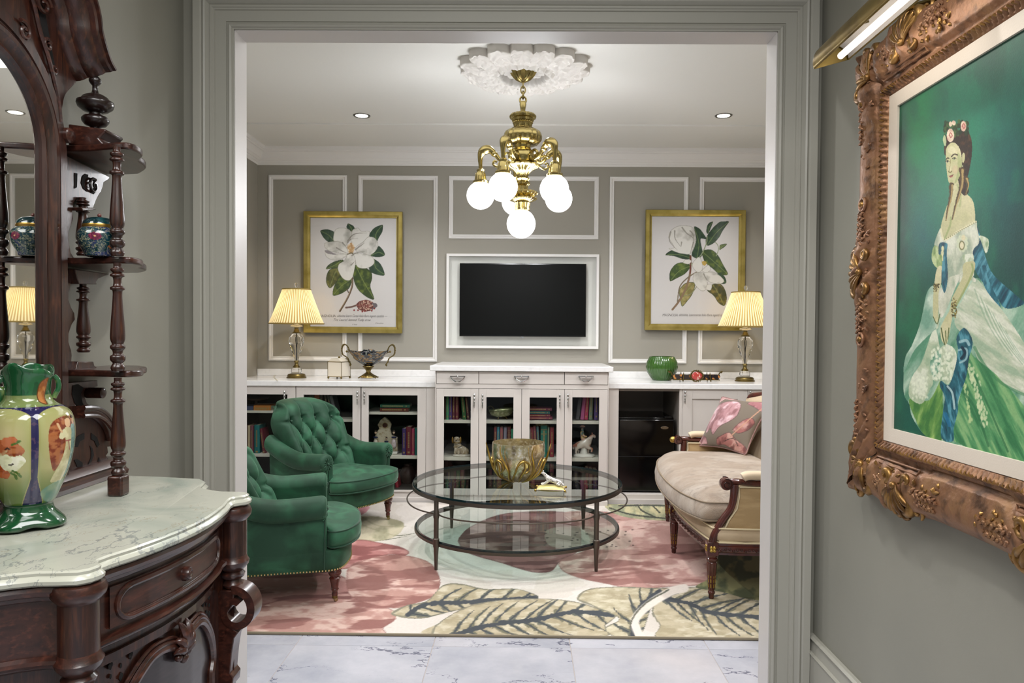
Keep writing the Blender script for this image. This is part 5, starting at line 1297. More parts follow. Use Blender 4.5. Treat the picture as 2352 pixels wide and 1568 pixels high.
# floral pillow
def make_pillow():
    BL, BR, TL = UZ(1601, 1028, RZ + .505), UZ(1716, 1056, RZ + .505), None
    BL = Vector((1.155, 4.90, .525)); BR = Vector((1.355, 4.50, .53)); TL = Vector((1.335, 4.98, .845)); TR = BR + (TL - BL) * .97 + Vector((.0, -.02, 0.005))
    n = 90; s_ = np.linspace(0, 1, n); U, V = np.meshgrid(s_, s_, indexing='ij')
    def surf(sign):
        P_ = ((1 - U) * (1 - V))[..., None] * np.array(BL) + (U * (1 - V))[..., None] * np.array(BR) + ((1 - U) * V)[..., None] * np.array(TL) + (U * V)[..., None] * np.array(TR)
        c = np.array((BL + BR + TL + TR) / 4); nrm = (BR - BL).cross(TL - BL).normalized()
        # pinch the sides inward between the corners
        P_ = P_ + ((c - P_) * (.10 * (np.sin(PI * U) * (np.abs(V - .5) * 2) ** 6 + np.sin(PI * V) * (np.abs(U - .5) * 2) ** 6))[..., None])
        h = (np.clip(np.sin(PI * U), 0, 1) * np.clip(np.sin(PI * V), 0, 1)) ** .55 * .075 * sign
        return P_ + h[..., None] * np.array(nrm)
    P_ = Paint(U, V, '#6f6356')
    def blob(pts, base, dk, lt, seed):
        m = P_.poly(pts, base); P_.blend(m, lt, np.clip((fbm(U * 9, V * 9, seed) - .5) * 5, 0, 1)); P_.blend(m, dk, np.clip((fbm(U * 12 + 4, V * 6, seed + 3) - .52) * 6, 0, 1) * .8); P_.line(pts + [pts[0]], .006, '#4c2f2f', a=.6)
    blob([(.02, .42), (.10, .30), (.16, .22), (.24, .30), (.34, .20), (.42, .32), (.50, .40), (.60, .48), (.66, .60), (.62, .78), (.52, .88), (.38, .90), (.22, .86), (.10, .80), (.04, .62)], '#ad8084', '#7a4c50', '#d3b4ba', 2)
    blob([(-.02, .0), (.12, .02), (.22, .04), (.18, .14), (.08, .18), (-.02, .22)], '#a7777a', '#6b4145', '#caa3a4', 5)
    blob([(.45, .02), (.6, .06), (.8, .0), (1.0, .02), (.95, .12), (.78, .20), (.66, .28), (.52, .20), (.44, .14)], '#9a625c', '#5a2c2a', '#c09488', 7)
    blob([(.70, .34), (.80, .30), (.92, .40), (.96, .56), (.88, .62), (.78, .52)], '#965a55', '#5a2c2a', '#b58a82', 9)
    blob([(-.01, .88), (.06, .86), (.14, .94), (.3, .93), (.5, 1.01), (-.01, 1.01)], '#b78e8c', '#8a5c5c', '#d9bdba', 11)
    blob([(.68, .88), (.8, .84), (1.01, .80), (1.01, 1.01), (.7, 1.01)], '#9c6468', '#653a40', '#bf9094', 13)
    P_.line([(.70, .22), (.82, .45), (.90, .70), (.95, .9)], .008, '#b98a70'); P_.line([(.6, .12), (.75, .2), (.85, .1)], .006, '#3a2420')
    e = empty('throw_pillow', tuple(BL), 0, 'square pink and taupe floral velvet throw pillow leaning on the settee back', 'pillow')
    mt = M('printed_velvet', attr='Col', rough=.7, sheen=.4, bump=(300, .3))
    nr = (BR - BL).cross(TL - BL).normalized(); s0 = -1 if nr.x > 0 else 1
    MB().grid(surf(s0), cols=P_.c).grid(surf(-s0), cols=P_.c, flip=True).build('cover', mt, e, cols=True, smooth=80)
    Ffront = surf(0); ring = np.concatenate([Ffront[:, 0], Ffront[-1, 1:], Ffront[::-1, -1][1:], Ffront[0, ::-1][1:-1]])[::4]
    MB().tube([tuple(p) for p in ring], .0045, 6, closed=True).build('piping', M('pillow_piping', '#8c6a66', .6), e)
    Unit(e).done()
make_pillow()

# ================================================================ COFFEE TABLE
TX, TY, TR_, TZ = UZ(1187.5, 1113, .395 + RZ).x, 4.285, .603, .395
IRON = M('brushed_bronze_iron', '#5f564f', .42, .75, bump=(150, .2))
TG = thin_glass('table_glass', '#edf4f2', 1.75)
GEDGE = M('glass_edge', '#12262c', .1, coat=.5)
def circ(r, z, n=96): return [(TX + r * math.cos(2 * PI * i / n), TY + r * math.sin(2 * PI * i / n), z) for i in range(n)]
tb_ = empty('coffee_table', (TX, TY, RZ), 0, 'round two-tier glass coffee table with bronze metal frame', 'coffee table')
def disc(r, z0, z1, n=128):
    return MB().prism([(TX + r * math.cos(2 * PI * i / n), TY + r * math.sin(2 * PI * i / n)) for i in range(n)], lambda x, y: (x, y, z1), lambda x, y: (x, y, z0))
def ringband(r0, r1, z0, z1, n=128):
    m = MB(); a = np.arange(n) * 2 * PI / n; G = np.zeros((5, n, 3))
    for i, (r, z) in enumerate([(r0, z0), (r1, z0), (r1, z1), (r0, z1), (r0, z0)]):
        G[i, :, 0] = TX + r * np.cos(a); G[i, :, 1] = TY + r * np.sin(a); G[i, :, 2] = z
    return m.grid(G, cv=True, flip=True)
zt_ = TZ + RZ
disc(TR_ - .004, zt_ - .010, zt_).build('glass_top', TG, tb_, smooth=0)
ringband(TR_ - .0045, TR_ - .001, zt_ - .0105, zt_ - .0005).build('top_glass_edge', GEDGE, tb_, smooth=30)
ringband(TR_ - .014, TR_ + .002, zt_ - .030, zt_ - .011).build('top_ring', IRON, tb_, smooth=30)
zl_ = .150 + RZ
disc(TR_ - .022, zl_ - .010, zl_).build('lower_glass', TG, tb_, smooth=0)
ringband(TR_ - .0225, TR_ - .019, zl_ - .0105, zl_ - .0005).build('lower_glass_edge', GEDGE, tb_, smooth=30)
ringband(TR_ - .034, TR_ - .012, zl_ - .026, zl_ - .011).build('lower_ring', IRON, tb_, smooth=30)
pts = []
for i in range(128):
    t = 2 * PI * i / 128; w = abs(math.cos(2 * t)); r = TR_ + .030 - .052 * (1 - w) ** 3
    pts.append((TX + r * math.cos(t), TY + r * math.sin(t), .292 + RZ + .010 * w))
MB().tube(pts, .0042, 8, closed=True).build('rod_ring', IRON, tb_)
for i in range(4):
    t = PI / 4 + i * PI / 2; cx_, cy_ = TX + (TR_ - .008) * math.cos(t), TY + (TR_ - .008) * math.sin(t)
    MB().lathe([(.0085, 0), (.0105, .06), (.0135, .115), (.0165, .125), (.0165, .132), (.0175, .138), (.0165, .160), (.0175, .164), (.013, .168), (.013, .27), (.0155, .276), (.017, .292), (.0145, .302), (.0145, .31), (.012, .315), (.0125, .366)], 20, (cx_, cy_, RZ)).build('leg', IRON, tb_, smooth=35)
Unit(tb_).done()

# ---- vine bowl
bp = UZ(1190, 1106, zt_); bz = zt_ + .0005
vb = empty('vine_bowl', (bp.x, bp.y, bz), 0, 'mercury glass bowl held by curling gold vines on the coffee table', 'bowl')
kb = bp.y / 1700
mer = M('mercury_glass', '#d6caa4', .16, .8, var=(22, '#97825a', .46, .72), var2=(70, '#f2ecdc', .5, .65), bump=(40, .3), bumpdist=.004)
MB().lathe([(.001, .004), (.045, .005), (.075, .014), (.105, .034), (.128, .066), (.143, .110), (.150, .160), (.1515, .205), (.148, .228), (.1455, .228), (.148, .205), (.146, .160), (.139, .110), (.124, .068), (.102, .038), (.072, .019), (.001, .010)], 64, cap=False).build('bowl', mer, vb)
def vine(a0, pts, r):
    """pts (angle offset deg, height, radial extra)"""
    def rad(z): return float(np.interp(z, [0, .006, .014, .034, .066, .11, .16, .205, .24], [.035, .052, .080, .110, .133, .148, .156, .159, .166]))
    P_ = [((rad(z) + ex) * math.cos(math.radians(a0 + da)), (rad(z) + ex) * math.sin(math.radians(a0 + da)), z) for da, z, ex in pts]
    C_ = catmull(P_, 6, False); n = len(C_)
    return MB().tube(C_, [r * (.45 + .75 * math.sin(PI * min(1, (i + 2) / n)) ** .7) for i in range(n)], 8)
for a0 in (0, 60, 120, 180, 240, 300):
    vine(a0, [(0, .004, 0), (3, .03, .002), (8, .08, .004), (2, .13, .010), (-4, .18, .018), (-2, .222, .024)], .0052).build('vine_stem', GILT, vb)
    vine(a0 + 18, [(-14, .006, 0), (-4, .03, .002), (6, .075, .003), (12, .115, .003), (22, .138, .003), (34, .128, .004), (38, .095, .004), (30, .072, .005), (22, .082, .006)], .0050).build('vine_curl', GILT, vb)
    vine(a0 + 40, [(-6, .01, 0), (-2, .05, .004), (6, .10, .006), (2, .15, .007)], .0042).build('vine_tendril', GILT, vb)

# ---- leopard on a cushion
lp_ = UZ(1265, 1128, zt_); fg = empty('leopard_figurine', (lp_.x, lp_.y, zt_ + .0005), -.10, 'small spotted porcelain leopard resting on a yellow tasselled cushion', 'figurine')
n = 24; s_ = np.linspace(-1, 1, n); U, V = np.meshgrid(s_, s_, indexing='ij')
edge = np.clip(1 - np.abs(U) ** 8, 0, 1) * np.clip(1 - np.abs(V) ** 8, 0, 1)
h = .012 + .018 * (np.clip(np.cos(U * PI / 2), 0, 1) * np.clip(np.cos(V * PI / 2), 0, 1)) ** .4
pin = 1 - .06 * (1 - U ** 2) * np.abs(V) ** 4 ; pin2 = 1 - .06 * (1 - V ** 2) * np.abs(U) ** 4
T_ = np.stack([U * .078 * pin2, V * .052 * pin, h + .004], -1); Bt = np.stack([U * .078 * pin2, V * .052 * pin, .016 - (h - .012) * .85], -1)
Y_ = M('pale_yellow_glaze', '#cfc27e', .3)
MB().grid(T_).grid(Bt, flip=True).build('cushion', Y_, fg, smooth=80)
ring = np.concatenate([T_[:, 0], T_[-1, 1:], T_[::-1, -1][1:], T_[0, ::-1][1:-1]])
MB().tube([tuple(p) for p in ring], .0022, 6, closed=True).build('cord', M('brown_glaze', '#6b4a24', .3), fg)
for sx in (-1, 1):
    for sy in (-1, 1): MB().sphere((sx * .079, sy * .053, .014), .0065, 8, 6, sc=(1, 1, 1.2)).build('tassel', GILT, fg)
def skin_body(name, joints, edges, mat, parent, sub=2, root=0):
    me = bpy.data.meshes.new(name); me.from_pydata([j[:3] for j in joints], edges, []); me.materials.append(mat)
    o = bpy.data.objects.new(name, me); COL.objects.link(o); o.parent = parent
    o.modifiers.new('skin', 'SKIN'); me.update()
    if not me.skin_vertices:
        bpy.context.view_layer.objects.active = o
    sv = me.skin_vertices[0].data if me.skin_vertices else None
    if sv:
        for i, j in enumerate(joints): r = j[3]; sv[i].radius = (r, r)
        sv[root].use_root = True
    o.modifiers['skin'].use_smooth_shade = True
    s = o.modifiers.new('subsurf', 'SUBSURF'); s.levels = s.render_levels = sub
    return o
def spots(name, base, spot, scale, thr):
    m = bpy.data.materials.new(name); m.use_nodes = True; nt = m.node_tree; b = nt.nodes['Principled BSDF']; b.inputs['Roughness'].default_value = .2
    N, L = nt.nodes.new, nt.links.new; v = N('ShaderNodeTexVoronoi'); v.inputs['Scale'].default_value = scale; tc = N('ShaderNodeTexCoord'); L(tc.outputs['Object'], v.inputs['Vector'])
    r = N('ShaderNodeMath'); r.operation = 'LESS_THAN'; r.inputs[1].default_value = thr; L(v.outputs['Distance'], r.inputs[0])
    x = N('ShaderNodeMix'); x.data_type = 'RGBA'; L(r.outputs[0], x.inputs[0]); x.inputs[6].default_value = hx(base); x.inputs[7].default_value = hx(spot); L(x.outputs[2], b.inputs['Base Color'])
    return m
LEO = spots('leopard_glaze', '#e4dfda', '#17151a', 170, .34)
J = [(.045, 0, .050, .016), (.020, 0, .056, .015), (-.008, 0, .066, .013), (-.024, 0, .080, .0105), (-.034, 0, .092, .0095), (-.043, -.002, .0985, .0095), (-.052, -.004, .0965, .006),
     (-.020, -.012, .050, .0065), (-.034, -.013, .040, .005), (-.052, -.014, .037, .0045), (-.020, .012, .050, .0065), (-.036, .014, .040, .005), (-.056, .015, .037, .0045),
     (.050, -.014, .046, .011), (.034, -.022, .042, .007), (.052, -.026, .038, .005), (.050, .014, .046, .011), (.036, .022, .042, .007), (.020, .024, .037, .005),
     (.060, 0, .046, .006), (.070, -.014, .040, .004), (.060, -.030, .038, .0035)]
E_ = [(0, 1), (1, 2), (2, 3), (3, 4), (4, 5), (5, 6), (2, 7), (7, 8), (8, 9), (2, 10), (10, 11), (11, 12), (0, 13), (13, 14), (14, 15), (0, 16), (16, 17), (17, 18), (0, 19), (19, 20), (20, 21)]
skin_body('leopard', J, E_, LEO, fg)
for sy in (-1, 1):
    MB().sphere((-.041, sy * .007 - .002, .1085), .0035, 8, 6).build('ear', LEO, fg)
    MB().sphere((-.050, sy * .0045 - .003, .1005), .0013, 6, 5).build('eye', BLACK, fg)
# ================================================================ MARBLE TOPPED CONSOLE WITH MIRROR AND SHELVES
KY, KZ = 1.488, .863
KX = XL + .004                           # back of the piece, at the wall
half = [(-.662, 0), (-.665, .06), (-.672, .11), (-.684, .17), (-.698, .215), (-.702, .240), (-.695, .250), (-.682, .262), (-.679, .275), (-.683, .292), (-.696, .305), (-.724, .309), (-.757, .311),
        (-.785, .322), (-.812, .338), (-.828, .352), (-.838, .362), (-.845, .385), (-.858, .43), (-.885, .462), (-.99, .487), (KX, .500)]
OUT = [(a, b) for a, b in half] + [(a, -b) for a, b in half[::-1][:-1]]
OUT = OUT[:len(half)] + [(a, -b) for a, b in half[::-1]][:-1]
def offs(poly, d):
    P_ = np.array(poly); n = len(P_); R_ = []
    for i in range(n):
        t = P_[(i + 1) % n] - P_[i - 1]; t = t / (np.hypot(*t) + 1e-9); R_.append(P_[i] - np.array([t[1], -t[0]]) * -d if False else P_[i] + np.array([-t[1], t[0]]) * d * -1)
    return np.array(R_)
# orientation test so that a positive d moves outward
_c = np.array(OUT); _area = 0.5 * np.sum(_c[:, 0] * np.roll(_c[:, 1], -1) - np.roll(_c[:, 0], -1) * _c[:, 1]); SGN = 1 if _area > 0 else -1
def ring_at(d, z):
    q = offs(OUT, d * SGN); q[:, 0] = np.maximum(q[:, 0], KX); return [(x + .078 * y * min(1, (x - KX) / .3), KY + y, z) for x, y in q]
def rings(levels, name, mat, parent, caps=True, smooth=35):
    G = np.array([ring_at(d, z) for d, z in levels]); m = MB(); m.grid(G, cv=True, flip=(SGN < 0)); n = G.shape[1]
    if caps: m.f.append(tuple(range(n))); m.f.append(tuple((len(levels) - 1) * n + n - 1 - i for i in range(n)))
    return m.build(name, mat, parent, smooth=smooth)
CN = empty('marble_topped_console', (KX + .2, KY, 0), 0, 'carved mahogany console with grey veined marble top, arched mirror and turned post shelves', 'console')
def console_marble():
    m = M('aged_white_marble', '#bcbcae', .22, coat=.1, var=(5, '#9fa79b', .42, .72, 1.2)); nt = m.node_tree; N, L = nt.nodes.new, nt.links.new; b = nt.nodes['Principled BSDF']
    src = b.inputs['Base Color'].links[0].from_socket
    g = N('ShaderNodeNewGeometry'); mp = N('ShaderNodeMapping'); mp.inputs['Rotation'].default_value = (0, 0, .5); mp.inputs['Scale'].default_value = (2.0, 1, 1); L(g.outputs[0], mp.inputs[0])
    for sc, w, c, a_ in ((2.2, .006, '#59626a', .55), (5.0, .004, '#7b848a', .35), (2.1, .002, '#8a6a3a', .4)):
        n1 = N('ShaderNodeTexNoise'); n1.inputs['Scale'].default_value = sc; n1.inputs['Detail'].default_value = 7; n1.inputs['Roughness'].default_value = .6; L(mp.outputs[0], n1.inputs['Vector'])
        s = N('ShaderNodeMath'); s.operation = 'SUBTRACT'; s.inputs[1].default_value = .5; L(n1.outputs[0], s.inputs[0]); ab = N('ShaderNodeMath'); ab.operation = 'ABSOLUTE'; L(s.outputs[0], ab.inputs[0])
        n2 = N('ShaderNodeTexNoise'); n2.inputs['Scale'].default_value = sc * 1.3; L(g.outputs[0], n2.inputs['Vector'])
        th = N('ShaderNodeMapRange'); th.inputs[1].default_value = .44; th.inputs[2].default_value = .62; th.inputs[3].default_value = .0003; th.inputs[4].default_value = w; L(n2.outputs[0], th.inputs[0])
        dv = N('ShaderNodeMath'); dv.operation = 'DIVIDE'; L(ab.outputs[0], dv.inputs[0]); L(th.outputs[0], dv.inputs[1])
        r = N('ShaderNodeMapRange'); r.inputs[1].default_value = .3; r.inputs[2].default_value = 1.6; r.inputs[3].default_value = a_; r.inputs[4].default_value = 0; L(dv.outputs[0], r.inputs[0])
        x = N('ShaderNodeMix'); x.data_type = 'RGBA'; L(r.outputs[0], x.inputs[0]); L(src, x.inputs[6]); x.inputs[7].default_value = hx(c); src = x.outputs[2]
    L(src, b.inputs['Base Color']); return m
rings([(-.010, KZ - .026), (-.002, KZ - .025), (.003, KZ - .021), (.004, KZ - .015), (.000, KZ - .010), (-.003, KZ - .008), (-.002, KZ - .003), (-.006, KZ)], 'marble_top', console_marble(), CN)
z0 = KZ - .026
rings([(-.018, z0), (-.006, z0 - .002), (-.003, z0 - .008), (-.006, z0 - .016), (-.014, z0 - .020), (-.016, z0 - .026), (-.024, z0 - .030)], 'top_moulding', WOODH, CN, caps=False)
body = [(a, b) for a, b in OUT]
zf1, zf0 = z0 - .028, z0 - .122
rings([(-.026, zf1), (-.026, zf0)], 'frieze', WOODH, CN, caps=False)
rings([(-.026, zf0), (-.014, zf0 - .003), (-.012, zf0 - .009), (-.017, zf0 - .013), (-.019, zf0 - .017), (-.030, zf0 - .021), (-.036, zf0 - .026)], 'frieze_moulding', WOODH, CN, caps=False)
rings([(-.040, zf0 - .024), (-.040, .06)], 'carcass', WOOD, CN, caps=False)
rings([(-.040, .085), (-.018, .075), (-.012, .06), (-.012, 0)], 'plinth', WOODH, CN, caps=False)
hy = np.array([b for a, b in half[:6]]); hxx = np.array([a for a, b in half[:6]])
def SX(y, z, o):
    return (float(np.interp(abs(y - KY), hy, hxx)) + o + .078 * (y - KY), y, z)
# drawer with a racetrack moulding
dz1, dz0 = zf1 - .010, zf0 + .010; a1 = .196
n = 60; G = np.zeros((n, 4, 3))
for i in range(n):
    y = KY - a1 + 2 * a1 * i / (n - 1)
    for j, (z, o) in enumerate(((dz0, -.027), (dz0, -.021), (dz1, -.021), (dz1, -.027))): G[i, j] = SX(y, z, o)
dw = MB().grid(G).build('drawer', WOODH, CN, smooth=30)
rr = (dz1 - dz0) / 2 - .006; pts = []
for i in range(90):
    t = i / 90
    if t < .40: y = -(a1 - .012 - rr) + 2 * (a1 - .012 - rr) * (t / .40); z = rr
    elif t < .5: q = PI / 2 - PI * (t - .4) / .1; y = (a1 - .012 - rr) + rr * math.cos(q); z = rr * math.sin(q)
    elif t < .9: y = (a1 - .012 - rr) - 2 * (a1 - .012 - rr) * ((t - .5) / .4); z = -rr
    else: q = -PI / 2 - PI * (t - .9) / .1; y = -(a1 - .012 - rr) + rr * math.cos(q); z = rr * math.sin(q)
    pts.append((y, z))
for sc_, r_, o in ((1.0, .0042, -.020), (.955, .0032, -.018), (.91, .0026, -.020)):
    q = [SX(KY + np.sign(y) * (abs(y) - (1 - sc_) * .35 * rr * 2), (dz0 + dz1) / 2 + z * (1 - (1 - sc_) * 1.9), o) for y, z in pts]
    MB().tube(q, r_, 8, closed=True).build('drawer_moulding', WOODH, dw)
kb_ = SX(UX(445, 1308, -.665).y, (dz0 + dz1) / 2, -.010); m = MB(); m.M = Matrix.Translation(kb_) @ Matrix.Rotation(PI / 2, 4, 'Y')
m.lathe([(.001, .003), (.006, .0025), (.007, .001), (.0085, .0025), (.0105, .0015), (.0115, -.001), (.0135, .000), (.0145, -.004), (.0145, -.014)][::-1], 28); m.build('knob', WOODH, dw)
# columns at the corners
for s in (-1, 1):
    cy_ = KY + s * .272; cx_ = -.716 + .078 * s * .272; r = .0315
    MB().lathe([(r, zf0 + .002), (r, z0 - .006)], 36, (cx_, cy_, 0)).build('corner_column', WOOD, CN)
    MB().lathe([(r, z0 - .034), (r + .004, z0 - .030), (r + .010, z0 - .022), (r + .012, z0 - .012), (r + .008, z0 - .003), (r, z0)], 36, (cx_, cy_, 0)).build('column_capital', WOODH, CN)
    MB().lathe([(.010, zf0 - .080), (.020, zf0 - .074), (.024, zf0 - .066), (.020, zf0 - .060), (.018, zf0 - .054), (.026, zf0 - .048), (.028, zf0 - .040), (.022, zf0 - .034), (.030, zf0 - .026), (.036, zf0 - .018), (.038, zf0 - .010), (.034, zf0 - .004), (r, zf0 + .004)], 36, (cx_, cy_, 0)).build('column_base', WOODH, CN)
    # C scroll bracket below
    zz = zf0 - .078; sp = []
    for i in range(44):
        t = i / 43; a_ = math.radians(100 - 400 * t); R_ = .045 * (1 - .62 * t); sp.append((cx_ + .014 + R_ * math.cos(a_), zz - .046 + R_ * math.sin(a_) * 1.12))
    G = np.zeros((44, 4, 3))
    for i, (x, z) in enumerate(sp):
        t = i / 43; w = .010 * (1 - .3 * t); j = min(i + 1, 43); k_ = max(i - 1, 0); tx, tz = sp[j][0] - sp[k_][0], sp[j][1] - sp[k_][1]; l_ = math.hypot(tx, tz) + 1e-9; nx_, nz_ = -tz / l_, tx / l_
        for q, (o, yy) in enumerate(((w, -.026), (w, .026), (-w, .026), (-w, -.026))): G[i, q] = (x + nx_ * o, cy_ + yy, z + nz_ * o)
    so = MB().grid(G, cv=True); so.f.append((0, 1, 2, 3)); so.build('scroll_bracket', WOODH, CN, smooth=40)
    lo = [(cx_ - .02, zz + .002), (cx_ + .012, zz + .002), (cx_ + .010, zz - .030), (cx_ - .008, zz - .060), (cx_ + .004, zz - .085), (cx_ + .022, zz - .098), (cx_ + .012, zz - .112), (cx_ + .006, zz - .150), (cx_ + .002, zz - .195), (cx_ + .010, zz - .205), (cx_ + .008, zz - .225), (cx_ - .004, zz - .24), (cx_ - .006, .09), (cx_ - .04, .09), (cx_ - .04, zz - .02)]
    MB().prism(lo, lambda a, b: (a, cy_ - .024, b), lambda a, b: (a, cy_ + .024, b)).build('bracket_shaft', WOODH, CN, bevel=.002)
# door with trefoil arch
da = .205; dt = zf0 - .040; db = .12
for nm, (y0_, y1_, z0_, z1_) in (('door_rail', (-da, da, dt - .016, dt)), ('door_rail', (-da, da, db, db + .05))):
    n = 30; G = np.zeros((n, 4, 3))
    for i in range(n):
        y = KY + y0_ + (y1_ - y0_) * i / (n - 1)
        for j, (z, o) in enumerate(((z0_, -.040), (z0_, -.033), (z1_, -.033), (z1_, -.040))): G[i, j] = SX(y, z, o)
    MB().grid(G).build(nm, WOOD, CN, smooth=30)
hpx = [(404, 1505), (408, 1475), (427, 1444), (446, 1431), (465, 1446), (479, 1476), (486, 1513), (478, 1548)]
ar = [UX(px, py, -.705) for px, py in hpx]; ar = [(v.y - KY, v.z) for v in ar]; yc0 = ar[0][0]
ar = [(max(.006, (y - yc0) * 1.0 + .010), z) for y, z in ar]
right = catmull(ar, 5, False); zlow = db + .055; yl_ = right[-1][0]
arch = [(-y, z) for y, z in right[::-1]] + right
n = len(arch); pan = [(-yl_, zlow)] + arch + [(yl_, zlow)]
# dark panel seen inside the arch: strips down from the arch line
G = np.zeros((n, 2, 3))
for i, (y, z) in enumerate(arch): G[i, 0] = SX(KY + y, z, -.0385); G[i, 1] = SX(KY + y, zlow, -.0385)
MB().grid(G).build('arch_panel', M('plum_dark_panel', '#2b2224', .3, coat=.3, stretch=(1, 1, 6), var=(20, '#1a1315', .4, .7)), CN, smooth=30)
for o, r_, off_ in ((-.033, .0085, 0), (-.030, .0045, .010), (-.034, .004, .018)):
    for s in (-1, 1):
        q = []
        for i in range(len(right)):
            a0, b0 = right[max(i - 1, 0)], right[min(i + 1, len(right) - 1)]; tx, tz = b0[0] - a0[0], b0[1] - a0[1]; l_ = math.hypot(tx, tz) + 1e-9
            q.append(SX(KY + s * (right[i][0] - tz / l_ * off_ * -1 * (-1)), right[i][1] + tx / l_ * off_, o))
        q.append(SX(KY + s * (right[-1][0] + off_), zlow, o)); MB().tube(q, r_, 8).build('arch_moulding', WOODH, CN)
zc_ = ar[0][1]
ac = MB()
for a_, L_a in ((-62, .040), (-38, .052), (-14, .062), (14, .062), (38, .052), (62, .040)):
    t = math.radians(a_); q = []
    for i in range(8):
        u = i / 7; rr_ = L_a * u; y = math.sin(t) * rr_ * (1 - .15 * u) ; z = zc_ + .004 + math.cos(t) * rr_ * 1.15 + .006 * math.sin(u * PI) - (.010 * u ** 3 if abs(a_) > 30 else 0)
        q.append(SX(KY + y, z, -.028 + .010 * math.sin(PI * u)))
    ac.tube(q, [.003, .006, .008, .009, .009, .008, .006, .002], 8)
ac.sphere(SX(KY, zc_ - .004, -.026), .010, 12, 8); ac.sphere(SX(KY - .018, zc_ + .004, -.026), .008, 10, 8); ac.sphere(SX(KY + .018, zc_ + .004, -.026), .008, 10, 8)
tag(ac.build('carved_acanthus', WOODH, CN), kind='stuff')
fr_ = MB(); hole_shade = M('hole_shade_black', '#070404', .9)  # no real holes: the shade inside them is put into this black colour
for s in (-1, 1):
    for i in range(6):
        for j in range(5):
            y = .088 + i * .022; z = dt - .024 - j * .020 - (.010 if i % 2 else 0)
            near = min(math.hypot(y - a, z - b) for a, b in right)
            inside = z < np.interp(y, [p[0] for p in sorted(right)], [p[1] for p in sorted(right)]) if y < max(p[0] for p in right) else False
            if near < .032 or inside or y > .195: continue
            big = (i + j) % 2 == 0; c0 = SX(KY + s * y, z, -.0392)
            for q in (range(4) if big else range(1)):
                oy, oz = (.0035 * math.cos(q * PI / 2), .0035 * math.sin(q * PI / 2)) if big else (0, 0)
                fr_.sphere((c0[0], c0[1] + oy, c0[2] + oz), .0038, 8, 6, sc=(.3, 1, 1.2))
tag(fr_.build('fretwork_hole_shade', hole_shade, CN), kind='stuff')

# ---------------- mirror and frame
XM = -1.100
Rm, zc = .182, 1.657; fb = KZ + .045
arc = [(Rm * math.sin(math.radians(a)), zc + Rm * math.cos(math.radians(a))) for a in range(0, 91, 5)]
def full(L_): return [(-y, z) for y, z in L_[::-1]] + L_[1:]
inner = full(arc + [(Rm, fb)])
MB().prism([(y, z) for y, z in inner], lambda y, z: (XM + .002, KY + y, z), lambda y, z: (XM - .004, KY + y, z)).build('mirror_glass', M('silvered_mirror', '#e8e9e6', .015, 1.0), CN, smooth=0)
# frame profile: outward distance, forward height
FP_ = [(0, 0), (0, .010), (.006, .016), (.012, .014), (.016, .006), (.024, .010), (.034, .022), (.042, .024), (.050, .018), (.054, .010), (.060, .010), (.062, .014), (.085, .014), (.090, .006), (.098, .006), (.100, 0)]
G = []
for y, z in inner:
    if z > zc: d = np.array([y, z - zc]) / Rm
    else: d = np.array([np.sign(y), 0])
    G.append([(XM + h, KY + y + d[0] * o, z + d[1] * o) for o, h in FP_])
MB().grid(np.array(G), flip=True).build('mirror_frame', WOOD, CN, smooth=35)
# pediment board and cornice
inn = [UX(px, py, XM) for px, py in ((174.6, 181), (156, 147), (133, 76), (117, 0))]
inn = [(v.y - KY, v.z) for v in inn] + [(.10, 2.16), (.055, 2.24), (0, 2.30)]
outl = [(.281, 1.62), (.279, 1.70), (.262, 1.75), (.268, 1.79), (.282, 1.82)] + inn
arcO = [(.275 * math.sin(math.radians(a)), 1.60 + .275 * math.cos(math.radians(a))) for a in range(90, -1, -6)]
m = MB()
for s in (-1, 1):
    O_ = catmull(outl, 3, False); n = len(O_); I_ = [(y, z) for y, z in [(.27 * math.sin(t), zc + .27 * math.cos(t)) for t in np.linspace(PI / 2, 0, n)]]
    G = np.array([[(XM + .004, KY + s * o[0], o[1]), (XM + .004, KY + s * i_[0] * .99, i_[1])] for o, i_ in zip(O_, I_)]); m.grid(G, flip=(s < 0))
    G2 = G.copy(); G2[..., 0] = KX; m.grid(G2, flip=(s > 0)); m.grid(np.stack([G[:, 0], G2[:, 0]]), flip=(s < 0))
m.build('pediment_board', WOOD, CN, smooth=30)
cp = catmull(inn, 6, False); CPF = [(-.010, 0), (-.008, .012), (-.002, .022), (.004, .028), (.006, .042), (.016, .060), (.024, .066), (.026, .078), (.030, .082), (.030, .090), (.036, .090), (.036, -.045)]
for s in (-1, 1):
    G = []
    for i, (y, z) in enumerate(cp):
        a0, b0 = cp[max(i - 1, 0)], cp[min(i + 1, len(cp) - 1)]; ty, tz = b0[0] - a0[0], b0[1] - a0[1]; l_ = math.hypot(ty, tz); ny, nz = tz / l_, -ty / l_
        G.append([(XM + h, KY + s * (y + ny * o), z + nz * o) for o, h in CPF])
    mm = MB().grid(np.array(G), flip=(s > 0)); mm.f.append(tuple(range(len(CPF)))); mm.build('cornice', WOOD, CN, smooth=35)
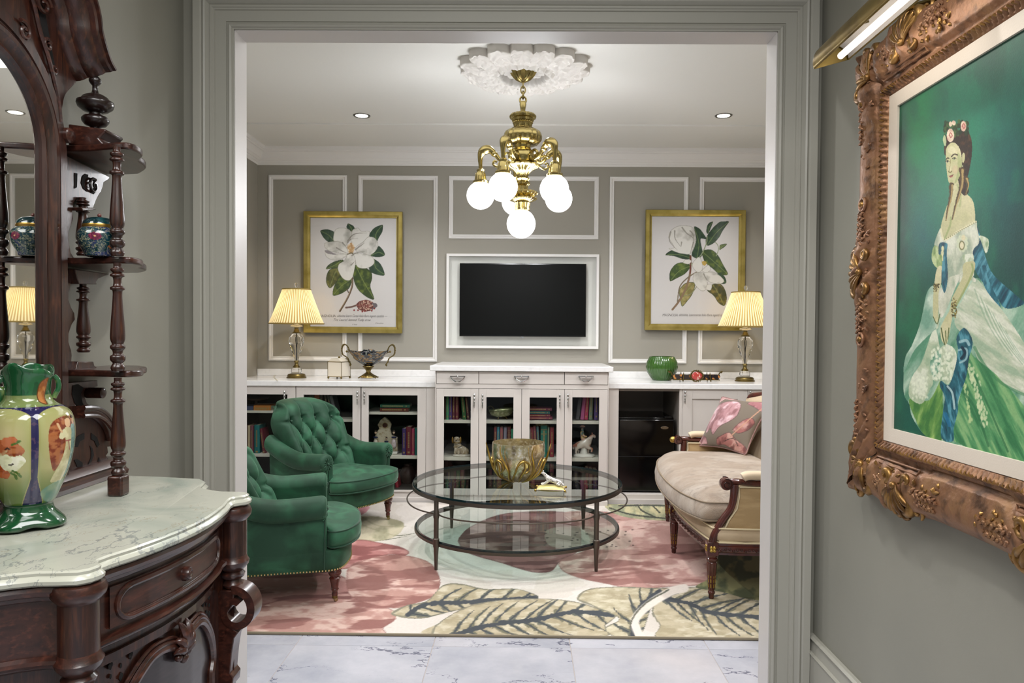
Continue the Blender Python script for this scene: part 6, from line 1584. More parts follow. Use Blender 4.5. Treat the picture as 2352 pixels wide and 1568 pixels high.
# carved scrolls on the pediment
def spiral(y, z, r, turns, a0, s, th=.006, x=XM + .012):
    n = 34; q = []
    for i in range(n):
        t = i / (n - 1); a_ = a0 + turns * 2 * PI * t; R_ = r * (1 - .85 * t); q.append((x + .004 * t, KY + s * (y + R_ * math.cos(a_)), z + R_ * math.sin(a_)))
    return q, [th * (1 - .35 * i / (n - 1)) for i in range(n)]
for s in (-1, 1):
    for (y, z, r, tn, a0, th) in ((.10, 2.055, .055, -1.5, 1.2, .010), (.185, 1.985, .028, 1.4, .2, .006), (.12, 1.90, .022, -1.3, 2.0, .005), (.200, 1.90, .016, 1.3, .6, .005), (.222, 1.855, .012, -1.2, .6, .004)):
        q, rr_ = spiral(y, z, r, tn, a0, s, th); MB().tube(q, rr_, 7).build('carved_scroll', WOODH, CN)
    q = [(XM + .012, KY + s * y, z) for y, z in catmull([(.13, 2.02), (.155, 1.97), (.175, 1.92), (.205, 1.87), (.235, 1.80), (.246, 1.74)], 5, False)]
    MB().tube(q, .005, 6).build('carved_rib', WOODH, CN)
    v = MB(); v.prism([(.172, 2.0), (.20, 1.985), (.243, 1.85), (.236, 1.835), (.20, 1.90)], lambda a, b: (XM + .0045, KY + s * a, b), lambda a, b: (XM + .0055, KY + s * a, b)); v.build('fret_ground', hole_shade, CN, smooth=0)
    v = MB(); v.M = Matrix.Translation((XM + .002, KY + s * .268, 1.715)) @ Matrix.Rotation(PI / 2, 4, 'Y'); v.lathe([(.018, -.02), (.018, .020), (.014, .024), (.001, .026)], 24); v.build('boss', WOODH, CN)
# ---------------- shelf wings
shelf_out = [(KX, .292), (-1.125, .295), (-1.05, .290), (-.99, .272), (-.945, .268), (-.934, .300), (-.946, .345), (-.980, .392), (-.990, .44), (-1.012, .488), (-1.06, .545), (KX, .565)]
so_ = catmull(shelf_out[1:-1], 4, False); shelf_poly = [shelf_out[0]] + so_ + [shelf_out[-1]]
PX_, PY_ = UZ(272, 1137, KZ).x, UZ(272, 1137, KZ).y
zs = [UX(285, 338, PX_).z, UX(277, 597, PX_).z, UX(275, 859, PX_).z]
def postprof(zb, zt, foot):
    H_ = zt - zb; P_ = [(0, .013), (.03, .016), (.06, .013), (.075, .011), (.10, .0165), (.14, .0165), (.155, .011), (.19, .012), (.21, .0165), (.235, .0165), (.25, .0125), (.30, .0165), (.42, .0155), (.62, .0115), (.735, .0105), (.75, .0155), (.775, .0155), (.79, .0095), (.86, .0095), (.875, .0155), (.895, .0150), (.905, .0100), (.925, .0145), (.945, .0145), (.955, .0090), (1.0, .0090)]
    return [(r * .98, z) for r, z in [(q[1], zb + H_ * q[0]) for q in catmull(P_, 3, False)]]
for s in (-1, 1):
    PYs = KY + s * (PY_ - KY)
    for i, z in enumerate(zs):
        P_ = [(x, KY + s * y) for x, y in shelf_poly]; th = .016
        if s < 0: P_ = P_[::-1]
        MB().prism(P_, lambda a, b: (a, b, z + th / 2), lambda a, b: (a, b, z - th / 2)).build('shelf', WOODH, CN, smooth=30, bevel=.004, segs=3)
    foot = .048
    box('post_foot', WOODH, PX_ - .018, PX_ + .018, PYs - .018, PYs + .018, KZ, KZ + foot, CN, .005)
    for zb_, zt2 in ((KZ + foot, zs[2] - .008), (zs[2] + .008, zs[1] - .008), (zs[1] + .008, zs[0] - .008)):
        MB().lathe(postprof(zb_, zt2, 0), 24, (PX_, PYs, 0)).build('turned_post', WOOD, CN, smooth=70)
    YH = KY + s * (UX(198, 740, -1.105).y - KY)
    MB().lathe(postprof(zs[2] + .048, zs[1] - .050, 0), 20, (-1.112, YH, 0)).build('half_post', WOOD, CN, smooth=70)
    MB().lathe(postprof(zs[1] + .02, zs[0] - .105, 0), 20, (-1.112, YH, 0)).build('half_post', WOOD, CN, smooth=70)
def wingpoly(pxs, name='wing_panel', x0=None, x1=-1.118, mat=WOOD, bev=.0015):
    x0 = x0 or KX
    P_ = [UX(px, py, x1) for px, py in pxs]
    for s in (-1, 1):
        MB().prism([(KY + s * (v.y - KY), v.z) for v in P_], lambda a, b: (x1, a, b), lambda a, b: (x0 + .006, a, b)).build(name, mat, CN, smooth=30, bevel=bev)
wingpoly([(142, 352), (252, 406), (250, 412), (238, 419), (237, 426), (232, 441), (228, 446), (221, 459), (214, 478), (201, 478), (199, 466), (193.5, 459), (182.5, 454), (174, 458), (169.5, 466), (166, 487), (169, 502), (158.5, 532), (158, 545), (159, 559), (163, 580), (172, 594), (142, 597)])
wingpoly([(140, 615), (175, 617), (174, 628), (167.4, 636), (163, 650), (160.7, 665), (158, 672), (158, 688), (163, 705), (171, 718), (173, 734), (165, 745), (158, 766), (158, 785), (164, 805), (165.5, 816), (163.6, 837), (172, 849), (172, 858), (137, 862)])
wingpoly([(172, 618), (253, 629), (240, 634), (226, 640), (221, 648), (223, 653), (200, 652), (182, 652), (178, 640)], 'wing_bracket', x1=-1.100)
wingpoly([(179, 830), (215, 830), (217, 839), (226, 846), (240, 854), (238, 857), (170, 858), (176, 845)], 'wing_bracket', x1=-1.100)
wingpoly([(188, 476), (218, 478), (222, 481), (190, 484)], 'wing_bracket', x1=-1.095)
wingpoly([(137, 880), (224, 873), (225, 887), (210, 892), (196, 893), (193, 905), (200, 925), (212, 935), (224, 941), (238, 950), (253, 968), (262, 985), (266, 1005), (264, 1024), (247, 1026), (249, 1039), (244, 1046), (256, 1061), (259.5, 1078), (130, 1145)], mat=WOOD)
wingpoly([(168, 885), (180, 882), (192, 890), (186, 905), (190, 925), (200, 940), (184, 938), (172, 925), (166, 905)], 'hole_shade_patch', x1=-1.1165, mat=hole_shade, bev=0)  # solid black slab on the panel, coloured like the shade in a cut-out
for pg in ([(173, 1008), (181, 1000), (194, 994), (194, 1008), (184, 1013), (179, 1026), (172, 1026)], [(210, 994), (222, 1003), (229, 1020), (224, 1027), (217, 1012), (210, 1008)],
           [(207, 1023), (213, 1030), (216, 1045), (210, 1060), (203, 1066), (210, 1050), (210, 1035)], [(171, 1056), (178, 1054), (190, 1062), (190, 1073), (178, 1072)], [(228, 1050), (238, 1077), (217, 1082), (224, 1068)], [(166, 1086), (180, 1096), (166, 1098)]):
    wingpoly(pg, 'hole_shade_patch', x1=-1.1165, mat=hole_shade, bev=0)
for s in (-1, 1):
    q = [UX(px, py, -1.10) for px, py in ((191, 946), (210, 945), (228, 948), (246, 961), (259, 981), (266, 1006))]
    q = catmull([(-1.112, KY + s * (v.y - KY), v.z) for v in q], 5, False)
    hm = MB(); hm.tube(q, .016, 10); hm.tube([(a + .012, b, c + .010) for a, b, c in q], .007, 8); hm.tube([(a + .012, b, c - .010) for a, b, c in q], .006, 8); tag(hm.build('hood_moulding', WOODH, CN), kind='stuff')
    v = UX(222, 902, -1.10); m = MB(); m.M = Matrix.Translation((-1.105, KY + s * (v.y - KY), v.z)) @ Matrix.Rotation(PI / 2, 4, 'Y'); m.lathe([(.014, -.02), (.014, .022), (.010, .025), (.001, .026)], 20); m.build('boss', WOODH, CN)
# upper bosses and spirals on the top bracket
for s in (-1, 1):
    v = UX(213, 427, -1.115); q, rr_ = spiral(0, 0, .020, 1.6, 1.0, s, .0035, x=-1.113); 
    MB().tube([(a, b - KY + KY + s * (v.y - KY), c + v.z) for a, b, c in q], rr_, 7).build('carved_scroll', WOODD, CN)
    for cxp in ((194, 410, 197, 436), (172, 397, 176, 432)):
        pass
for pg in ([(172, 397), (178, 398), (177, 430), (172, 433)], [(190, 405), (196, 399), (203, 401), (202, 408), (196, 412), (193, 425), (200, 440), (192, 433), (187, 420)], [(213, 408), (221, 418), (222, 436), (216, 446), (208, 442), (217, 432), (218, 420)]):
    wingpoly(pg, 'hole_shade_patch', x1=-1.1165, mat=hole_shade, bev=0)  # solid black slabs again, shade in the colour instead of cut-outs
# base moulding along the back of the marble
prof = [(-1.085, KZ + .001), (-1.083, KZ + .012), (-1.090, KZ + .017), (-1.092, KZ + .024), (-1.088, KZ + .030), (-1.094, KZ + .038), (-1.104, KZ + .046), (KX, KZ + .046), (KX, KZ + .001)]
MB().prism(prof, lambda a, b: (a, KY - .53, b), lambda a, b: (a, KY + .53, b)).build('base_moulding', WOODH, CN, smooth=25)
# urn finials on sloped blocks
for s in (-1, 1):
    u0 = UX(221, 300, -1.06); yy = KY + s * (u0.y - KY); zt0 = zs[0] + .008
    bl = MB(); b0 = zt0; bl.prism([(-.045, b0), (.036, b0), (.040, b0 + .006), (.028, b0 + .018), (.046, b0 + .034), (.046, b0 + .040), (-.045, b0 + .052)], lambda a, b: (-1.06 + a, yy - .040, b), lambda a, b: (-1.06 + a, yy + .040, b)); bl.build('finial_block', WOODH, CN, bevel=.003)
    f0 = b0 + .040
    MB().lathe([(r * .00108, f0 + (288 - y) * .00108) for r, y in ((16, 290), (17, 287), (10, 283), (9, 278), (11, 274), (22, 270), (28, 262), (29, 256), (24, 250), (13, 246), (13, 242), (26, 238), (36, 230), (39, 222), (38, 216), (30, 212), (26, 206), (18, 201), (8, 197), (6, 190), (6, 180), (10, 176), (13, 171), (13, 166), (8, 160), (4, 156), (1, 152))], 32, (-1.062, yy, 0)).build('urn_finial', WOODD, CN, smooth=60)
Unit(CN).done()

# ================================================================ GREEN PORTRAIT VASE
vp = UZ(66, 1207, KZ + .001); k = vp.y / 1700 * .98
vs = empty('portrait_vase', (vp.x, vp.y, KZ + .0005), 0, 'green and navy porcelain vase with poppy and lady panels standing on the marble top', 'vase')
prof = catmull([(60, 1217), (76, 1212), (78, 1203), (70, 1192), (55, 1178), (50, 1164), (53, 1157), (58, 1148), (72, 1115), (86, 1075), (94, 1035), (97, 1000), (95, 970), (88, 948), (74, 934), (60, 926), (50, 915), (47, 900), (48, 880), (51, 862), (54, 850), (53, 842), (50, 843), (46, 860), (43, 880), (42, 905), (40, 920)], 8, False); prof = resample(prof, 300)
n = 640; ph0 = math.atan2(-vp.y, -vp.x); a = np.arange(n) * 2 * PI / n
G = np.zeros((len(prof), n, 3)); PHI = np.zeros((len(prof), n)); YY = np.zeros((len(prof), n))
for i, (r, y) in enumerate(prof):
    ph = (np.degrees(a - ph0) + 180) % 360 - 180
    lob = 0
    if y > 1165: lob = .10 * np.cos(np.radians((ph - 8) * 4 + 180)) * (y - 1165) / 50
    wav = 0
    if y < 872: wav = -(9 * np.cos(np.radians((ph - 60) * 2)) + 4 * np.cos(np.radians(ph * 5))) * np.clip((872 - y) / 25, 0, 1)
    zb_ = np.maximum(0, 5 * np.cos(np.radians((ph - 8) * 4)) - 0) * (y > 1204)
    rr_ = r * (1 + lob) * (1 - .025 * np.exp(-(((ph - 8 + 45) % 90 - 45) / 6) ** 2) * (935 < y < 1155))
    G[i, :, 0] = rr_ * k * np.cos(a); G[i, :, 1] = rr_ * k * np.sin(a); G[i, :, 2] = (1217 - y + wav + zb_) * k
    PHI[i] = ph; YY[i] = y
P_ = Paint(PHI, YY, '#164828')
P_.blend(fbm(PHI * .05, YY * .03, 3) > .55, '#23643a', .6)
P_.blend((YY > 905) & (YY < 938), '#8a8f55', .8)
P_.poly([(22, 905), (28, 880), (40, 868), (54, 862), (50, 885), (44, 905), (40, 925), (26, 920)], '#b0743f', col2='#8a4f28', scale=.1); P_.line([(22, 905), (28, 880), (40, 868), (54, 862), (50, 885), (44, 905), (40, 925), (26, 920), (22, 905)], 1.2, '#5a3a1c')
band = (YY > 930) & (YY < 1156); P_.blend(band, '#1b1748')
P_.blend(band & (fbm(PHI * .2, YY * .12, 7) > .66), '#6b4a5a', .5)
for c0 in (-37, 53, 143, -127):
    hgt = lambda yy: 39 * np.clip(1 - ((952 - yy) / 20) ** 2 * (yy < 952), 0, 1) ** .5 * np.where(yy > 1090, 1 - .42 * ((yy - 1090) / 66) ** 1.3, 1)
    dd = (PHI - c0 + 180) % 360 - 180
    w = hgt(YY); inp = band & (np.abs(dd) < w) & (YY > 934); rim = band & (np.abs(dd) < w + 1.6) & ~inp & (YY > 932)
    P_.blend(rim, '#9a965c'); P_.blend(inp, '#b8ad7c'); P_.blend(inp, '#8c9458', np.clip((np.abs(dd) / 39) ** 3, 0, 1) * .6); P_.blend(inp, '#8d9257', np.clip((985 - YY) / 45, 0, 1) * .7)
    P_.blend(inp, '#56702f', np.clip((YY - 1070) / 60, 0, 1) * .9)
    P_.blend(inp, '#8f9e57', np.clip(.6 - np.abs(dd) / 50, 0, 1) * 0)
X0 = -37
for (cx, cy, r_, cl) in ((-34, 1014, 16, '#a8582f'), (-24, 1025, 12, '#b06c42'), (-44, 1022, 12, '#9f5430'), (-30, 1004, 11, '#b86a44'), (-52, 1070, 13, '#b04e22'), (-42, 1078, 10, '#b8602e'), (-58, 1060, 9, '#a34a22'), (-30, 1055, 15, '#e0dfc2'), (-22, 1048, 11, '#e8e6d0'), (-38, 1045, 11, '#dcdcb8')):
    cx += 9; r_ *= 1.25; P_.poly([(cx + r_ * .75 * math.cos(t), cy + r_ * .9 * math.sin(t) * (1 + .15 * math.cos(5 * t))) for t in np.linspace(0, 2 * PI, 12)[:-1]], cl, col2='#7a3316' if cl[1] in 'bcab' and cl != '#e0dfc2' and cl[1] != 'd' and cl[1] != 'e' else '#c6c79a', scale=.12, lo=.5, hi=.8)
P_.dots([(-24, 1018), (-22, 1020), (-26, 1020), (-21, 1057), (-19, 1055), (-23, 1056)], 1.6, '#2b1a14')
for (x, y, x2, y2) in ((-55, 1010, -48, 1000), (-50, 1035, -60, 1030), (-20, 1070, -10, 1085), (-22, 1075, -16, 1090), (-18, 1010, -10, 1002), (-46, 995, -42, 1010), (-62, 1000, -56, 990)):
    P_.line([(x, y), ((x + x2) / 2 + 2, (y + y2) / 2), (x2, y2)], 1.8, '#4d6a2e', jag=2, jscale=.4)
# two ladies in a garden on the right panel
P_.poly([(24, 990), (30, 965), (45, 955), (62, 955), (72, 965), (76, 1000), (60, 1010), (45, 1060), (35, 1080), (26, 1040)], '#a8663e', col2='#7a3520', scale=.13, lo=.4, hi=.6)
P_.poly([(60, 985), (68, 975), (74, 985), (78, 1040), (74, 1085), (62, 1100), (60, 1040)], '#7fa39a', col2='#5b8580', scale=.1)
P_.poly([(47, 985), (55, 980), (62, 988), (62, 1010), (64, 1050), (60, 1105), (40, 1108), (34, 1100), (46, 1055), (50, 1020)], '#dcd6ac', col2='#c2b98c', scale=.08)
P_.poly([(40, 992), (47, 984), (52, 996), (46, 1006), (39, 1004)], '#d6d0a6')
P_.poly([(50, 962), (56, 958), (61, 964), (60, 976), (55, 982), (50, 976)], '#dcb48c'); P_.poly([(49, 962), (53, 954), (60, 955), (63, 964), (58, 960), (52, 961)], '#6f4a22')
P_.poly([(65, 962), (70, 958), (73, 966), (70, 976), (66, 972)], '#c99f7c'); P_.poly([(64, 960), (69, 953), (74, 960), (70, 962)], '#3c2418')
P_.line([(37, 970), (40, 982), (43, 990)], 1.6, '#d2ac82'); P_.line([(50, 1012), (60, 1012)], 1.4, '#a2615a'); P_.line([(56, 1014), (60, 1035)], 1, '#a2615a')
P_.poly([(20, 1130), (40, 1110), (70, 1105), (84, 1100), (70, 1150), (40, 1156)], '#8aa58e', a=.8, col2='#4f7f74', scale=.05)
P_.blend(YY > 1156, '#164828'); P_.blend((YY > 1156) & (fbm(PHI * .04, YY * .05, 12) > .56), '#123f25', .7)
MB().grid(G, cv=True, cols=P_.c, flip=True).build('body', M('majolica_glaze', attr='Col', rough=.12, coat=.8), vs, cols=True, smooth=60)
MB().lathe([(.001, .012), (55 * k, .012), (60 * k, .006)], 32, cap=False).build('foot_underside', M('green_glaze', '#1d5a33', .2), vs)
cam_dir = Vector((-vp.x, -vp.y, 0)).normalized(); rt = Vector((-cam_dir.y, cam_dir.x, 0))
for s in (-1, 1):
    pts = [(48, 872), (56, 868), (64, 880), (60, 892), (50, 896), (56, 908), (62, 925), (66, 950), (72, 968), (80, 975), (86, 985)] 
    if s > 0: pts = [(52, 862), (60, 872), (62, 890), (56, 905), (52, 915)]
    q = catmull([tuple(rt * (s * x * k) + Vector((0, 0, (1217 - y) * k))) for x, y in pts], 5, False)
    MB().tube(q, [.009] * len(q) if s < 0 else [.005] * len(q), 10).build('handle', M('green_glaze_light', '#1d5530', .12, coat=.8, var=(30, '#8fa05a', .5, .7)), vs)

# ================================================================ GINGER JAR
z_s = zs[1] + .0085; jp = UZ(229, 590, z_s); k = jp.y / 1700
gj = empty('ginger_jar', (jp.x, jp.y, z_s), 0, 'dark teal floral ginger jar with lid on the middle shelf of the mirrored console', 'jar')
prof = catmull([(26, 592), (30, 590), (33, 582), (42, 565), (46, 548), (44, 536), (38, 528), (34, 526)], 5, False); prof = resample(prof, 90); n = 300; a = np.arange(n) * 2 * PI / n; ph0 = math.atan2(-jp.y, -jp.x)
G = np.zeros((len(prof), n, 3)); PH = np.zeros((len(prof), n)); YY = np.zeros_like(PH)
for i, (r, y) in enumerate(prof):
    G[i, :, 0] = r * k * np.cos(a); G[i, :, 1] = r * k * np.sin(a); G[i, :, 2] = (592 - y) * k; PH[i] = (np.degrees(a - ph0) + 180) % 360 - 180; YY[i] = y
P_ = Paint(PH, YY, '#123a44'); P_.blend(fbm(PH * .05, YY * .08, 4) > .56, '#1c2c5c', .9)
n1 = np.abs(fbm(PH * .09, YY * .2, 9) - .5); P_.blend(n1 < .022, '#b7b08a', .85)
n1 = np.abs(fbm(PH * .12 + 30, YY * .25, 19) - .5); P_.blend(n1 < .012, '#cfc6a0', .7)
for cx in (-12, 78, 168, -102):
    P_.poly([(cx + 17 * math.cos(t) * (1 + .1 * math.cos(11 * t)), 549 + 9 * math.sin(t) * (1 + .1 * math.cos(11 * t))) for t in np.linspace(0, 2 * PI, 30)[:-1]], '#8e2a4e', col2='#5f1836', scale=.3); P_.dots([(cx, 549)], 3, '#d9b27a', ry=1.5)
P_.dots([(28, 570), (34, 573), (60, 566)], 4, '#c4764a', ry=2)
MB().grid(G, cv=True, cols=P_.c, flip=True).build('body', M('cloisonne_glaze', attr='Col', rough=.14, coat=.7), gj, cols=True)
MB().lathe([((r) * k, (592 - y) * k) for r, y in ((0, 526), (35, 526.4), (36, 523), (35, 519))][::1], 48, cap=False).build('gold_band', M('gold_band', '#a8843e', .3, .8), gj)
MB().lathe([((r) * k, (592 - y) * k) for r, y in ((35, 519), (33, 512), (26, 505), (14, 502), (0, 501))], 48, cap=False).build('lid', M('dark_teal_glaze', '#0e2f33', .12, coat=.8, var=(60, '#20555a', .5, .7)), gj)
MB().sphere((0, 0, (592 - 497) * k), 4.6 * k, 12, 8).build('knob', M('jar_knob', '#6b3a34', .3), gj)


# ================================================================ PORTRAIT IN A CARVED FRAME ON THE RIGHT HALL WALL
XW = XR
xc = XW - .030
cyl = UX(2060, 600, xc).y; cz0, cz1 = UX(2061, 986, xc).z, UX(2061, 246, xc).z
CWd = .665; cyr = cyl - CWd
PF = empty('portrait_painting', (XW - .03, (cyl + cyr) / 2, cz0 - .2), 0, 'large portrait of a lady in a pale gown on green, in a carved gilt frame', 'painting')
nz = 640
ys = np.r_[np.linspace(cyl, 1.40, 440), np.linspace(1.40, cyr, 60)[1:]]; ny = len(ys); zz = np.linspace(cz0, cz1, nz)
G = np.zeros((ny, nz, 3)); G[..., 0] = xc; G[..., 1] = ys[:, None]; G[..., 2] = zz[None, :]
px, py = proj(G)
P_ = Paint(px, py, '#114c3b')
def gl(cx, cy, rx, ry, col, a): P_.blend(np.exp(-(((px - cx) / rx) ** 2 + ((py - cy) / ry) ** 2)), col, a)
gl(2110, 300, 45, 200, '#157a3f', .8); gl(2180, 430, 60, 150, '#5b8b76', .7); gl(2260, 310, 80, 80, '#3f8066', .6); gl(2320, 450, 50, 150, '#0d5a63', .8); gl(2120, 560, 40, 120, '#0f5f6a', .6)
gl(2100, 720, 50, 120, '#0c5a38', .8); gl(2070, 420, 14, 260, '#20332e', .8); gl(2350, 560, 60, 160, '#1d3a3a', .8); gl(2240, 420, 60, 200, '#2d7d62', .5); gl(2090, 960, 30, 120, '#0b5a4a', .7); gl(2420, 400, 90, 300, '#12463f', .8)
nn = fbm(px * .03, py * .012, 5); P_.blend(np.clip((nn - .5) * 4, 0, 1), '#1a7a55', .35); P_.blend(np.clip((.46 - nn) * 4, 0, 1), '#0c3f3a', .35)
F1 = lambda p: off(p, (2060, 250), 4.0205); F2 = lambda p: off(p, (2060, 600), 3.137)
def cloth(pts, base, lt, dk, seed, sx=.05, sy=.012, ang=0):
    m = P_.poly(pts, base); ca, sa = math.cos(ang), math.sin(ang); U = px * ca + py * sa; V = -px * sa + py * ca
    n = fbm(U * sx, V * sy, seed, 4); P_.blend(m, lt, np.clip((n - .5) * 6, 0, 1) * .8); P_.blend(m, dk, np.clip((.46 - n) * 6, 0, 1) * .7); return m
# skirt
cloth(F2([(270, 180), (215, 230), (170, 440), (110, 600), (62, 690), (48, 830), (52, 960), (90, 1030), (110, 1120), (200, 1250), (330, 1290), (700, 1400), (1300, 1560), (1500, 1500), (1400, 900), (1200, 700), (916, 300), (700, 160), (560, 120), (420, 150)]), '#7fa58c', '#b5cbb4', '#3f7d5c', 2, .06, .015, .5)
cloth(F2([(90, 990), (230, 1000), (320, 850), (330, 960), (330, 1100), (320, 1290), (200, 1250), (130, 1130)]), '#5f8f45', '#9dbb6c', '#2f6a35', 4, .09, .02, .3)
cloth(F2([(520, 640), (560, 690), (800, 900), (1100, 1300), (1200, 1560), (420, 1300), (430, 1100), (470, 900)]), '#4f8f5c', '#8fb77c', '#2a6a42', 6, .10, .012, -.45)
cloth(F2([(560, 130), (640, 200), (780, 380), (900, 560), (1100, 900), (1000, 1000), (800, 900), (700, 800), (580, 700), (540, 560), (430, 480), (420, 380), (470, 280)]), '#b9c2a8', '#dcdcca', '#8fa98c', 8, .02, .09, .6)
cloth(F2([(230, 230), (290, 330), (300, 470), (250, 520), (180, 720), (110, 830), (85, 920), (100, 990), (180, 1025), (240, 920), (262, 860), (240, 720), (340, 600), (370, 600), (420, 640), (430, 740), (375, 880), (330, 860), (262, 850), (320, 700)]), '#b4c0a2', '#dde0cc', '#8ca787', 10, .05, .03)
cloth(F2([(270, 180), (215, 230), (175, 430), (110, 600), (62, 690), (50, 800), (120, 650), (200, 560), (290, 460), (270, 330)]), '#97b39e', '#cbd9c6', '#5f8f78', 12, .05, .02, .4)
r3 = random.Random(8)
P_.dots(F2([(250 + r3.random() * 150, 620 + r3.random() * 230) for _ in range(120)]), 2.4, '#dfe4cc', .75, 3.2); P_.dots(F2([(100 + r3.random() * 120, 830 + r3.random() * 160) for _ in range(70)]), 2.2, '#dfe4cc', .6, 3)
P_.dots(F2([(530 + t * 110 + r3.gauss(0, 14), 760 + t * 420 + r3.gauss(0, 12)) for t in [r3.random() for _ in range(90)]]), 2.4, '#c9d5a8', .8, 4)
P_.dots(F2([(490 + t * 40 + r3.gauss(0, 6), 860 + t * 300) for t in [r3.random() for _ in range(30)]]), 2, '#b9cc92', .8, 4)
P_.line(F2([(560, 620), (640, 760), (760, 880), (916, 960)]), 3, '#3c7a50', a=.6); P_.line(F2([(460, 930), (560, 1050), (660, 1330)]), 2.5, '#2c6a42', a=.7); P_.line(F2([(560, 820), (640, 1000), (800, 1370)]), 2.2, '#2c6a42', a=.7)
for q in range(12): P_.line(F2([(560 + q * 22, 200 + q * 30), (640 + q * 30, 420 + q * 32), (760 + q * 36, 620 + q * 30)]), 1.2, '#e6e6d8' if q % 2 else '#84a284', a=.45)
# blue sash
BL_, BD, BH = '#1a5866', '#0d2c3e', '#5f9fae'
cloth(F1([(700, 1080), (745, 1090), (770, 1180), (830, 1400), (900, 1540), (1100, 1720), (1174, 1800), (1000, 1840), (900, 1700), (760, 1560), (690, 1380), (650, 1200), (660, 1110)]), BL_, BH, BD, 20, .12, .02, .5)
cloth(F2([(660, 130), (740, 300), (735, 320), (640, 200), (600, 60), (640, 30)]), BL_, BH, BD, 21, .1, .03)
cloth(F2([(430, 550), (480, 480), (530, 530), (545, 600), (520, 700), (500, 830), (470, 920), (440, 1010), (440, 1080), (410, 1200), (405, 1295), (320, 1270), (330, 1100), (345, 980), (310, 900), (320, 860), (375, 890), (420, 760), (440, 640)]), BL_, BH, BD, 22, .12, .03, -.2)
P_.line(F2([(455, 580), (500, 570), (520, 600)]), 3, '#a9c6c8', a=.8); P_.line(F2([(445, 640), (500, 630), (500, 700), (455, 730)]), 2, '#a9c6c8', a=.8); P_.line(F2([(365, 900), (400, 950), (415, 1060)]), 2.2, '#c3d8d4', a=.8); P_.line(F2([(350, 1100), (380, 1180)]), 4, '#1c6f9a', a=.7)
P_.line(F2([(470, 620), (490, 660), (465, 700)]), 3, BD)
# bodice
cloth(F1([(405, 1100), (350, 1230), (360, 1290), (400, 1330), (470, 1500), (470, 1600), (700, 1560), (700, 1320), (760, 1230), (740, 1090), (735, 1045), (690, 1050), (560, 1130), (440, 1210)]), '#b7bda6', '#dcdcca', '#8f9f88', 14, .08, .03)
cloth(F2([(370, 120), (480, 90), (560, 120), (560, 150), (470, 100), (430, 170), (330, 400), (300, 330), (300, 200), (350, 190)]), '#c4c6b0', '#dedccb', '#93a58a', 15, .1, .02)
cloth(F1([(350, 1260), (320, 1370), (350, 1450), (410, 1470), (430, 1340)]), '#93a86c', '#c5cf9c', '#64804a', 16, .15, .05)
cloth(F1([(760, 1170), (840, 1200), (845, 1280), (820, 1330), (780, 1230)]), '#b9c4a4', '#e0e2d0', '#74906c', 17, .15, .05)
cloth(F1([(610, 1350), (700, 1340), (705, 1420), (660, 1430), (615, 1400)]), '#bcc4a6', '#e2e4d2', '#8a9f7c', 18, .15, .08)
SK, SKL, SKD = '#bdb98c', '#d6cda6', '#8b9a5e'
def skin(pts, seed=1):
    m = P_.poly(pts, SK); n = fbm(px * .03, py * .02, seed); P_.blend(m, SKL, np.clip((n - .45) * 3, 0, 1) * .8); return m
skin(F1([(510, 700), (500, 800), (450, 930), (405, 1100), (440, 1210), (560, 1130), (690, 1055), (722, 1035), (715, 900), (690, 830), (645, 780), (620, 700), (560, 650)]), 3)
P_.line(F1([(500, 1000), (490, 1080), (440, 1200)]), 2, SKD, a=.6); P_.line(F1([(560, 700), (590, 800), (580, 900)]), 2, SKD, a=.4)
skin(F2([(480, 20), (555, 0), (560, 60), (520, 160), (430, 320), (400, 400), (370, 560), (350, 600), (320, 560), (315, 480), (340, 420), (380, 350), (400, 260), (470, 120)]), 4); skin(F2([(290, 50), (325, 40), (320, 150), (300, 240), (300, 380), (290, 440), (262, 400), (262, 250), (270, 160)]), 5)
P_.line(F2([(540, 20), (545, 80), (480, 220), (420, 330)]), 2.2, SKD, a=.7); P_.line(F2([(320, 480), (330, 540), (345, 600)]), 1.2, '#4c5c30'); P_.line(F2([(350, 500), (355, 590)]), 1, '#5c6a3a'); P_.line(F2([(375, 480), (368, 560)]), 1, '#5c6a3a'); P_.line(F2([(262, 400), (290, 450), (310, 380)]), 1, '#5c6a3a')
P_.dots(F2([(395 + r3.random() * 36, 265 + r3.random() * 140) for _ in range(40)]), 1.5, '#8a7a3a'); P_.dots(F2([(395 + r3.random() * 36, 265 + r3.random() * 140) for _ in range(30)]), 1.1, '#2e2a14'); P_.dots(F2([(265 + r3.random() * 40, 160 + r3.random() * 60) for _ in range(26)]), 1.4, '#7a6c34'); P_.dots(F2([(265 + r3.random() * 40, 160 + r3.random() * 60) for _ in range(20)]), 1, '#2e2a14')
P_.line(F1([(405, 1110), (440, 1210), (560, 1135), (690, 1060), (730, 1040)]), 2.0, '#d9d3b0'); P_.dots(F1([(440 + i * 18, 1205 - i * 10) for i in range(17)]), 1.3, '#8d8a5e')
cloth(F1([(395, 1240), (465, 1245), (460, 1330), (470, 1560), (440, 1700), (410, 1580), (420, 1360), (385, 1340)]), BL_, BH, BD, 26, .15, .03); P_.dots(F1([(423, 1290), (420, 1330)]), 3.2, '#c9c79a', ry=6); P_.line(F1([(422, 1270), (424, 1400)]), 1, '#d6d2a8')
for q in range(9): t = q / 9 * 2 * PI; P_.dots(F1([(605 + 40 * math.cos(t), 1240 + 62 * math.sin(t))]), 3.6, '#c9cfb0', ry=5)
P_.dots(F1([(600, 1260)]), 6, '#6a6a3a', ry=10); P_.dots(F1([(600, 1260)]), 4.2, '#dcd2b0', ry=7.5); P_.dots(F1([(615, 1190)]), 4.5, '#d4cba6', ry=6)
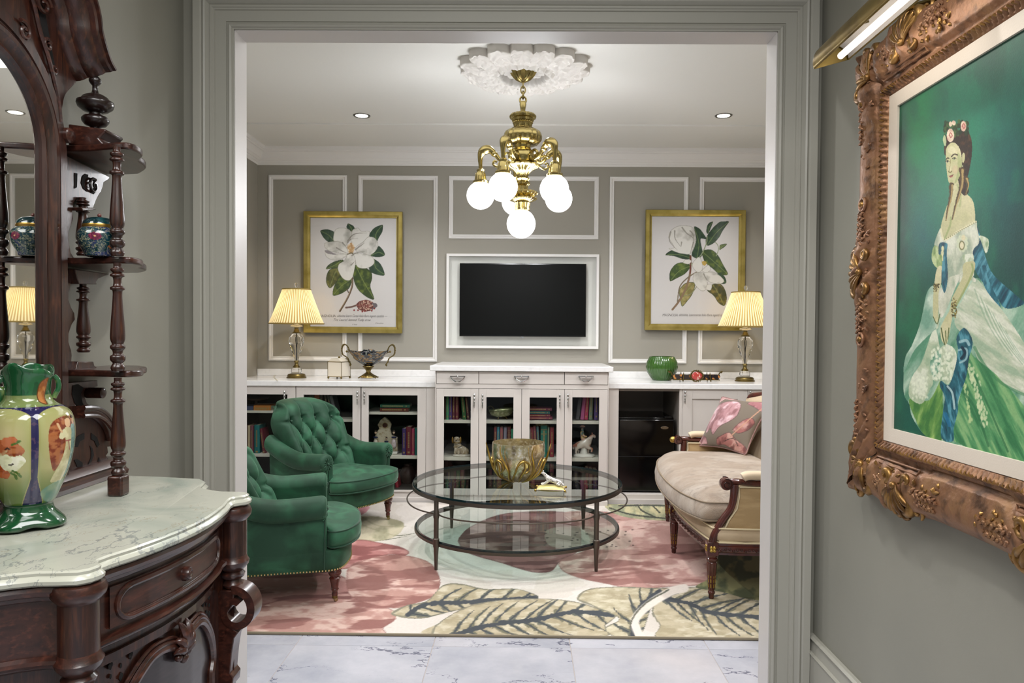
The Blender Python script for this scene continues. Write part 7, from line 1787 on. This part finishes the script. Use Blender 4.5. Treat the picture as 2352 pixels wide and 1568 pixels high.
# head
HR = '#2c1d12'
P_.poly(F1([(560, 230), (650, 210), (690, 290), (692, 420), (670, 560), (650, 640), (640, 700), (665, 760), (630, 800), (590, 760), (560, 600), (600, 480), (580, 330)]), HR, col2='#54371f', scale=.07, sx=1.5, lo=.5, hi=.8)
P_.poly(F1([(436, 400), (440, 310), (470, 240), (540, 205), (620, 205), (660, 260), (640, 420), (600, 480), (590, 400), (550, 330), (500, 315), (460, 360), (450, 430)]), HR, col2='#54371f', scale=.1, lo=.5, hi=.8)
skin(F1([(452, 420), (458, 360), (500, 315), (545, 320), (585, 380), (600, 480), (595, 580), (560, 660), (520, 705), (490, 695), (470, 640), (455, 520)]), 7)
P_.blend(P_.mask(catmull(F1([(560, 400), (595, 460), (598, 580), (560, 660), (530, 690), (555, 600), (560, 500)]))), SKD, .45)
P_.poly(F1([(605, 415), (625, 410), (628, 460), (612, 500), (602, 470)]), SK); P_.dots(F1([(608, 530), (608, 555)]), 2.2, '#3a3a20', ry=4); P_.dots(F1([(606, 528)]), 1, '#e4e0c0')
P_.line(F1([(505, 440), (530, 418), (560, 425)]), 1.3, '#3a2c18'); P_.line(F1([(455, 465), (470, 452), (480, 458)]), 1.2, '#3a2c18')
for (ex, ey) in ((530, 460), (466, 487)): P_.dots(F1([(ex, ey)]), 3.4 if ex > 500 else 2.6, '#cfd0b4', ry=2); P_.dots(F1([(ex, ey)]), 1.9, '#23281e'); P_.line(F1([(ex - 18, ey - 2), (ex, ey - 12), (ex + 16, ey - 2)]), .8, '#3a2c18')
P_.dots(F1([(540, 560)]), 7, '#c9a48a', .35, 9); P_.dots(F1([(505, 380)]), 8, '#ddd6b4', .5, 8); P_.dots(F1([(492, 540)]), 2.2, '#ddd6b4', .6, 9); P_.dots(F1([(505, 665)]), 4, SKD, .3, 2.5); P_.dots(F1([(530, 470)]), 6, SKD, .25, 4); P_.line(F1([(497, 470), (490, 530), (482, 575)]), .9, '#8f8a58', a=.8); P_.line(F1([(478, 578), (492, 588), (506, 575)]), 1.1, '#7a6a40'); P_.poly(F1([(482, 620), (500, 612), (522, 605), (515, 625), (495, 636)]), '#a4665a'); P_.line(F1([(482, 620), (502, 618), (522, 606)]), .7, '#5c2c2a')
cv = lambda p, w=5: (P_.line(F1(p), w, '#4f3c20', jag=1.2, jscale=.3, taper=True), P_.line(F1([(x + 6, y + 4) for x, y in p]), w * .4, '#a98f58', jag=1, jscale=.3, taper=True))
cv([(600, 560), (600, 680), (570, 800), (540, 900), (510, 1020)], 6); cv([(640, 640), (655, 700), (630, 790)], 5); cv([(505, 700), (495, 820), (470, 920), (452, 1030)], 4.5)
for q in range(70): P_.dots(F1([(440 + r3.random() * 215, 115 + r3.random() * 120 + abs(q % 7) * 4 - (q % 3) * 6)]), 3.0, ['#26381c', '#3f5a2a', '#1c2a16'][q % 3], .9, 5)
P_.poly(F1([(425, 280), (440, 240), (455, 290), (450, 340), (435, 330)]), '#a9b58a'); 
for (cx, cy, rx, ry) in ((495, 245, 34, 62), (615, 160, 26, 48), (525, 130, 18, 22), (495, 140, 14, 24)):
    P_.poly(F1([(cx + rx * math.cos(t), cy + ry * math.sin(t)) for t in np.linspace(0, 2 * PI, 10)[:-1]]), '#dccab0', col2='#c9a592', scale=.12)
    if rx > 20: P_.line(F1([(cx - 12, cy), (cx, cy - 24), (cx + 16, cy), (cx + 2, cy + 20), (cx - 6, cy + 4)]), 1, '#a3524e')
P_.c *= (1 + .10 * (fbm(px * .35, py * .35, 31, 2) - .5))[..., None]
MB().grid(G, cols=P_.c, flip=True).build('canvas', M('oil_on_canvas', attr='Col', rough=.48, bump=(260, .14), coat=.0, spec=.35, bumpdist=.0015), PF, smooth=0, cols=True)
# liner and frame
def rect_strip(name, t0, t1, h0, h1, mat):
    P4 = lambda t, h: [(XW - h, cyl + t, cz0 - t), (XW - h, cyl + t, cz1 + t), (XW - h, cyr - t, cz1 + t), (XW - h, cyr - t, cz0 - t)]
    G_ = np.array([P4(t0, h0 - .006), P4(t0, h0), P4(t1, h1), P4(t1, h1 - .01)]); return MB().grid(G_, cv=True).build(name, mat, PF, smooth=20)
rect_strip('linen_liner', 0, .034, .036, .040, M('linen_liner', '#d6cabb', .8, bump=(300, .2)))
FW = .175
FG = M('carved_gilt_frame', '#8a6348', .45, .45, bump=(55, .6), var=(12, '#96714a', .5, .75), var2=(26, '#4e3524', .5, .7), bumpdist=.004)
FG2 = M('bright_carved_gilt', '#9a7440', .34, .7, bump=(50, .5), var=(18, '#5f4224', .42, .68), bumpdist=.004)
hw_, hh_ = (cyl - cyr) / 2, (cz1 - cz0) / 2; yc, zc2 = (cyl + cyr) / 2, (cz0 + cz1) / 2; t0 = .034
cart = [(1, 0), (-1, 0)]
def along(side, a, t):
    # side 0: left (+y), 1: top, 2: right, 3: bottom; a in -1..1
    if side in (0, 2):
        L = hh_; s = 1 if side == 0 else -1; return (yc + s * (hw_ + t), zc2 + a * (L + t))
    L = hw_; s = 1 if side == 1 else -1; return (yc + a * (L + t), zc2 + s * (hh_ + t))
cpos = {0: [0.0], 2: [0.0], 1: [(1.766 - yc) / hw_, -(1.766 - yc) / hw_], 3: [(1.766 - yc) / hw_, -(1.766 - yc) / hw_]}
prof_t = [0, .004, .010, .016, .022, .027, .031, .036, .042, .050, .056, .062, .072, .084, .096, .108, .120, .132, .144, .154, .162, .168, .172, .175]
prof_h = [.036, .042, .044, .050, .051, .045, .040, .040, .036, .038, .044, .048, .050, .053, .056, .058, .059, .058, .055, .050, .042, .032, .018, .004]
for side in range(4):
    na = 260 if side in (0, 2) else 220; A = np.linspace(-1, 1, na); Lh = hh_ if side in (0, 2) else hw_
    G_ = np.zeros((na, len(prof_t), 3))
    for i, a in enumerate(A):
        dc = (1 - abs(a)) * Lh; cor = math.exp(-(dc / .10) ** 2); car = max(math.exp(-((a - c) * Lh / .062) ** 2) for c in cpos[side])
        outer = .158 + .016 * cor + .022 * car - .010 * math.sin(PI * min(1, dc / .2)) * (1 - car)
        for j, (t, h) in enumerate(zip(prof_t, prof_h)):
            tt = t * outer / .175; y, z = along(side, a, t0 + tt); orn = max(cor, car)
            hh2 = h
            if .010 <= t <= .027: hh2 += .0035 * math.sin(a * Lh * 420 + t * 200)
            if t > .035: hh2 += orn * (.016 * abs(math.sin(a * Lh * 70 + t * 40)) + .012 * float(fbm(np.array([y * 60.]), np.array([z * 60.]), 3, 3)[0]) - .006) * min(1, (t - .035) / .04) * (1 if t < .165 else .3)
            if .036 < t < .060 and orn < .35: hh2 += -.004 + .006 * (abs(t - .048) > .007)
            G_[i, j] = (XW - hh2, y, z)
    MB().grid(G_, flip=(side in (0, 3))).build('frame_rail', FG, PF, smooth=60)
# applied carving: scrolls, shells, leaf sprays
def Fp(y, z, h): return (XW - h, y, z)
def fspiral(cy_, cz_, r, a0, turns, h, th, name='carved_scroll'):
    n = 30; q = []; rr_ = []
    for i in range(n):
        t = i / (n - 1); a = a0 + turns * 2 * PI * t; R_ = r * (1 - .8 * t); q.append(Fp(cy_ + R_ * math.cos(a), cz_ + R_ * math.sin(a), h + .008 * t)); rr_.append(th * (.6 + .6 * math.sin(PI * min(1, t * 1.1))))
    return MB().tube(q, rr_, 7).build(name, FG2, PF, smooth=60)
def fshell(cy_, cz_, ang, r, h):
    m = MB()
    for i in range(-3, 4):
        a = ang + i * .30; q = [Fp(cy_ + math.cos(a) * r * u, cz_ + math.sin(a) * r * u, h + .014 * math.sin(PI * (.15 + .8 * u))) for u in (.12, .35, .6, .85, 1.0)]
        m.tube(q, [.0025, .005, .0075, .0085, .005], 7)
    m.sphere(Fp(cy_ + math.cos(ang) * r * .1, cz_ + math.sin(ang) * r * .1, h + .012), .010, 10, 8)
    return tag(m.build('carved_shell', FG2, PF, smooth=60), kind='stuff')
def spray(cy_, cz_, ang, L, h):
    m = MB(); r_ = random.Random(int(cy_ * 1000 + cz_ * 777)); n = 12
    for i in range(n):
        u = i / n; sd = 1 if i % 2 else -1; w = .016 * (1 - .55 * u); by, bz_ = cy_ + math.cos(ang) * L * u, cz_ + math.sin(ang) * L * u; a = ang + sd * .9
        q = [Fp(by + math.cos(a) * w * v, bz_ + math.sin(a) * w * v, h + .006 * math.sin(PI * v)) for v in (0, .3, .65, 1.0)]
        m.tube(q, [.002, .0045, .004, .0015], 6)
        if i % 3 == 0: m.sphere(Fp(by, bz_, h + .005), .005, 8, 6)
    return tag(m.build('leaf_spray', FG, PF, smooth=60), kind='stuff')
mid = t0 + .10
for sy in (1, -1):
    for sz in (1, -1):
        y, z = yc + sy * (hw_ + mid), zc2 + sz * (hh_ + mid); ang = math.atan2(sz, sy)
        fshell(y - sy * .03, z - sz * .03, ang, .080, .052)
        fspiral(y + sy * .030, z - sz * .050, .034, ang + 1.2 * sy * sz, .95 * sy * sz, .052, .011); fspiral(y - sy * .050, z + sz * .030, .034, ang - 1.2 * sy * sz, -.95 * sy * sz, .052, .011)
        fspiral(y + sy * .052, z + sz * .020, .020, ang, 1.2, .045, .008); fspiral(y + sy * .015, z + sz * .052, .020, ang, -1.2, .045, .008)
        spray(y + sy * .012, z - sz * .10, -sz * PI / 2, .10, .058); spray(y - sy * .10, z + sz * .012, (PI if sy > 0 else 0), .09, .058)
        for (dy, dz) in ((.012, -.155 * 0 - .085), (-.085, .012)):
            MB().tube([Fp(y + sy * dy + .017 * math.cos(t * PI / 8), z + sz * dz * 1.0 + .017 * math.sin(t * PI / 8), .060) for t in range(16)], .0045, 7, closed=True).build('carved_rosette', FG, PF)
            MB().sphere(Fp(y + sy * dy, z + sz * dz, .060), .0095, 12, 8).build('rosette_boss', FG2, PF)
for side in range(4):
    for c in cpos[side]:
        y, z = along(side, c, mid); ang = [0, PI / 2, PI, -PI / 2][side]; tx, tz = -math.sin(ang), math.cos(ang); ox, oz = math.cos(ang), math.sin(ang)
        fshell(y - ox * .01, z - oz * .01, ang, .078, .056)
        for s in (1, -1):
            fspiral(y + tx * s * .046 + ox * .034, z + tz * s * .046 + oz * .034, .030, ang - s * 1.9, s * 1.0, .050, .011); fspiral(y + tx * s * .050 - ox * .02, z + tz * s * .050 - oz * .02, .022, ang + s * 1.2, -s * 1.1, .056, .008)
            spray(y + tx * s * .075, z + tz * s * .075, math.atan2(tz * s, tx * s), .11, .058); spray(y + tx * s * .09 + ox * .022, z + tz * s * .09 + oz * .022, math.atan2(tz * s, tx * s), .08, .054)
            fspiral(y + tx * s * .085 + ox * .046, z + tz * s * .085 + oz * .046, .016, ang + s * .4, s * 1.1, .044, .006); fspiral(y + tx * s * .015 + ox * .060, z + tz * s * .015 + oz * .060, .018, ang + s * .9, -s * 1.1, .040, .008)
            if side in (0, 2):
                zz2 = z + s * .185
                MB().tube([Fp(y + .017 * math.cos(t * PI / 8), zz2 + .017 * math.sin(t * PI / 8), .060) for t in range(16)], .0045, 7, closed=True).build('carved_rosette', FG, PF); MB().sphere(Fp(y, zz2, .060), .0095, 12, 8).build('rosette_boss', FG2, PF)
# scattered foliage over the rails and a raised channel
r4 = random.Random(21)
for side in range(4):
    Lh = hh_ if side in (0, 2) else hw_; m = MB()
    for i in range(110):
        a = r4.uniform(-.97, .97); dc = (1 - abs(a)) * Lh; dcar = min(abs(a - c) * Lh for c in cpos[side])
        if dc > .20 and dcar > .14: continue
        t = t0 + r4.uniform(.064, .112); y, z = along(side, a, t); an = r4.uniform(0, 2 * PI); L_a = r4.uniform(.008, .018)
        q = [Fp(y + math.cos(an) * L_a * u, z + math.sin(an) * L_a * u, .050 + .008 * math.sin(PI * (.2 + .6 * u))) for u in (0, .35, .7, 1)]
        m.tube(q, [.0015, .0042, .0038, .001], 5)
    tag(m.build('carved_foliage', FG2 if side % 2 else FG, PF, smooth=60), kind='stuff')
    for a0, a1_ in ((-.93, -.42), (.42, .93)) if side in (1, 3) else ((-.90, -.52), (-.46, -.12), (.12, .46), (.52, .90)):
        q = []
        for a in np.linspace(a0, a1_, 14): y, z = along(side, a, t0 + .046); q.append(Fp(y, z, .046))
        for a in np.linspace(a1_, a0, 14): y, z = along(side, a, t0 + .058); q.append(Fp(y, z, .050))
        if side in (1, 3): MB().tube(q, .0028, 6, closed=True).build('channel_bead', FG, PF)
# reeded inner leaf band
m = MB(); 
for side in range(4):
    Lh = hh_ if side in (0, 2) else hw_; n = int(Lh * 2 / .012)
    for i in range(n):
        a = -1 + 2 * (i + .5) / n; y, z = along(side, a, t0 + .018); d = (0, 1) if side in (0, 2) else (1, 0); o = (1, 0) if side in (0, 2) else (0, 1)
        m.tube([Fp(y - d[0] * .004 - o[0] * .005, z - d[1] * .004 - o[1] * .005, .047), Fp(y, z, .0545), Fp(y + d[0] * .005 + o[0] * .005, z + d[1] * .005 + o[1] * .005, .048)], [.0015, .003, .0015], 5)
tag(m.build('leaf_band', FG2, PF), kind='stuff')
Unit(PF).done()

# ================================================================ PICTURE LIGHT
lx = XW - .19; A_ = UX(1909, 122, lx); B_ = UX(2118, -16, lx); y0_, y1_ = A_.y, B_.y; zl = (A_.z + B_.z) / 2
PLt = empty('picture_light', (lx, (y0_ + y1_) / 2, zl), 0, 'antique brass picture light arching over the top of the portrait frame', 'picture light')
n = 22; r = .047; G_ = []
for y in (y0_, y0_ - .004, y1_ + .004, y1_):
    row = []
    for i in range(n + 1):
        a = math.radians(8 + 195 * i / n); row.append((lx + r * math.cos(a), y, zl + r * math.sin(a)))
    G_.append(row)
MB().grid(np.array(G_)).build('reflector_shell', M('aged_brass_shell', '#97814a', .28, .9, var=(14, '#6e5a2c', .45, .7)), PLt, solid=.0018)
G2 = []
for y in (y0_ - .006, y1_ + .006):
    row = []
    for i in range(n + 1):
        a = math.radians(11 + 189 * i / n); row.append((lx + (r - .003) * math.cos(a), y, zl + (r - .003) * math.sin(a)))
    G2.append(row)
MB().grid(np.array(G2), flip=True).build('white_reflector', M('reflector_white', '#e8e4e2', .25), PLt)
for y in (y0_ + .0005, y1_ - .0005):
    p_ = [(r * math.cos(math.radians(8 + 195 * i / n)), r * math.sin(math.radians(8 + 195 * i / n))) for i in range(n + 1)]
    MB().prism(p_, lambda a, b: (lx + a, y, zl + b), lambda a, b: (lx + a, y - (.002 if y > y1_ + .01 else -.002), zl + b)).build('end_cap', M('cap_brass', '#b09a5c', .25, .9), PLt)
MB().tube([(lx + .004, y0_ - .05, zl - .002), (lx + .004, y1_ + .05, zl - .002)], .0085, 12).build('tube_lamp', M('tube_emitter', '#ffffff', .4, emit='#fff1dc', es=1.3), PLt)
for yy in (y0_ - .16, y1_ + .10):
    q = catmull([(lx - .01, yy, zl + .034), (lx + .03, yy, zl + .045), (lx + .075, yy, zl + .055), (XW - .06, yy, zl + .075), (XW - .012, yy, zl + .09)], 5, False)
    MB().tube(q, .007, 8).build('swing_arm', OLDBRASS, PLt)
MB().tube([(XW - .012, y0_ - .12, zl + .09), (XW - .012, y1_ + .06, zl + .09)], .010, 10).build('mounting_bar', OLDBRASS, PLt)
Unit(PLt).done()
al = light('AREA', 'picture_light_lamp', (lx + .012, (y0_ + y1_) / 2, zl - .016), .45, (1, .93, .84), .03, rot=(0, math.radians(-35), 0), sy=abs(y0_ - y1_) * .8)

# ================================================================ PORCELAIN FIGURINES INSIDE THE CABINETS
def at_px(px, py, y): return UY(px, py, y)
# spaniel
yf_ = YM + .09; k = yf_ / 1700; b = at_px(1054, 1046.5, yf_)
dg = empty('spaniel_figurine', (b.x, yf_, szs(1048.5, 1056, SYM)[0] + .0005), 0, 'white and gold porcelain spaniel sitting behind the leftmost centre door', 'figurine')
PG = M('lustre_porcelain', '#b3a38c', .2, var=(28, '#8f7348', .46, .72), var2=(50, '#d8cfc0', .5, .75), coat=.5)
J = [(0, 0, .018, .05), (0.012, .004, .040, .052), (-.010, 0, .078, .040), (-.016, 0, .100, .030), (-.018, -.004, .128, .036), (-.018, -.026, .120, .018),
     (.05, .006, .028, .045), (.085, .004, .018, .030), (-.028, -.040, .010, .014), (-.024, -.030, .045, .016), (.0, -.040, .010, .014), (.0, -.030, .045, .016), (.055, -.040, .012, .020)]
J = [(x * .92, y, z, r * .80) for x, y, z, r in J]
skin_body('spaniel', J, [(0, 1), (1, 2), (2, 3), (3, 4), (4, 5), (1, 6), (6, 7), (2, 9), (9, 8), (2, 11), (11, 10), (6, 12)], PG, dg)
for s in (-1, 1):
    MB().sphere((-.017 + s * .030, -.008, .116), .013, 12, 10, sc=(.62, .8, 1.9)).build('ear', M('gilt_ears', '#a07c3c', .3, .5), dg); MB().sphere((-.017 + s * .011, -.033, .128), .0032, 8, 6).build('eye', BLACK, dg)
MB().sphere((-.017, -.040, .117), .0045, 8, 6).build('nose', BLACK, dg)
MB().tube([(-.016 + .034 * math.cos(t * PI / 8), .0 + .030 * math.sin(t * PI / 8), .098) for t in range(16)], .0035, 6, closed=True).build('collar', GILT, dg)
MB().lathe([(.001, 0), (.072, 0), (.075, .006), (.066, .012), (.001, .012)], 28, (.026, 0, 0), cap=False).build('base', PORC, dg); dg.children[-1].scale = (1, .6, 1)
# horse and rider
b = at_px(1341, 1043, yf_); hr = empty('rider_figurine', (b.x, yf_, szs(1048.5, 1056, SYM)[0] + .0005), 0, 'porcelain rider on a pale horse behind the rightmost centre door', 'figurine')
HM = M('pied_horse_glaze', '#d6c8ba', .2, var=(13, '#b06a50', .50, .58), coat=.5)
J = [(-.045, 0, .098, .034), (0, 0, .100, .032), (.030, 0, .104, .034), (.046, 0, .130, .020), (.058, 0, .152, .017), (.072, 0, .156, .015), (.088, 0, .140, .010),
     (-.055, -.016, .062, .016), (-.062, -.016, .036, .008), (-.056, -.018, .014, .008), (-.045, .016, .062, .015), (-.038, .016, .036, .008), (-.042, .016, .014, .008),
     (.036, -.016, .066, .013), (.062, -.018, .060, .009), (.054, -.018, .034, .007), (.032, .016, .066, .012), (.034, .016, .036, .008), (.034, .016, .014, .008), (-.074, 0, .085, .011), (-.080, 0, .050, .010)]
skin_body('horse', J, [(0, 1), (1, 2), (2, 3), (3, 4), (4, 5), (5, 6), (0, 7), (7, 8), (8, 9), (0, 10), (10, 11), (11, 12), (2, 13), (13, 14), (14, 15), (2, 16), (16, 17), (17, 18), (0, 19), (19, 20)], HM, hr)
for s in (-1, 1): MB().sphere((.060, s * .008, .172), .004, 8, 6, sc=(1, 1, 2)).build('ear', HM, hr)
RM_ = M('rider_glaze', '#c09a86', .25, var=(20, '#3f6f74', .5, .56), var2=(33, '#c7b25c', .55, .62), coat=.4)
J = [(-.010, 0, .128, .020), (-.012, 0, .155, .018), (-.012, 0, .180, .019), (-.012, 0, .197, .008), (-.012, -.002, .212, .0125), (-.020, -.024, .170, .008), (.004, -.030, .150, .007), (.022, -.016, .148, .006), (-.020, .024, .170, .008), (.004, .026, .150, .007), (.022, .012, .148, .006),
     (.004, -.028, .112, .012), (.008, -.034, .080, .009), (.016, -.036, .064, .007), (.004, .028, .112, .012), (.008, .034, .080, .009)]
skin_body('rider', J, [(0, 1), (1, 2), (2, 3), (3, 4), (2, 5), (5, 6), (6, 7), (2, 8), (8, 9), (9, 10), (0, 11), (11, 12), (12, 13), (0, 14), (14, 15)], RM_, hr)
MB().lathe([(.001, .017), (.010, .016), (.020, .006), (.021, .003), (.012, .0), (.001, 0)][::-1], 20, (-.012, 0, .218), cap=False).build('hat', M('hat_glaze', '#c9a49a', .3), hr)
MB().lathe([(.001, 0), (.078, 0), (.080, .010), (.070, .020), (.040, .024), (.001, .024)], 30, cap=False, rib=lambda a, i: .05 * np.cos(a * 7)).build('base', M('white_base', '#d9d4cc', .2), hr); hr.children[-1].scale = (1, .55, 1)
MB().lathe([(.030, .020), (.024, .05), (.020, .075), (.001, .08)], 16).build('support', M('white_base', '#d9d4cc', .2), hr)
# church group
yf2 = YC + .10; k = yf2 / 1700; zsl = szs(1046.5, 1053, SY)[0] + .0005; b = at_px(886, 1042, yf2)
cg = empty('church_figurine', (b.x, yf2, zsl), 0, 'tall cream porcelain arch with a round clock opening and figures behind the rear armchair arm', 'figurine')
CPm = M('speckled_cream_porcelain', '#cfc3ac', .25, var=(45, '#a3906e', .5, .7), bump=(60, .6), bumpdist=.004, coat=.3)
def Q(px, py): v = UY(px, py, yf2); return (v.x - b.x, v.z - zsl)
pl = [Q(*p) for p in ((858, 1038), (858, 1005), (866, 990), (870, 985), (866, 976), (872, 966), (882, 957.5), (892, 966), (898, 975), (895, 986), (899, 1000), (912, 1005), (913, 1038))]
MB().prism(pl, lambda a, z: (a, .012, z), lambda a, z: (a, .050, z)).build('arch', CPm, cg, bevel=.006, segs=3)
c0 = Q(883.5, 977); m = MB(); m.M = Matrix.Translation((c0[0], .010, c0[1])) @ Matrix.Rotation(PI / 2, 4, 'X'); m.lathe([(.001, 0), (.018, 0), (.022, .004), (.024, 0), (.024, -.006), (.001, -.006)], 24); m.build('clock_ring', M('tan_glaze', '#a8946c', .3), cg)
m = MB(); m.M = Matrix.Translation((c0[0], .0085, c0[1])) @ Matrix.Rotation(PI / 2, 4, 'X'); m.lathe([(.001, 0), (.0175, 0), (.0175, -.003), (.001, -.003)], 24); m.build('clock_opening', M('russet_recess', '#4a1f18', .5), cg)
for (fx, fy, sc_, c1, c2) in ((863, 1030, 1.0, '#cfc6b8', '#1a2350'), (888, 1034, .72, '#c9bc98', '#1d1f3c'), (905, 1030, 1.0, '#c9b8bc', '#1a2350')):
    q = Q(fx, fy); H_ = .128 * sc_
    J = [(q[0], -.010, q[1] + .004, .026 * sc_), (q[0], -.010, q[1] + H_ * .35, .020 * sc_), (q[0], -.008, q[1] + H_ * .60, .014 * sc_)]
    skin_body('skirt', J, [(0, 1), (1, 2)], M('skirt_' + c1.strip('#'), c1, .25, coat=.4, var=(60, '#a59a88', .5, .75)), cg)
    J = [(q[0], -.008, q[1] + H_ * .60, .014 * sc_), (q[0], -.008, q[1] + H_ * .80, .017 * sc_), (q[0] - .020 * sc_, -.014, q[1] + H_ * .70, .008 * sc_), (q[0] + .020 * sc_, -.014, q[1] + H_ * .70, .008 * sc_)]
    skin_body('jacket', J, [(0, 1), (1, 2), (1, 3)], M('jacket_' + c2.strip('#'), c2, .2, coat=.4), cg)
    J = [(q[0], -.008, q[1] + H_ * .86, .006 * sc_), (q[0], -.010, q[1] + H_ * .97, .011 * sc_), (q[0], -.010, q[1] + H_ * 1.02, .009 * sc_)]
    skin_body('head', J, [(0, 1), (1, 2)], M('face_glaze', '#d8b89e', .3), cg); MB().sphere((q[0], -.005, q[1] + H_ * 1.03), .011 * sc_, 10, 8).build('hair', M('hair_glaze', '#2c2018', .3), cg)
MB().prism([(Q(856, 1042)[0], 0), (Q(914, 1042)[0], 0), (Q(914, 1042)[0], .020), (Q(856, 1042)[0], .020)], lambda a, z: (a, -.036, z), lambda a, z: (a, .055, z)).build('base', M('white_base', '#d9d4cc', .2), cg, bevel=.008, segs=3)
# shell shaped bowl
b = at_px(1151, 962, yf_); zt2 = szs(963.5, 970.3, SYM)[0] + .0005; sb = empty('shell_bowl', (b.x, yf_, zt2), 0, 'small ribbed shell shaped silver and green bowl on the top shelf of the centre cabinet', 'bowl')
n = 40; G_ = np.zeros((12, n, 3)); a = np.arange(n) * 2 * PI / n
for i in range(12):
    t = i / 11; rr_ = .095 * math.sin(t * PI / 2) ** .8; G_[i, :, 0] = rr_ * np.cos(a) * 1.0; G_[i, :, 1] = rr_ * .6 * np.sin(a); G_[i, :, 2] = .018 + .062 * t ** 2 + .008 * np.cos(a) * t + .0015 * np.cos(a * 20) * t
MB().grid(G_, cv=True).build('bowl', M('pearly_green_metal', '#8b9068', .25, .6, var=(60, '#c4c3a6', .5, .7)), sb, solid=.002)
MB().tube(catmull([(-.092, 0, .07), (-.098, 0, .088), (-.080, 0, .098), (-.062, 0, .088), (-.055, 0, .074)], 5, False), .003, 6).build('handle', OLDBRASS, sb)
for t in range(3): MB().tube([(.03 * math.cos(t * 2.09), .02 * math.sin(t * 2.09), .024), (.045 * math.cos(t * 2.09), .03 * math.sin(t * 2.09), .003)], [.003, .004], 6).build('foot', OLDBRASS, sb)
# wooden plate in the far left door and vase low in the third
b = at_px(584, 917, YC + .12); wp = empty('wooden_dish', (b.x, YC + .16, szs(945.5, 950.5, SY)[0] + .0005), 0, 'shallow dark wooden dish on a pedestal above the flat books, far left shelf', 'dish')
hz = b.z - (szs(945.5, 950.5, SY)[0]); 
MB().lathe([(.001, hz - .012), (.03, hz - .012), (.085, hz - .002), (.095, hz + .008), (.090, hz + .008), (.03, hz - .004), (.001, hz - .004)], 36, cap=False).build('dish', M('dish_wood', '#4a3326', .4), wp)
MB().lathe([(.001, 0), (.035, 0), (.03, .008), (.010, .015), (.010, hz - .012), (.001, hz - .012)], 20, cap=False).build('pedestal', M('dish_wood', '#4a3326', .4), wp)
b = at_px(936, 1122, YC + .2); zv = zlb + .0185; dv = empty('dark_jar', (b.x, YC + .22, zv), 0, 'dim brown lidded jar low behind the rear armchair seat', 'jar')
MB().lathe([(.001, 0), (.04, 0), (.055, .03), (.06, .08), (.045, .12), (.03, .135), (.034, .15), (.001, .16)], 28, cap=False).build('body', M('jar_brown', '#43302e', .4), dv)
